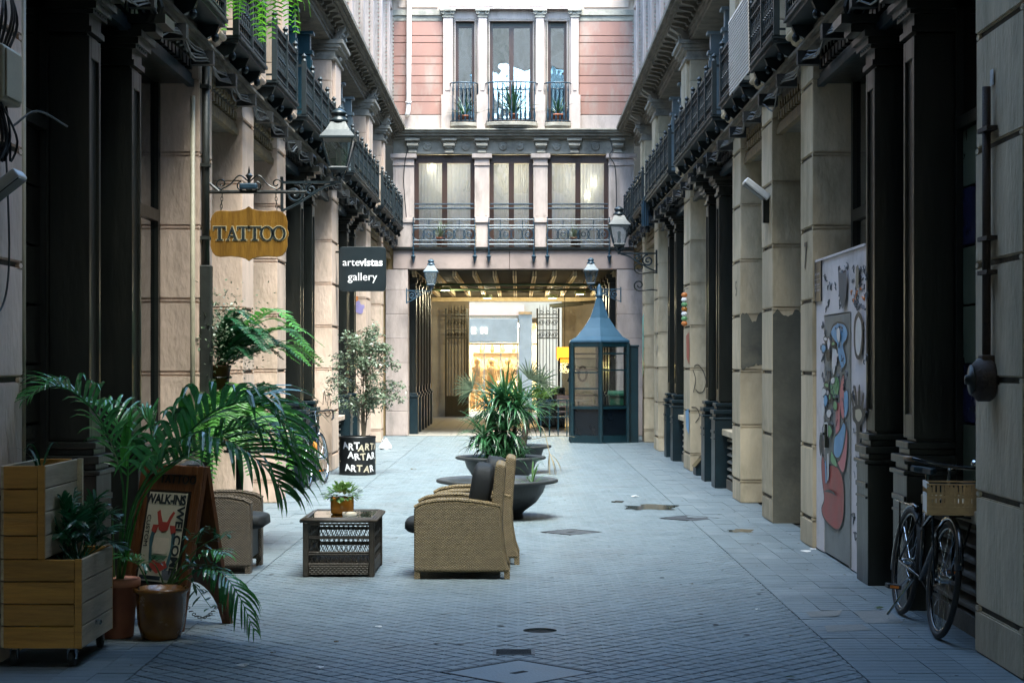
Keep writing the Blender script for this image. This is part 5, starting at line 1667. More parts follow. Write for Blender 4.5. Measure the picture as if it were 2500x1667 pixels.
for x, y, h, w in ((432, 1000, 122, .07), (448, 985, 95, .055), (292, 1060, 100, .05), (300, 1060, 140, .03)):
    b0 = P(x - 8, y + 10, 10.3)
    ob('spear_leaf', MB().blade(b0, (R.uniform(-.08, .1), .1, 1), h * 10.3 / F, w, .15, 6, side=Vector((1, .2, 0)), fold=.25), 'palm_leaf_bright', palm)
ob('stems', MB().tube([P(270, 1340, 10.75), P(278, 1200, 10.6)], [.012, .008], 6).tube([P(276, 1340, 10.8), P(300, 1200, 10.6)], [.012, .008], 6).tube([P(262, 1340, 10.8), P(258, 1180, 10.8)], [.010, .006], 6), 'stem_green', palm)

bpx = gd(1474) + .14
bp_ = thing('flower_pot', 'rounded brown glazed pot in front of the sandwich board with trailing leaves', 'potted plant', (PX(370, bpx), bpx, 0), world=True)
c_ = Vector(bp_.location)
ob('pot', MB().lathe([(.095, 0), (.115, .01), (.138, .09), (.145, .18), (.15, .275), (.165, .285), (.165, .305), (.15, .305), (.143, .285), (0, .27)], tuple(c_), 36), 'glaze_brown', bp_, smooth=True)
for pts, L_, n, w, dr, mt in (
   ([(400, 1350, 10.9), (450, 1310, 10.7), (500, 1310, 10.55), (545, 1360, 10.45), (585, 1450, 10.4)], .27, 15, .024, 1.6, 'palm_leaf'),
   ([(390, 1350, 10.9), (440, 1290, 10.8), (490, 1262, 10.7), (520, 1275, 10.6)], .16, 10, .02, .9, 'palm_leaf'),
   ([(345, 1350, 10.9), (320, 1300, 10.8), (300, 1275, 10.7), (275, 1280, 10.6)], .16, 10, .022, .7, 'palm_leaf')):
    ob('frond', frond(MB(), [P(*p) for p in pts], L_, n, w, dr, .35, .1, .8, 14, .006, .1, segs=5), mt, bp_)
tw_ = MB()
lf_ = MB()
for ex_, ey_ in ((470, 1210), (520, 1225), (455, 1300), (485, 1395), (330, 1290), (500, 1300)):
    sp = spline([P(380, 1350, 10.9), P((380 + ex_) / 2, min(1330, (1350 + ey_) / 2 - 25), 10.8), P(ex_, ey_, 10.65)], 10)
    tw_.tube(sp, [.006 * (1 - .07 * i) for i in range(11)], 5)
    for k in range(16):
        p = sp[min(10, 6 + k // 3)]
        d = Vector((R.gauss(0, 1), R.gauss(0, 1), R.gauss(0, .7)))
        lf_.blade(p + d * .012, d, R.uniform(.05, .09), .022, .9, 3, fold=.1)
ob('twig', tw_, 'stem_green', bp_)
ob('foliage', lf_, 'bush_leaf', bp_, kind='stuff')

# ------------------------------------------------------------------ ferns on the left wall
def fern(t, base, n, L_, leaf, mt, lo, hi, az=None, sag=.6, w=.016, seedv=1, nl=26):
    rr = random.Random(seedv)
    for k in range(n):
        a = rr.uniform(*(az or (0, 2 * math.pi)))
        e = rr.uniform(lo, hi)
        l = L_ * rr.uniform(.7, 1.15)
        d = Vector((math.cos(a) * math.cos(e), math.sin(a) * math.cos(e), math.sin(e)))
        b = Vector(base) + Vector((rr.uniform(-.04, .04), rr.uniform(-.04, .04), 0))
        hz = Vector((d.x, d.y, 0))
        hz = hz.normalized() if hz.length > .01 else Vector((1, 0, 0))
        p1 = b + d * l * .35; p2 = p1 + (d * .6 + hz * .3 + Vector((0, 0, -.25 * sag))) * l * .35; p3 = p2 + (d * .1 + hz * .5 + Vector((0, 0, -sag))) * l * .4
        ob('frond', frond(MB(), [b, p1, p2, p3], leaf, nl, w, .3, .12, .05, .35, 12, .004, .06, rr, segs=2), mt, t)
fd = PIERS[1][0] + .35
wf_ = thing('wall_fern', 'bushy fern in a brown pot hung on the left pier below the wooden sign', 'potted fern', (PX(503, fd), fd, PZ(895, fd)), world=True)
c_ = Vector(wf_.location)
ob('pot', MB().lathe([(.075, 0), (.085, .01), (.105, .20), (.112, .20), (.112, .225), (.10, .225), (.095, .2), (0, .2)], tuple(c_), 24), 'pot_wood_brown', wf_, smooth=True)
ob('bracket', MB().box(-XL, c_.x - .08, fd - .012, fd + .012, c_.z + .10, c_.z + .125).tube([(c_.x + .115 * math.cos(i * math.pi / 10), fd + .115 * math.sin(i * math.pi / 10), c_.z + .112) for i in range(20)], .008, 5, True), 'iron_black', wf_)
fern(wf_, c_ + Vector((0, 0, .2)), 30, .9, .09, 'fern_leaf_dark', .5, 1.45, (-1.0, 1.2), .45, .024, 3, 30)
fern(wf_, c_ + Vector((0, 0, .2)), 9, 1.25, .15, 'fern_leaf', .35, .9, (-.6, .6), .45, .032, 4, 28)
sm = MB()
rr5 = random.Random(5)
for k in range(1800):
    p = c_ + Vector((abs(rr5.gauss(.12, .2)) - .12, rr5.gauss(0, .18), .30 + rr5.gauss(.2, .16)))
    d = Vector((rr5.gauss(0, 1), rr5.gauss(0, 1), rr5.gauss(.2, .6)))
    sm.leaf(p, d, rr5.uniform(.025, .05), rr5.uniform(.015, .028), Vector((rr5.gauss(0, .4), rr5.gauss(0, .4), 1)))
ob('small_leaves', sm, 'ficus_leaf', wf_, kind='stuff')
f2 = thing('floor_fern', 'big trailing fern on a tall stand behind the left-hand armchair', 'potted fern', (-2.50, 16.0, 0), world=True)
c_ = Vector((-2.50, 16.0, 0))
ob('stand', MB().lathe([(.16, 0), (.16, .03), (.03, .06), (.03, .83), (.14, .85), (.14, .87)], tuple(c_), 18), 'iron_black', f2)
ob('pot', MB().lathe([(.11, .87), (.15, 1.10), (.165, 1.10), (.165, 1.13), (.14, 1.13), (.13, 1.10), (0, 1.10)], tuple(c_), 24), 'pot_wood_brown', f2, smooth=True)
fern(f2, c_ + Vector((0, 0, 1.12)), 44, .72, .11, 'fern_leaf', .1, 1.2, None, .95, .026, 6, 30)
fern(f2, c_ + Vector((0, 0, 1.12)), 30, .78, .11, 'fern_leaf', -.1, .7, (-2.2, .9), 1.35, .026, 8, 34)
hf = thing('balcony_fern', 'bright green fern trailing from the balcony at the top left', 'hanging fern', (PX(600, 16.2), 16.2, 5.16), world=True)
c_ = Vector(hf.location)
ob('pot', MB().lathe([(.10, 0), (.14, .18), (.15, .18), (.15, .21), (0, .19)], tuple(c_ + Vector((0, 0, .03))), 20), 'terracotta', hf, smooth=True)
ob('hanger', MB().tube([c_ + Vector((0, 0, .2)), c_ + Vector((-.1, .1, .55)), (-XL - .02, 16.3, 5.95)], .008, 5), 'iron_black', hf)
rr6 = random.Random(11)
for (x0, x1, yb) in ((510, 515, 72), (560, 556, 30), (598, 604, 100), (630, 638, 58), (655, 690, 72), (640, 712, 10), (575, 590, 85), (668, 700, 25), (540, 530, 20), (610, 625, 92), (500, 498, 60), (590, 612, 105), (618, 600, 95), (660, 680, 78), (672, 714, 40), (550, 545, 45), (645, 662, 60)):
    dd = 16.1 + rr6.uniform(-.25, .2)
    b0 = c_ + Vector((0, 0, .2)); e1 = P(x1, yb, dd)
    m1 = Vector(((b0.x + P(x0, yb, dd).x) / 2 + (e1.x - b0.x) * .3, (b0.y + dd) / 2, b0.z + .16))
    m2 = Vector((P((x0 + x1) / 2, yb, dd).x, dd, b0.z - .05))
    ob('frond', frond(MB(), [b0, m1, m2, e1], .13, 44, .022, .35, .1, .0, .35, 16, .004, .05, rr6, segs=2), 'fern_leaf_sunlit', hf)

# ------------------------------------------------------------------ painted drum with a ficus
ad = gd(1092) + .27
ap = thing('drum_planter', 'black drum planter hand-lettered ART all over, beside the left bicycle', 'planter', (PX(821, ad), ad, 0))
ob('drum', MB().lathe([(.268, 0), (.272, .02), (.268, .04), (.268, .53), (.274, .55), (.27, .57), (.25, .57), (.25, .52), (0, .515)], (0, 0, 0), 48), 'drum_black', ap, smooth=True)
def art(s_, size, ang, z, mt, rot):
    t = text(s_, size, .004, .0)
    t.xf(Matrix.Rotation(rot, 4, 'Y'))
    t.v = [(.2715 * math.sin(ang + v[0] / .27), -.2715 * math.cos(ang + v[0] / .27), z + v[2]) for v in t.v]
    ob('lettering', t, mt, ap)
for s_, a0, z in (('ART', -.62, .43), ('ART', .30, .40), ('T', -1.35, .30), ('ART', -.28, .28), ('AR', .75, .28), ('ART', -.48, .12), ('AR', .62, .10), ('ART', 1.35, .42), ('ART', 1.6, .18), ('ART', -1.9, .16)):
    for k, ch in enumerate(s_):
        art(ch, .135, a0 + k * .34, z + R.uniform(-.02, .02), R.choice(('letter_white', 'letter_cream', 'letter_white', 'letter_greyblue')), R.uniform(-.2, .2))
fc = thing('ficus_tree', 'slender grey-green ficus tree growing from the lettered drum', 'potted tree', (PX(835, ad), ad, .51))
tr = MB()
tips = []
rf_ = random.Random(21)
for k in range(6):
    a = k * 1.05; o_ = .025
    b0 = Vector((o_ * math.cos(a), o_ * math.sin(a), 0))
    tr.tube(spline([b0, b0 * 1.4 + Vector((rf_.uniform(-.04, .04), rf_.uniform(-.04, .04), .45)), Vector((rf_.uniform(-.12, .12), rf_.uniform(-.1, .1), 1.0)), Vector((rf_.uniform(-.3, .3), rf_.uniform(-.2, .2), 1.55))], 14), [.014 * (1 - .055 * i) for i in range(15)], 6)
for k in range(70):
    z = rf_.uniform(.25, 1.5)
    a = rf_.uniform(0, 6.28)
    s0 = Vector((rf_.uniform(-.05, .05), rf_.uniform(-.05, .05), z * .9))
    l = .50 * math.sin(math.pi * min(1, (z + .35) / 2.1)) * rf_.uniform(.5, 1.15)
    e = s0 + Vector((math.cos(a) * l, math.sin(a) * l * .8, rf_.uniform(.15, .45)))
    sp = spline([s0, s0.lerp(e, .5) + Vector((0, 0, .08)), e, e + Vector((math.cos(a) * .06, math.sin(a) * .06, -.06))], 8)
    tr.tube(sp, [.005 * (1 - .1 * i) for i in range(9)], 4)
    tips.append(sp)
ob('trunk', tr, 'bark', fc)
cr = MB()
for sp in tips:
    for k in range(75):
        i = rf_.randint(2, 8)
        p = sp[i] + Vector((rf_.gauss(0, .035), rf_.gauss(0, .035), rf_.gauss(0, .035)))
        d = Vector((rf_.gauss(0, 1), rf_.gauss(0, 1), -abs(rf_.gauss(.5, .5))))
        cr.leaf(p, d, rf_.uniform(.045, .07), rf_.uniform(.02, .03), Vector((rf_.gauss(0, .6), rf_.gauss(0, .6), 1)))
ob('crown', cr, 'ficus_leaf', fc, kind='stuff')

# ------------------------------------------------------------------ bowl planters down the middle
bprof = [(.26, 0), (.28, .0), (.27, .05), (.30, .08), (.42, .17), (.49, .27), (.52, .355), (.63, .375), (.65, .385), (.65, .405), (.63, .415), (.535, .40), (.50, .37), (.48, .34), (0, .33)]
def bowl(label, y, r, x=-.22):
    t = thing('bowl_planter', label, 'planter', (x, y, 0), group='grey bowl planters in a row')
    q = r / .65
    ob('bowl', MB().lathe([(a * q, b) for a, b in bprof[:-4]] + [(a * q, b) for a, b in bprof[-4:-1]], (0, 0, 0), 48), 'bowl_grey', t, smooth=True)
    ob('soil', MB().lathe([(.485 * q, .335), (.3 * q, .352), (0, .36)], (0, 0, 0), 32), 'soil', t)
    return t
yb1, yb2, yb3, yb4 = 14.4 * K, 17.9 * K, 20.3 * K, 22.6 * K
bowl('wide grey bowl planter nearest the armchairs, its rim mostly bare', yb1, .65, PX(1142, yb1))
bowl('grey bowl planter holding the tall spiky dracaena', yb2, .60, PX(1150, yb2))
bowl('grey bowl planter holding the yellow-green yucca', yb3, .58, PX(1178, yb3))
bowl('farthest grey bowl planter, half hidden by foliage', yb4, .52, PX(1150, yb4))
rd = random.Random(31)
def sword(mb, c, n, L_, w, e0, e1, droop, rnd=rd):
    for k in range(n):
        a = rnd.uniform(0, 2 * math.pi); e = rnd.uniform(e0, e1)
        d = Vector((math.cos(a) * math.cos(e), math.sin(a) * math.cos(e), math.sin(e)))
        mb.blade(Vector(c) + d * .02, d, L_ * rnd.uniform(.7, 1.15), w, droop * rnd.uniform(.5, 1.4), 6, fold=.15,
                 prof=lambda u: (.55 + .9 * u if u < .4 else max(.03, 1 - ((u - .4) / .6) ** 1.6)))
    return mb
dr = thing('dracaena', 'tall dark green dracaena with spiky rosettes above the second bowl', 'potted plant', (PX(1150, yb2), yb2, .35), world=True)
c_ = Vector(dr.location)
heads = [(P(1158, 925, yb2), 110, .60, 'dracaena_leaf'), (P(1130, 945, yb2 + .15), 70, .5, 'dracaena_leaf'), (P(1192, 940, yb2 - .1), 80, .5, 'dracaena_leaf'), (P(1112, 1000, yb2 - .15), 60, .45, 'dracaena_leaf'), (P(1160, 990, yb2 - .2), 60, .45, 'dracaena_leaf'), (P(1120, 1030, yb2 - .1), 60, .42, 'dracaena_leaf'), (P(1175, 1030, yb2 + .1), 60, .4, 'dracaena_leaf')]
tk = MB()
for i, (h, n, L_, mt) in enumerate(heads):
    b0 = Vector((c_.x + R.uniform(-.08, .08), c_.y + R.uniform(-.08, .08), .34))
    tk.tube(spline([b0, b0.lerp(h, .5) + Vector((R.uniform(-.03, .03), 0, 0)), h], 8), [.035 - .002 * k for k in range(9)], 8)
    ob('rosette', sword(MB(), h, n, L_, .036, -.6, 1.1, .9), mt, dr)
ob('rosette', sword(MB(), P(1160, 925, yb2), 16, .60, .042, .9, 1.5, .12), 'dracaena_leaf_light', dr)
ob('rosette', sword(MB(), P(1195, 935, yb2 - .1), 8, .5, .04, .8, 1.4, .15), 'dracaena_leaf_light', dr)
ob('trunk', tk, 'bark_dark', dr)
for hx2, hy2, ang, cnt in ((1085, 895, 2.7, 16), (1240, 880, .5, 12), (1215, 870, .95, 16)):
    tip = P(hx2, hy2, yb2 + .1)
    m = MB()
    m.tube(spline([P(1160, 960, yb2), (P(1160, 930, yb2) + tip) / 2 + Vector((0, 0, .05)), tip], 10), .007, 5)
    for k in range(cnt):
        a = ang + (k / (cnt - 1) - .5) * 2.6
        m.blade(tip, (math.cos(a), rd.uniform(-.3, .3), math.sin(a)), rd.uniform(.22, .32), .02, .45, 4, side=Vector((-math.sin(a), 0, math.cos(a))))
    ob('fan_leaf', m, 'ficus_leaf', dr)
yu = thing('yucca', 'yellow-green fan-leaved yucca palm to the right of the dracaena', 'potted plant', (PX(1200, yb3), yb3, .35), world=True)
c_ = Vector(yu.location)
ob('trunk', MB().tube([c_, c_ + Vector((.06, 0, .35)), c_ + Vector((.12, 0, .6))], [.05, .045, .04], 10), 'bark', yu)
for k in range(24):
    a = R.uniform(0, 6.28); e = R.uniform(-.2, 1.2)
    d = Vector((math.cos(a) * math.cos(e), math.sin(a) * math.cos(e) * .6, math.sin(e)))
    b0 = c_ + Vector((.12, 0, .6)); tip = b0 + d * R.uniform(.25, .42)
    m = MB().tube([b0, tip], .006, 5)
    s1 = d.cross(UP).normalized() if d.cross(UP).length > .05 else Vector((1, 0, 0)); s2 = s1.cross(d)
    for q in range(15):
        t = (q / 14 - .5) * 3.2
        m.blade(tip, d * math.cos(t) + s1 * math.sin(t) + s2 * R.uniform(-.1, .2), R.uniform(.20, .30), .018, .35, 4, side=s1 * math.cos(t) - d * math.sin(t))
    ob('fan_leaf', m, 'yucca_leaf' if k % 4 else 'dracaena_leaf_light', yu)
dl = MB()
tip = P(1262, 1040, yb3 - .4)
dl.tube(spline([c_ + Vector((.12, 0, .3)), (c_ + tip) / 2 + Vector((.1, 0, .35)), tip], 10), .006, 5)
for q in range(12): dl.blade(tip, (R.uniform(-.1, .5), R.uniform(-.3, .3), -R.uniform(.2, 1)), R.uniform(.25, .42), .016, 1.2, 5)
ob('dry_leaf', dl, 'dry_leaf', yu)
ob('long_leaf', MB().blade(c_ + Vector((.1, -.2, .15)), (1, -.3, .25), .75, .05, .3, 8, fold=.2), 'dry_leaf', yu)
bg = thing('grass_plant', 'arching grassy plant at the left edge of the second bowl', 'potted plant', (PX(1125, yb2 - .3), yb2 - .3, .35), world=True)
for k in range(10):
    ob('tuft', sword(MB(), Vector(bg.location) + Vector((R.uniform(-.12, .45), R.uniform(-.1, .1), 0)), 16, .45, .014, .2, 1.3, 1.1), 'dracaena_leaf', bg)
sb_ = thing('grass_plant', 'few thin strands trailing over the rim of the nearest bowl', 'potted plant', (PX(1222, yb1), yb1 - .1, .35), world=True)
ob('tuft', sword(MB(), Vector(sb_.location), 14, .28, .014, .3, 1.3, 1.2), 'dracaena_leaf_light', sb_)

# ------------------------------------------------------------------ potted plants on the end balconies
def bal_plant(label, x, ypot0, ypot1, hw, d, n, L_, lm='balcony_leaf', pmx='terracotta', w=.035):
    z0, z1 = PZ(ypot1, d), PZ(ypot0, d)
    r = hw * d / F
    t = thing('balcony_plant', label, 'potted plant', (PX(x, d), d, z0), group='potted plants on the end balconies')
    h = z1 - z0
    ob('pot', MB().lathe([(r * .72, 0), (r * .95, h * .8), (r * 1.08, h * .8), (r * 1.08, h), (r * .9, h), (0, h * .9)], (0, 0, 0), 20), pmx, t, smooth=True)
    for k in range(n):
        ob('leaf', sword(MB(), (0, 0, h * .9), 1, L_, w, .35, 1.45, .7), lm, t)
bal_plant('spiky plant in a terracotta pot on the upper left balcony', 1067, 266, 280, 13, YE - .18, 24, .55)
bal_plant('large spiky plant in an orange pot on the upper middle balcony', 1180, 262, 280, 11, YE - .25, 42, .85)
bal_plant('spiky plant in a terracotta pot on the upper right balcony', 1282, 263, 280, 14, YE - .18, 24, .45)
bal_plant('pale spiky plant in a small pot behind the lower left ring railing', 1010, 545, 566, 8, YE - .02, 30, .45, 'ficus_leaf', 'terracotta', .022)
bal_plant('pale bushy plant behind the lower right ring railing', 1318, 545, 566, 8, YE - .02, 30, .38, 'ficus_leaf', 'pot_wood_brown', .022)

# ------------------------------------------------------------------ bicycles (local x forward, z up)
def ring(mb, c, rmaj, rmin, n=36, m=8):
    return mb.tube([(c[0] + rmaj * math.cos(2 * math.pi * k / n), c[1], c[2] + rmaj * math.sin(2 * math.pi * k / n)) for k in range(n)], rmin, m, True)
def bicycle(label, loc, rot, drop=False, step=False):
    t = thing('bicycle', label, 'bicycle', loc, rot=rot, group='bicycles parked against the walls')
    wb, r = 1.02, .345
    for i, x in enumerate((-wb / 2, wb / 2)):
        w = ob('wheel', ring(MB(), (x, 0, r), r - .012, .019 if not drop else .014), 'rubber', t, smooth=True)
        ob('rim', ring(MB(), (x, 0, r), r - .036, .010), 'chrome' if drop else 'bike_paint', w, smooth=True)
        sp = MB()
        for k in range(24):
            a = 2 * math.pi * k / 24
            sp.tube([(x + .02 * math.cos(a + .4), (.025 if k % 2 else -.025), r + .02 * math.sin(a + .4)), (x + (r - .04) * math.cos(a), 0, r + (r - .04) * math.sin(a))], .0013, 3)
        ob('spokes', sp, 'chrome', w)
        ob('hub', MB().lathe([(.012, -.05), (.012, -.03), (.022, -.028), (.022, .028), (.012, .03), (.012, .05)], (x, 0, r), 12, axis='y'), 'chrome', w)
        if step:
            ob('mudguard', MB().tube([(x + (r + .022) * math.cos(a), 0, r + (r + .022) * math.sin(a)) for a in [math.radians(10 + 9 * k + (60 if i == 0 else 5)) for k in range(15)]], .02, 6, sx=1.0), 'bike_paint', w, smooth=True)
    bb_ = (-.06, 0, .28); st_t = (-.20, 0, .80); hd_t = (.34, 0, .86 if not step else .90); hd_b = (.37, 0, .70); fa, ra = (wb / 2, 0, r), (-wb / 2, 0, r)
    fm = MB()
    fm.tube([bb_, st_t], .016, 8); fm.tube([hd_t, hd_b], .019, 8); fm.tube([bb_, hd_b], .018, 8)
    fm.tube([(st_t[0], 0, st_t[2] - (.05 if not step else .22)), (hd_t[0] + .01, 0, hd_t[2] - .05)], .015, 8)
    for y in (-.05, .05):
        fm.tube([bb_, (ra[0], y, ra[2])], .009, 6); fm.tube([(st_t[0], 0, st_t[2] - .06), (ra[0], y, ra[2])], .008, 6)
    ob('frame', fm, 'bike_paint', t, smooth=True)
    fk = MB()
    for y in (-.05, .05): fk.tube([hd_b, (hd_b[0] + .04, y, .62), (fa[0] - .03, y, .42), (fa[0], y, r)], .011, 6)
    ob('fork', fk, 'bike_paint' if not drop else 'chrome', t, smooth=True)
    ob('seat_post', MB().tube([st_t, (-.235, 0, .93)], .013, 8), 'chrome', t)
    sd = MB()
    for k in range(9):
        pass
    sdl = [(-.38, .075), (-.36, .085), (-.30, .075), (-.23, .035), (-.16, .02), (-.10, .012)]
    poly = [(x, w) for x, w in sdl] + [(x, -w) for x, w in sdl[::-1]]
    sd.prism(poly, 'xy', .935, .975)
    ob('saddle', sd, 'bike_paint' if not step else 'iron_blue', t, bevel=.015)
    hb = MB()
    st = MB().tube([hd_t, (hd_t[0] - .02, 0, hd_t[2] + .10), (hd_t[0] + .05, 0, hd_t[2] + .12)], .012, 8)
    hz = hd_t[2] + .12
    hxx = hd_t[0] + .05
    if drop:
        for s_ in (-1, 1):
            hb.tube(spline([(hxx, 0, hz), (hxx, s_ * .17, hz), (hxx + .03, s_ * .20, hz), (hxx + .10, s_ * .21, hz - .02), (hxx + .10, s_ * .21, hz - .10), (hxx, s_ * .21, hz - .13)], 24), .012, 8)
    else:
        hb.tube(spline([(hxx - .14, -.25, hz + .01), (hxx - .04, -.22, hz + .015), (hxx, -.10, hz), (hxx, .10, hz), (hxx - .04, .22, hz + .015), (hxx - .14, .25, hz + .01)], 28), .011, 8)
    h = ob('handlebar', hb, 'rubber' if drop else 'bike_paint', t, smooth=True)
    ob('stem', st, 'chrome', h)
    if not drop:
        for s_ in (-1, 1): ob('grip', MB().tube([(hxx - .16, s_ * .255, hz + .009), (hxx - .055, s_ * .227, hz + .014)], .017, 10), 'leather_tan', h, smooth=True)
        ob('bell', MB().lathe([(0, .035), (.02, .03), (.028, .012), (.028, 0)], (hxx - .02, .14, hz + .02), 14), 'chrome', h, smooth=True)
    else:
        for s_ in (-1, 1): ob('brake_lever', MB().tube([(hxx + .10, s_ * .21, hz), (hxx + .14, s_ * .21, hz - .03), (hxx + .13, s_ * .21, hz - .12)], .009, 6), 'iron_black', h)
    ck = MB()
    ring(ck, (bb_[0], .06, bb_[2]), .09, .006, 28, 5)
    for k in range(5): ck.tube([(bb_[0], .06, bb_[2]), (bb_[0] + .09 * math.cos(k * 1.257), .06, bb_[2] + .09 * math.sin(k * 1.257))], .006, 4)
    c = ob('crankset', ck, 'chrome', t)
    for s_, a in ((1, .5), (-1, .5 + math.pi)):
        e = Vector((bb_[0] + .17 * math.cos(a), s_ * .09, bb_[2] + .17 * math.sin(a)))
        ob('crank', MB().tube([(bb_[0], s_ * .075, bb_[2]), e], .010, 6), 'chrome', c)
        p = ob('pedal', MB().box(e.x - .045, e.x + .045, min(e.y, e.y + s_ * .09), max(e.y, e.y + s_ * .09), e.z - .014, e.z + .014), 'rubber', t, bevel=.004)
        ob('reflector', MB().box(e.x + .0455, e.x + .05, min(e.y + s_ * .02, e.y + s_ * .075), max(e.y + s_ * .02, e.y + s_ * .075), e.z - .008, e.z + .008).box(e.x - .05, e.x - .0455, min(e.y + s_ * .02, e.y + s_ * .075), max(e.y + s_ * .02, e.y + s_ * .075), e.z - .008, e.z + .008), 'reflector_orange', p)
    chn = MB()
    chn.tube([(bb_[0], .06, bb_[2] + .09), (ra[0], .05, ra[2] + .03)], .004, 4); chn.tube([(bb_[0], .06, bb_[2] - .09), (ra[0], .05, ra[2] - .03)], .004, 4)
    ob('chain', chn, 'rubber', t)
    if step:
        rk = MB()
        for y in (-.12, .12): rk.tube([(wb / 2 - .22, y, .735), (wb / 2 + .12, y, .735)], .007, 5); rk.tube([(wb / 2 + .02, y, .735), (wb / 2, y * .5, r)], .007, 5)
        for x in (-.22, -.05, .12): rk.tube([(wb / 2 + x, -.12, .735), (wb / 2 + x, .12, .735)], .007, 5)
        ob('front_rack', rk, 'bike_paint', t)
        rr_ = MB()
        for y in (-.07, .07): rr_.tube([(-wb / 2 - .2, y, .72), (-.22, y, .72)], .006, 5); rr_.tube([(-wb / 2 - .1, y, .72), (-wb / 2, y * .7, r)], .006, 5)
        ob('rear_rack', rr_, 'bike_paint', t)
        ob('kickstand', MB().tube([(-.1, -.04, .27), (-.16, -.16, .02)], .009, 6), 'chrome', t)
    else:
        ob('saddle_bag', MB().box(-.42, -.24, -.06, .06, .82, .925), 'cushion_black', t, bevel=.025)
        ob('bottle', MB().lathe([(0, 0), (.03, 0), (.03, .09), (.018, .11), (.018, .125), (0, .125)], (.12, 0, .46), 14), 'bottle_orange', t, smooth=True)
    return t
yf, yr = gd(1465), gd(1412)
bxx = PX(2150, yf) 
lean = math.radians(-7)
bk = bicycle('black city bicycle with a wooden crate leaning on the right wall', (bxx + .0, (yf + yr) / 2, .012), (lean, 0, -math.pi / 2), step=True)
cr_ = thing('crate', 'pale slatted wooden crate on the front rack of the right-hand bicycle', 'crate', (bxx + .135, yf - .05, .752), rz=math.radians(-8))
cw, cdp, chh = .42, .30, .185
ob('floor', MB().box(-cw / 2, cw / 2, -cdp / 2, cdp / 2, 0, .012), 'crate_wood', cr_)
for y in (-1, 1):
    for z0, z1 in ((.0, .05), (.165, .185)): ob('side_rail', MB().box(-cw / 2, cw / 2, y * cdp / 2, y * (cdp / 2 - .014), z0 + .012, z1), 'crate_wood', cr_)
    for k in range(16):
        x = -cw / 2 + .015 + k * (cw - .03) / 15
        wd = .014 if k % 5 == 0 else .008
        ob('slat', MB().box(x - wd, x + wd, y * (cdp / 2 - .003), y * (cdp / 2 - .011), .0501, .1649), 'crate_wood', cr_)
    ob('cross_strip', MB().box(-cw / 2 + .01, cw / 2 - .01, y * (cdp / 2 - .0005), y * (cdp / 2 - .0028), .10, .115), 'crate_wood', cr_)
for x in (-1, 1):
    ob('end_board', MB().box(x * cw / 2 * 1.001, x * (cw / 2 - .014), -cdp / 2 + .0145, cdp / 2 - .0145, .012, .12).box(x * cw / 2 * 1.001, x * (cw / 2 - .014), -cdp / 2 + .0145, cdp / 2 - .0145, .155, .19), 'plastic_white' if x < 0 else 'crate_wood', cr_)
yl = gd(1120) + .35
bicycle('dark road bicycle with dropped handlebars parked behind the fern on the left', (PX(728, yl), yl, .012), (math.radians(-6), 0, math.radians(84)), drop=True)

# ------------------------------------------------------------------ graffiti hoarding on the right
hdY0, hdY1 = 10.28 * K, 12.0 * K - .01
hX = XR + .03
def B(x, y):
    d = F * hX / (x - CX)
    return d, PZ(y, d)
hd = thing('graffiti_hoarding', 'white hoarding with a graffiti-covered grey door beside the pier numbered 7', 'door', (hX, (hdY0 + hdY1) / 2, 0), world=True)
dY0, dY1 = B(1953, 0)[0], B(1893, 0)[0]
bo = MB()
bo.box(hX, hX + .05, hdY0, dY0 - .012, 0.01, 2.54); bo.box(hX, hX + .05, dY1 + .012, hdY1, 0.01, 2.54); bo.box(hX, hX + .05, dY0 - .012, dY1 + .012, 2.06, 2.54)
boa = ob('board', bo, 'hoarding_white', hd, bevel=.004)
ob('top_batten', MB().box(hX - .012, hX + .06, hdY0, hdY1, 2.541, 2.56), 'hoarding_white', boa)
dl_ = ob('door_leaf', MB().box(hX + .004, hX + .045, dY0, dY1, .02, 2.05), 'hoarding_grey', hd, bevel=.004)
ob('door_edge', MB().box(hX - .012, hX + .01, dY0 - .05, dY0 - .002, .02, 2.05), 'hoarding_grey', dl_)
hn = B(1893 + 9, 995)
ob('handle', MB().box(hX - .03, hX + .003, hn[0] - .02, hn[0] + .02, hn[1] - .12, hn[1] + .08).tube([(hX - .03, hn[0] + .01, hn[1]), (hX - .06, hn[0] - .0, hn[1]), (hX - .06, hn[0] - .13, hn[1])], .011, 6), 'iron_black', dl_)
lay = [0]
def paint(pts, mt, nm='graffiti_paint', outline=.02, parent=dl_):
    lay[0] += 1
    x = hX - .0018 - .00035 * lay[0]
    q = [B(*p) for p in pts]
    n = len(q)
    sm_ = [spline([Vector((a, b, 0)) for a, b in q + [q[0]]], n * 4)]
    poly = [(v.x, v.y) for v in sm_[0][:-1]]
    ob(nm, MB().add([(x, a, b) for a, b in poly], [tuple(range(len(poly)))]), mt, parent)
    if outline:
        ob('graffiti_line', MB().tube([(x - .0004, a, b) for a, b in poly], outline * .55, 4, True, 1.0).xf(Matrix.Translation((x, 0, 0)) @ Matrix.Diagonal((.04, 1, 1, 1)) @ Matrix.Translation((-x, 0, 0))), 'spray_black', parent)
ZA = lambda x, y: (1844 + .3 * x, 564.5 + .3 * y)
ZB = lambda x, y: (1844 + .2519 * x, 940.8 + .2519 * y)
paint([ZA(*p) for p in ((270, 585), (320, 600), (345, 660), (335, 720), (310, 760), (325, 830), (330, 900), (300, 945), (285, 900), (270, 840), (265, 760), (250, 740), (225, 700), (215, 660), (235, 610))], 'spray_blue')
paint([ZA(*p) for p in ((215, 1020), (270, 1010), (275, 1110), (245, 1170), (215, 1130))], 'spray_green', outline=0)
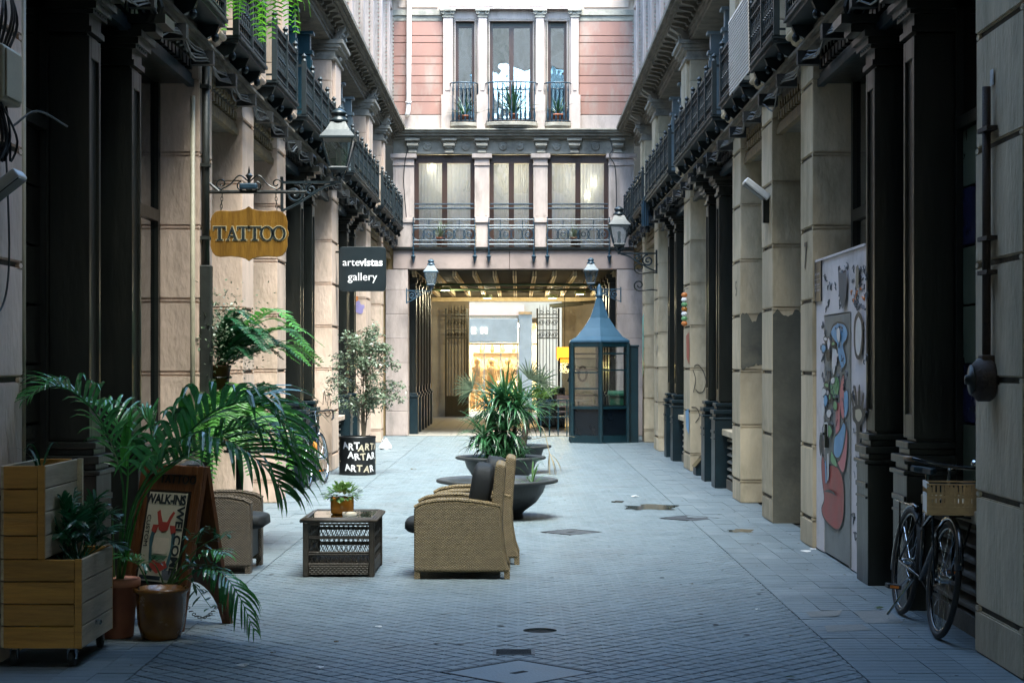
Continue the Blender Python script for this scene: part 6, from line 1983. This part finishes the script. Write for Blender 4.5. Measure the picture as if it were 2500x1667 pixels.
paint([ZA(*p) for p in ((300, 1000), (318, 990), (320, 1110), (335, 1240), (310, 1330), (290, 1250), (285, 1130))], 'spray_pink')
paint([ZA(*p) for p in ((255, 1215), (285, 1210), (282, 1420), (255, 1430))], 'spray_pink', outline=0)
paint([ZA(*p) for p in ((230, 780), (262, 800), (255, 900), (240, 990), (225, 920))], 'spray_white', outline=.008)
paint([ZA(*p) for p in ((318, 1120), (345, 1110), (350, 1240), (325, 1320), (318, 1230))], 'spray_blue', outline=.008)
paint([ZB(*p) for p in ((405, 150), (412, 260), (400, 450), (370, 580), (320, 480), (345, 440), (380, 330))], 'spray_pink')
paint([ZB(*p) for p in ((185, 400), (215, 520), (250, 500), (320, 520), (365, 620), (380, 760), (375, 960), (350, 1060), (315, 1095), (250, 1050), (195, 980), (175, 900), (200, 810), (180, 620), (175, 480))], 'spray_red')
paint([ZB(*p) for p in ((375, 105), (395, 150), (385, 260), (365, 370), (335, 440), (300, 430), (285, 370), (295, 250), (320, 220), (350, 170))], 'spray_blue')
paint([ZB(*p) for p in ((265, 370), (310, 470), (310, 520), (260, 470))], 'spray_green', outline=.008)
rq = random.Random(55)
for k in range(26):
    cx_, cy_ = rq.uniform(165, 262), rq.uniform(640, 1420)
    w_, h_ = rq.uniform(8, 22), rq.uniform(18, 60)
    paint([ZA(cx_ + w_ * rq.uniform(.6, 1.2) * math.cos(q * 1.047), cy_ + h_ * rq.uniform(.6, 1.2) * math.sin(q * 1.047)) for q in range(6)], rq.choice(('spray_white', 'hoarding_white', 'ink_grey', 'spray_black', 'spray_white', 'letter_cream', 'spray_green', 'spray_blue')), outline=rq.choice((0, .01, .014)))
paint([ZB(*p) for p in ((215, 480), (225, 460), (235, 640), (222, 660))], 'spray_blue', outline=.008)
paint([ZB(*p) for p in ((238, 400), (250, 400), (252, 600), (240, 640))], 'spray_white', outline=.008)
paint([ZB(*p) for p in ((205, 745), (250, 725), (300, 750), (318, 785), (290, 765), (245, 750))], 'spray_black', outline=0)
paint([ZA(*p) for p in ((272, 640), (290, 625), (300, 680), (290, 740), (275, 700))], 'spray_white', outline=.006)
paint([ZB(*p) for p in ((170, 230), (195, 215), (200, 300), (180, 420), (165, 330))], 'spray_black', outline=0)
paint([ZA(*p) for p in ((440, 500), (470, 545), (475, 700), (465, 830), (440, 870), (415, 830), (405, 700), (412, 560))], 'spray_black', outline=0, parent=boa)
paint([ZA(*p) for p in ((442, 540), (462, 590), (466, 700), (455, 800), (440, 840), (424, 800), (418, 700), (424, 590))], 'spray_white', outline=0, parent=boa)
# spray-painted hand
paint([ZA(*p) for p in ((395, 1240), (440, 1215), (490, 1260), (480, 1340), (455, 1375), (455, 1460), (430, 1560), (425, 1380), (400, 1330))], 'spray_black', outline=0, parent=boa)
paint([ZA(*p) for p in ((420, 1255), (455, 1250), (470, 1300), (445, 1345), (420, 1310))], 'letter_cream', outline=0, parent=boa)
for f_ in (((400, 1250), (385, 1140), (395, 1140), (412, 1240)), ((420, 1230), (412, 1085), (424, 1085), (436, 1225)), ((440, 1225), (445, 1075), (458, 1080), (458, 1230)), ((462, 1240), (480, 1130), (490, 1140), (480, 1255)), ((480, 1290), (492, 1240), (500, 1260), (488, 1320))):
    paint([ZA(*p) for p in f_], 'spray_black', outline=0, parent=boa)
# doodles, tags, stickers
dd_ = MB()
rg = random.Random(77)
def scribble(cx_, cy_, s_, n):
    pts = []
    for k in range(n):
        a, b = B(cx_ + rg.gauss(0, s_ * .35), cy_ + rg.gauss(0, s_))
        pts.append(Vector((hX - .003, a, b)))
    return spline(pts, n * 4)
for k in range(130):
    zx, zy = (rg.choice((rg.uniform(160, 340), rg.uniform(380, 490))), rg.uniform(150, 480)) if k < 56 else (rg.uniform(150, 340), rg.uniform(600, 1400)) if k < 100 else (rg.uniform(390, 490), rg.uniform(600, 2400))
    x, y = ZA(zx, zy)
    q = scribble(x, y, rg.uniform(2.5, 8), rg.randint(4, 8))
    dd_.tube([(hX - .003 + (v.x - hX + .003) * .1, v.y, v.z) for v in q], rg.uniform(.002, .005), 4)
ob('graffiti_scribble', dd_, 'ink_grey', boa, kind='stuff')
do = MB()
for k in range(9):
    x, y = ZA(rg.uniform(370, 480), rg.uniform(330, 450))
    do.tube(scribble(x, y, 4, 5), .005, 4)
ob('graffiti_scribble', do, 'spray_orange', boa, kind='stuff')
paint([ZA(*p) for p in ((288, 185), (305, 205), (335, 205), (350, 175), (352, 300), (345, 420), (320, 480), (300, 400), (292, 290))], 'ink_grey', 'sticker', 0, boa)
paint([ZA(*p) for p in ((425, 165), (445, 155), (445, 300), (425, 315))], 'window_teal', 'sticker', .004, boa)
pl = ob('name_plate', MB().box(hX - .014, hX - .002, B(1889, 0)[0], B(1872.5, 0)[0], PZ(694, 15.8), PZ(602, 15.8)), 'sign_black', hd, bevel=.003)
pm2 = MB()
for zz in (628, 652, 665):
    for k in range(3): pm2.box(hX - .016, hX - .0145, B(1886 - 4 * k, 0)[0], B(1884 - 4 * k, 0)[0], PZ(zz + 5, 15.8), PZ(zz, 15.8))
for zz in (642, 660): pm2.box(hX - .016, hX - .0145, B(1888, 0)[0], B(1874, 0)[0], PZ(zz + 1.2, 15.8), PZ(zz, 15.8))
ob('plate_print', pm2, 'letter_greyblue', pl)

# ------------------------------------------------------------------ numbers, marks and paint on the piers
def wall_text(s_, size, x, y, d, mt, parent, X=XR - .004, sgn=-1):
    t = text(s_, size, .002, .001)
    t.xf(Matrix.Translation((X, d, PZ(y, d))) @ Matrix.Rotation(sgn * math.pi / 2, 4, 'Z'))
    return ob('house_number', t, mt, parent)
wall_text('7', .34, 0, 590, PIERS[1][0] + .38, 'letter_dark', right_b)
wall_text('5', .26, 0, 665, PIERS[3][0] + .40, 'letter_dark', right_b)
def splat(cx_, cz_, y, sx2, sz2, mt, parent, seedv, n=18):
    rr = random.Random(seedv)
    pts = []
    for k in range(n):
        a = 2 * math.pi * k / n; r = rr.uniform(.65, 1.15)
        pts.append((cx_ + sx2 * r * math.cos(a), y, cz_ + sz2 * r * math.sin(a)))
    ob('graffiti_paint', MB().add(pts, [tuple(range(n))]), mt, parent)
splat(-3.04, PZ(686, PIERS[5][0]), PIERS[5][0] - .005, .06, .07, 'spray_orange', left_b, 1)
splat(-2.98, PZ(706, PIERS[5][0]), PIERS[5][0] - .007, .10, .12, 'spray_violet', left_b, 2)
def tagline(pts, y, r, mt, parent):
    ob('graffiti_line', MB().tube(spline([(x, y, z) for x, z in pts], len(pts) * 5), r, 4), mt, parent)
p4 = PIERS[4][0]
for pts in (((-2.97, 1.02), (-2.95, 1.22), (-2.92, 1.05)), ((-2.90, 1.0), (-2.88, 1.2), (-2.85, 1.0)), ((-2.98, .92), (-2.9, .95), (-2.86, .88), (-2.9, .84), (-2.95, .9))): tagline(pts, p4 - .004, .005, 'spray_black', left_b)
for pts in (((2.68, 1.6), (2.74, 1.62), (2.82, 1.52), (2.86, 1.36), (2.82, 1.22), (2.75, 1.2), (2.7, 1.25)), ((2.64, .98), (2.72, .96), (2.76, .84), (2.7, .74)), ((2.66, 1.55), (2.7, 1.4), (2.67, 1.2))): tagline(pts, p4 - .004, .006, 'spray_black', right_b)
for (za, zb_, mt, w0, w1) in ((1.62, 2.12, 'spray_red', .1, .5), (.55, .95, 'spray_blue', .15, .6)):
    y0, y1 = PIERS[4]
    ob('graffiti_paint', MB().add([(XR - .006, y0 + w0, za), (XR - .006, y0 + w1, za + .1), (XR - .006, y0 + w1 + .1, zb_ - .05), (XR - .006, y0 + w0 + .05, zb_), (XR - .006, y0 + w0 - .05, (za + zb_) / 2)], [(0, 1, 2, 3, 4)]), mt, right_b)
ob('graffiti_paint', MB().add([(XR - .006, PIERS[6][0] + .1, 1.45), (XR - .006, PIERS[6][1] - .05, 1.35), (XR - .006, PIERS[6][1] - .05, 2.6), (XR - .006, PIERS[6][0] + .05, 2.7)], [(0, 1, 2, 3)]), 'spray_teal', right_b)
stk = MB()
for k in range(26):
    y0 = PIERS[5][0] + R.uniform(.02, .5); z0 = R.uniform(.7, 2.3)
    stk.add([(XR - .005, y0, z0), (XR - .005, y0 + .1, z0), (XR - .005, y0 + .1, z0 + .09), (XR - .005, y0, z0 + .09)], [(0, 1, 2, 3)])
ob('sticker', stk, 'letter_cream', right_b, kind='stuff')

# ------------------------------------------------------------------ small fittings
gy = PIERS[4][0] + .30
ga = thing('garland', 'string of yellow, green and white balls on the fourth right-hand pier', 'garland', (XR - .06, gy, PZ(748, gy)))
hg = (748 - 672) * gy / F
for k in range(7):
    ob('ball', MB().lathe([(0, -.045), (.035, -.03), (.05, 0), (.035, .03), (0, .045)], (0, 0, hg * (k + .5) / 7), 10), ('spray_orange', 'spray_green', 'letter_white', 'glaze_orange', 'spray_green', 'letter_white', 'spray_orange')[k], ga, smooth=True)
ob('cord', MB().tube([(0, 0, 0), (0, 0, hg + .05), (.06, 0, hg + .07)], .006, 4), 'cable_black', ga)
ly = PIERS[5][0] + .05
bl = thing('hanging_lamp', 'dark blue ribbed cylinder lamp hanging under the right balcony', 'lamp', (PX(1487, ly), ly, PZ(520, ly)))
hl = PZ(462, ly) - PZ(520, ly)
rb = MB()
for k in range(16):
    a = 2 * math.pi * k / 16
    rb.box(-.012, .012, -.006, .006, 0, hl)
    rb.v[-8:] = [tuple(Matrix.Rotation(a, 3, 'Z') @ Vector((v[0], v[1] - .105, v[2]))) for v in rb.v[-8:]]
ob('rib', rb, 'railing_blue', bl)
ob('shade', MB().lathe([(.098, .0), (.098, hl), (.11, hl + .03), (.05, hl + .1), (.03, hl + .16), (0, hl + .17)], (0, 0, 0), 20), 'iron_blue', bl, smooth=True)
ob('hook', MB().tube([(0, 0, hl + .16), (0, 0, 4.55 - PZ(520, ly)), (.1, 0, 4.55 - PZ(520, ly))], .01, 5), 'iron_black', bl)
ob('drop', MB().lathe([(.03, 0), (.055, -.03), (.03, -.08), (.0, -.12)], (0, 0, 0), 10), 'lantern_paint', bl, smooth=True)
bly0, bly1 = 16.5, 18.0
bli = thing('roller_blind', 'white slatted blind hung over the right-hand balcony railing', 'blind', (2.13, (bly0 + bly1) / 2, 4.34), world=True)
for k in range(22):
    z = 4.34 + k * .034
    ob('slat', MB().obox((2.135 - .0005 * k, (bly0 + bly1) / 2, z + .017), (.008, bly1 - bly0, .036), Matrix.Rotation(math.radians(14), 3, 'Y')), 'blind_white', bli)
ob('cord', MB().tube([(2.15, bly0 + .1, 4.33), (2.15, bly0 + .1, 5.1)], .006, 4).tube([(2.15, bly1 - .1, 4.33), (2.15, bly1 - .1, 5.1)], .006, 4), 'cable_black', bli)
def flood(label, loc, sgn, sc=1.0, rz=0):
    f = thing('floodlight', label, 'floodlight', loc, rz)
    m = Matrix.Rotation(math.radians(38) * sgn, 3, 'Y')
    ob('housing', MB().obox((-sgn * .12 * sc, 0, .02), (.28 * sc, .20 * sc, .06 * sc), m), 'plastic_white', f, bevel=.012)
    ob('lens', MB().obox(Vector((-sgn * .12 * sc, 0, .02)) + m @ Vector((0, 0, -.034 * sc)), (.25 * sc, .17 * sc, .006), m), 'panel_grey', f)
    ob('mount', MB().box(-sgn * .06 * sc, 0, -.04, .04, -.30 * sc, -.02), 'iron_black', f, bevel=.01)
    return f
fy = PIERS[2][0] + .25
flood('white floodlight with a dark mount on the second right-hand pier', (XR, fy, PZ(440, fy)), 1, 1.1)
jb = thing('junction_box', 'cream electrical box with cables on the nearest left pier', 'electrical box', (-XL, 9.7, PZ(240, 9.7)))
ob('case', MB().box(0, .10, -.20, .15, 0, .30), 'box_cream', jb, bevel=.015)
ob('cover', MB().box(.10, .112, -.17, .12, .02, .28), 'box_cream', jb, bevel=.006)
cbm = MB()
for k in range(8):
    x0 = R.uniform(.01, .07)
    cbm.tube(spline([(x0, R.uniform(-.1, .1), 0), (x0 + .03, R.uniform(-.12, .12), -.15 - .05 * R.random()), (x0, R.uniform(-.1, .1), -.30), (x0 + .01, .05, -.2)], 14), .007, 5)
ob('cable_bundle', cbm, 'cable_black', jb, kind='stuff')
for k in range(5): ob('cable', MB().tube(spline([(.04, -.1 + .05 * k, .30), (.06 + .03 * R.random(), -.1 + .06 * k, .5), (.02, R.uniform(-.1, .2), .8)], 12), .009, 5), 'cable_black', jb)
ob('loose_cable', MB().tube(spline([(.02, .1, -.05), (.04, .12, -.8), (.02, .05, -1.1), (.02, -.3, -1.15)], 20), .006, 5).tube(spline([(.05, .15, -.1), (.12, .4, .02), (.2, .75, -.02)], 12), .007, 5), 'cable_grey', jb)
flood('white floodlight at the left edge on the nearest left pier', (-XL, 9.45, PZ(440, 9.45)), -1, .9)
vp = thing('gas_pipe', 'rusty vertical pipe ending in a round valve on the nearest right pier', 'pipe', (XR - .03, 9.9, PZ(900, 9.9)), world=True)
py = F * 2.6 / (2272 - CX)
ob('pipe', MB().tube([(XR - .035, py, PZ(815, py)), (XR - .035, py, PZ(200, py))], .024, 10), 'pipe_rust', vp, smooth=True)
for y in (298, 548, 626): ob('clamp', MB().box(XR - .06, XR, py - .10, py + .10, PZ(y, py) - .012, PZ(y, py) + .012), 'pipe_rust', vp)
ob('valve', MB().lathe([(.0, .02), (.10, .02), (.12, -.01), (.12, -.07), (.09, -.10), (0, -.105)], (XR - .01, py + .0, PZ(872, py)), 26, axis='x'), 'pipe_rust', vp, smooth=True)
ob('valve_face', MB().lathe([(.0, 0), (.075, 0), (.085, -.01), (.03, -.02), (.025, -.04), (0, -.045)], (XR - .112, py, PZ(872, py)), 18, axis='x'), 'pipe_dark', vp, smooth=True)
ob('collar', MB().box(XR - .07, XR, py - .05, py + .05, PZ(838, py), PZ(815, py)), 'pipe_rust', vp, bevel=.008)
tag(ob('notice', MB().box(XR - .006, XR - .003, py - .035, py + .035, PZ(200, py) + .01, PZ(160, py)).box(XR - .008, XR - .0062, py - .02, py + .02, PZ(192, py), PZ(172, py)), 'paper_white'), 'small white paper notice above the rusty pipe on the nearest right pier', 'notice')
dpz = thing('downpipe', 'dark downpipe with a square lower casing on the left pier by the wooden sign', 'pipe', (-XL + .05, PIERS[1][0] + .12, 0), world=True)
dy_ = PIERS[1][0] + .10
ob('pipe', MB().tube([(-XL + .045, dy_, 2.5), (-XL + .045, dy_, 4.35)], .035, 10), 'pipe_dark', dpz, smooth=True)
ob('casing', MB().box(-XL, -XL + .10, dy_ - .06, dy_ + .06, .0, 2.52), 'pipe_dark', dpz, bevel=.01)
for z in (2.75, 3.4, 4.1): ob('clip', MB().box(-XL, -XL + .085, dy_ - .05, dy_ + .05, z, z + .03), 'pipe_dark', dpz)
for yy, mt in ((10.33, 'pipe_white'), (15.74, 'pipe_white')):
    tag(ob('conduit', MB().tube([(-XL - .03, yy, 0), (-XL - .03, yy, 4.0)], .022, 8), 'box_cream', smooth=True), 'pale vertical conduit beside the %s' % ('nearest left pier' if yy < 12 else 'second left pier'), 'conduit')
wb_ = thing('plastic_bag', 'white plastic bag lying beyond the lettered drum', 'bag', (PX(888, gd(1032)), gd(1032), 0))
bgm = MB().lathe([(.0, 0), (.11, .01), (.13, .04), (.11, .08), (.07, .12), (.04, .16), (.015, .2), (0, .21)], (0, 0, 0), 22)
bgm.v = [(v[0] * (1 + .45 * noise.noise(Vector(v) * 11)), v[1] * (1 + .4 * noise.noise(Vector(v) * 9)), max(0, v[2] * (1 + .5 * noise.noise(Vector(v) * 7)))) for v in bgm.v]
ob('bag', bgm, 'plastic_white', wb_)
ob('handle', MB().tube(spline([(-.03, 0, .13), (-.08, .02, .19), (-.1, .03, .11), (-.07, 0, .06)], 12), .008, 5), 'plastic_white', wb_)
mbx = thing('metal_box', 'dark sloping metal box at the foot of the fourth right-hand pier', 'box', (XR + .10, gd(1092), 0))
ob('body', MB().prism([(-.12, 0), (.2, 0), (.2, .36), (.08, .36), (-.12, .12)], 'xz', 0, .4), 'iron_blue', mbx, bevel=.01)
ob('lid', MB().prism([(-.135, .125), (.075, .375), (.085, .365), (-.125, .11)], 'xz', -.02, .42), 'iron_black', mbx)

# ------------------------------------------------------------------ covers, puddle and litter on the paving
hx0, hy0, hr0 = covers[0]
h = thing('drain_hole', 'round open drain hole in the paving at the bottom centre', 'drain', (hx0, hy0, 0))
sl = MB()
n = 24
outer = [(.21 * math.cos(math.pi / 4 * 0 + 2 * math.pi * k / n), .21 * math.sin(2 * math.pi * k / n)) for k in range(n)]
sq = []
for k in range(n):
    a = 2 * math.pi * k / n; q = .235 / (abs(math.cos(a)) + abs(math.sin(a)))
    sq.append((q * math.cos(a), q * math.sin(a)))
inn = [(.105 * math.cos(2 * math.pi * k / n), .105 * math.sin(2 * math.pi * k / n)) for k in range(n)]
sl.add([(x, y, .001) for x, y in sq] + [(x, y, .001) for x, y in inn] + [(x, y, -.012) for x, y in inn], [(k, (k + 1) % n, n + (k + 1) % n, n + k) for k in range(n)] + [(n + k, n + (k + 1) % n, 2 * n + (k + 1) % n, 2 * n + k) for k in range(n)])
ob('slab', sl, 'paver_stone', h)
ob('hole', MB().lathe([(.104, -.012), (0, -.0118)], (0, 0, 0), 24), 'hole_black', h)
for i, (cx_, cy_2, r) in enumerate(covers[1:]):
    lbl = ('large diamond-set square cover in the paving at the bottom edge', 'dark diamond-set square cover beside the bowl planter', 'dark diamond-set square cover beside the puddle')[i]
    c = thing('manhole_cover', lbl, 'manhole cover', (cx_, cy_2, 0), math.pi / 4, group='square covers set in the paving')
    s_ = r * .97
    ob('rim', MB().box(-s_, s_, -s_, -s_ + .015, -.012, .003).box(-s_, s_, s_ - .015, s_, -.012, .003).box(-s_, -s_ + .015, -s_ + .015, s_ - .015, -.012, .003).box(s_ - .015, s_, -s_ + .015, s_ - .015, -.012, .003), 'cast_iron_cover', c)
    ob('plate', MB().box(-s_ + .02, s_ - .02, -s_ + .02, s_ - .02, -.012, .000), 'paver_stone' if i == 0 else 'cast_iron_cover', c)
    ob('keyhole', MB().box(-.05, .05, -.02, .02, .0001, .0015), 'hole_black', c)
gr = thing('drain_grate', 'small rectangular drain grate in the paving near the bottom centre', 'grate', (PX(1180, gd(1497)), gd(1497), 0))
ob('plate', MB().box(-.12, .12, -.10, .10, -.01, .0035), 'cast_iron_cover', gr)
for k in range(7): ob('slot', MB().box(-.10, .10, -.085 + k * .026, -.073 + k * .026, .0036, .005), 'hole_black', gr)
pd = []
for k in range(28):
    a = 2 * math.pi * k / 28; r = .75 + .45 * noise.noise(Vector((math.cos(a) * 1.7, math.sin(a) * 1.7, 3.3))) + R.uniform(-.16, .2)
    pd.append((math.cos(a) * r, math.sin(a) * r))
def puddle(x0, x1, y0, y1, label, ph):
    cyp = (gd(y0) + gd(y1)) / 2; hy = abs(gd(y0) - gd(y1)) / 2; cxp = PX((x0 + x1) / 2, cyp); hxp = (x1 - x0) / 2 * cyp / F
    o = ob('puddle', MB().add([(cxp + pd[(k + ph) % 28][0] * hxp, cyp + pd[(k + ph) % 28][1] * hy, .0035) for k in range(28)], [tuple(range(28))]), 'water')
    o['kind'] = 'structure'
    o['label'] = label
puddle(1400, 1585, 1173, 1157, 'long dark puddle on the paving', 0)
puddle(1395, 1440, 1155, 1149, 'small puddle behind the long one', 9)
puddle(1655, 1745, 1224, 1214, 'shallow puddle by the right-hand piers', 5)
rp = MB()
q = [G(1850, 1405), G(1935, 1402), G(1925, 1415), G(1862, 1418)]
rp.add([(v.x, v.y, .0045) for v in q], [(3, 2, 1, 0)])
q = [G(1893, 1437), G(1980, 1434), G(2000, 1447), G(1900, 1452)]
rp.add([(v.x, v.y, .0045) for v in q], [(3, 2, 1, 0)])
q = [G(1960, 1404), G(2040, 1402), G(2075, 1430), G(1990, 1432)]
rp.add([(v.x, v.y, .0045) for v in q], [(3, 2, 1, 0)])
ob('repair_patch', rp, 'repair_cement', ground)
def scrap(label, x, y, s_, mt, cat, name, seedv):
    rr = random.Random(seedv)
    g = G(x, y)
    m = MB()
    n = 9
    pts = [(s_ * rr.uniform(.6, 1.2) * math.cos(2 * math.pi * k / n), s_ * .7 * rr.uniform(.6, 1.2) * math.sin(2 * math.pi * k / n)) for k in range(n)]
    m.add([(a, b, .004 + rr.uniform(0, s_ * .35)) for a, b in pts] + [(0, 0, s_ * rr.uniform(.3, .6))], [(k, (k + 1) % n, n) for k in range(n)])
    o = ob(name, m, mt)
    o.location = g
    return tag(o, label, cat, 'litter on the paving')
for i, (x, y, s_, mt, nm, lb_) in enumerate((
    (1850, 1268, .045, 'paper_white', 'paper_scrap', 'crumpled white paper at the foot of the pier numbered 7'),
    (1868, 1262, .035, 'paper_white', 'paper_scrap', 'smaller white paper beside the crumpled one by pier 7'),
    (1458, 1141, .05, 'paper_white', 'paper_scrap', 'white paper scrap on the paving behind the puddle'),
    (560, 1530, .04, 'paper_white', 'paper_scrap', 'white scrap on the paving at the bottom left'),
    (735, 1534, .028, 'paper_white', 'paper_scrap', 'pale scrap on the paving below the coffee table'),
    (870, 1440, .02, 'paper_white', 'paper_scrap', 'tiny white scrap midway between table and drain hole'),
    (1740, 1400, .02, 'paper_white', 'paper_scrap', 'tiny white scrap on the right of the paving'),
    (772, 1475, .022, 'leaf_litter', 'dry_leaf', 'dark dry leaf left of the tiny white scrap'),
    (628, 1500, .022, 'leaf_litter', 'dry_leaf', 'dark dry leaf near the trailing palm tips'),
    (2020, 1398, .04, 'leaf_litter_green', 'fallen_leaf', 'green fallen leaf in front of the right-hand bicycle'),
    (1815, 1558, .035, 'leaf_litter_green', 'fallen_leaf', 'yellow-green fallen leaf at the bottom right'),
    (740, 1235, .03, 'leaf_litter', 'dry_leaf', 'brown leaf behind the coffee table'),
    (950, 1078, .05, 'leaf_litter', 'dry_leaf', 'brown leaf beyond the table near the drum planter'))):
    scrap(lb_, x, y, s_, mt, 'litter', nm, i)
cr_m = MB()
rl_ = random.Random(8)
for k in range(320):
    y = rl_.uniform(9.3, 34)
    x = rl_.choice((rl_.uniform(-XL + .05, XR - .05), XR - abs(rl_.gauss(.05, .35)), -XL + abs(rl_.gauss(.05, .35))))
    s_ = rl_.uniform(.005, .016)
    a = rl_.uniform(0, 6.28)
    cr_m.add([(x + s_ * math.cos(a + q * 2.1) * (1.6 if q == 0 else 1), y + s_ * math.sin(a + q * 2.1), .004 + rl_.uniform(0, .006)) for q in range(3)], [(0, 1, 2)])
o = ob('leaf_crumbs', cr_m, 'leaf_litter')
o['kind'] = 'stuff'
o['label'] = 'scattered leaf crumbs and grit on the paving'

for mt_, nm_, lb_, cnt, sd_ in (('paver_joint', 'dark_spots', 'small dark gum spots and stains dotted over the paving', 170, 3), ('repair_cement', 'pale_spots', 'small pale specks dotted over the paving', 60, 4)):
    m_ = MB()
    rs = random.Random(sd_)
    for k in range(cnt):
        y = rs.uniform(9.3, 32); x = rs.uniform(-XL + .1, XR - .1); r = rs.uniform(.008, .024) * (1 if mt_ == 'paver_joint' else .5)
        m_.add([(x + r * rs.uniform(.6, 1.2) * math.cos(q * .9), y + r * rs.uniform(.6, 1.2) * math.sin(q * .9), .0042) for q in range(7)], [tuple(range(7))])
    o = ob(nm_, m_, mt_)
    o['kind'] = 'stuff'
    o['label'] = lb_
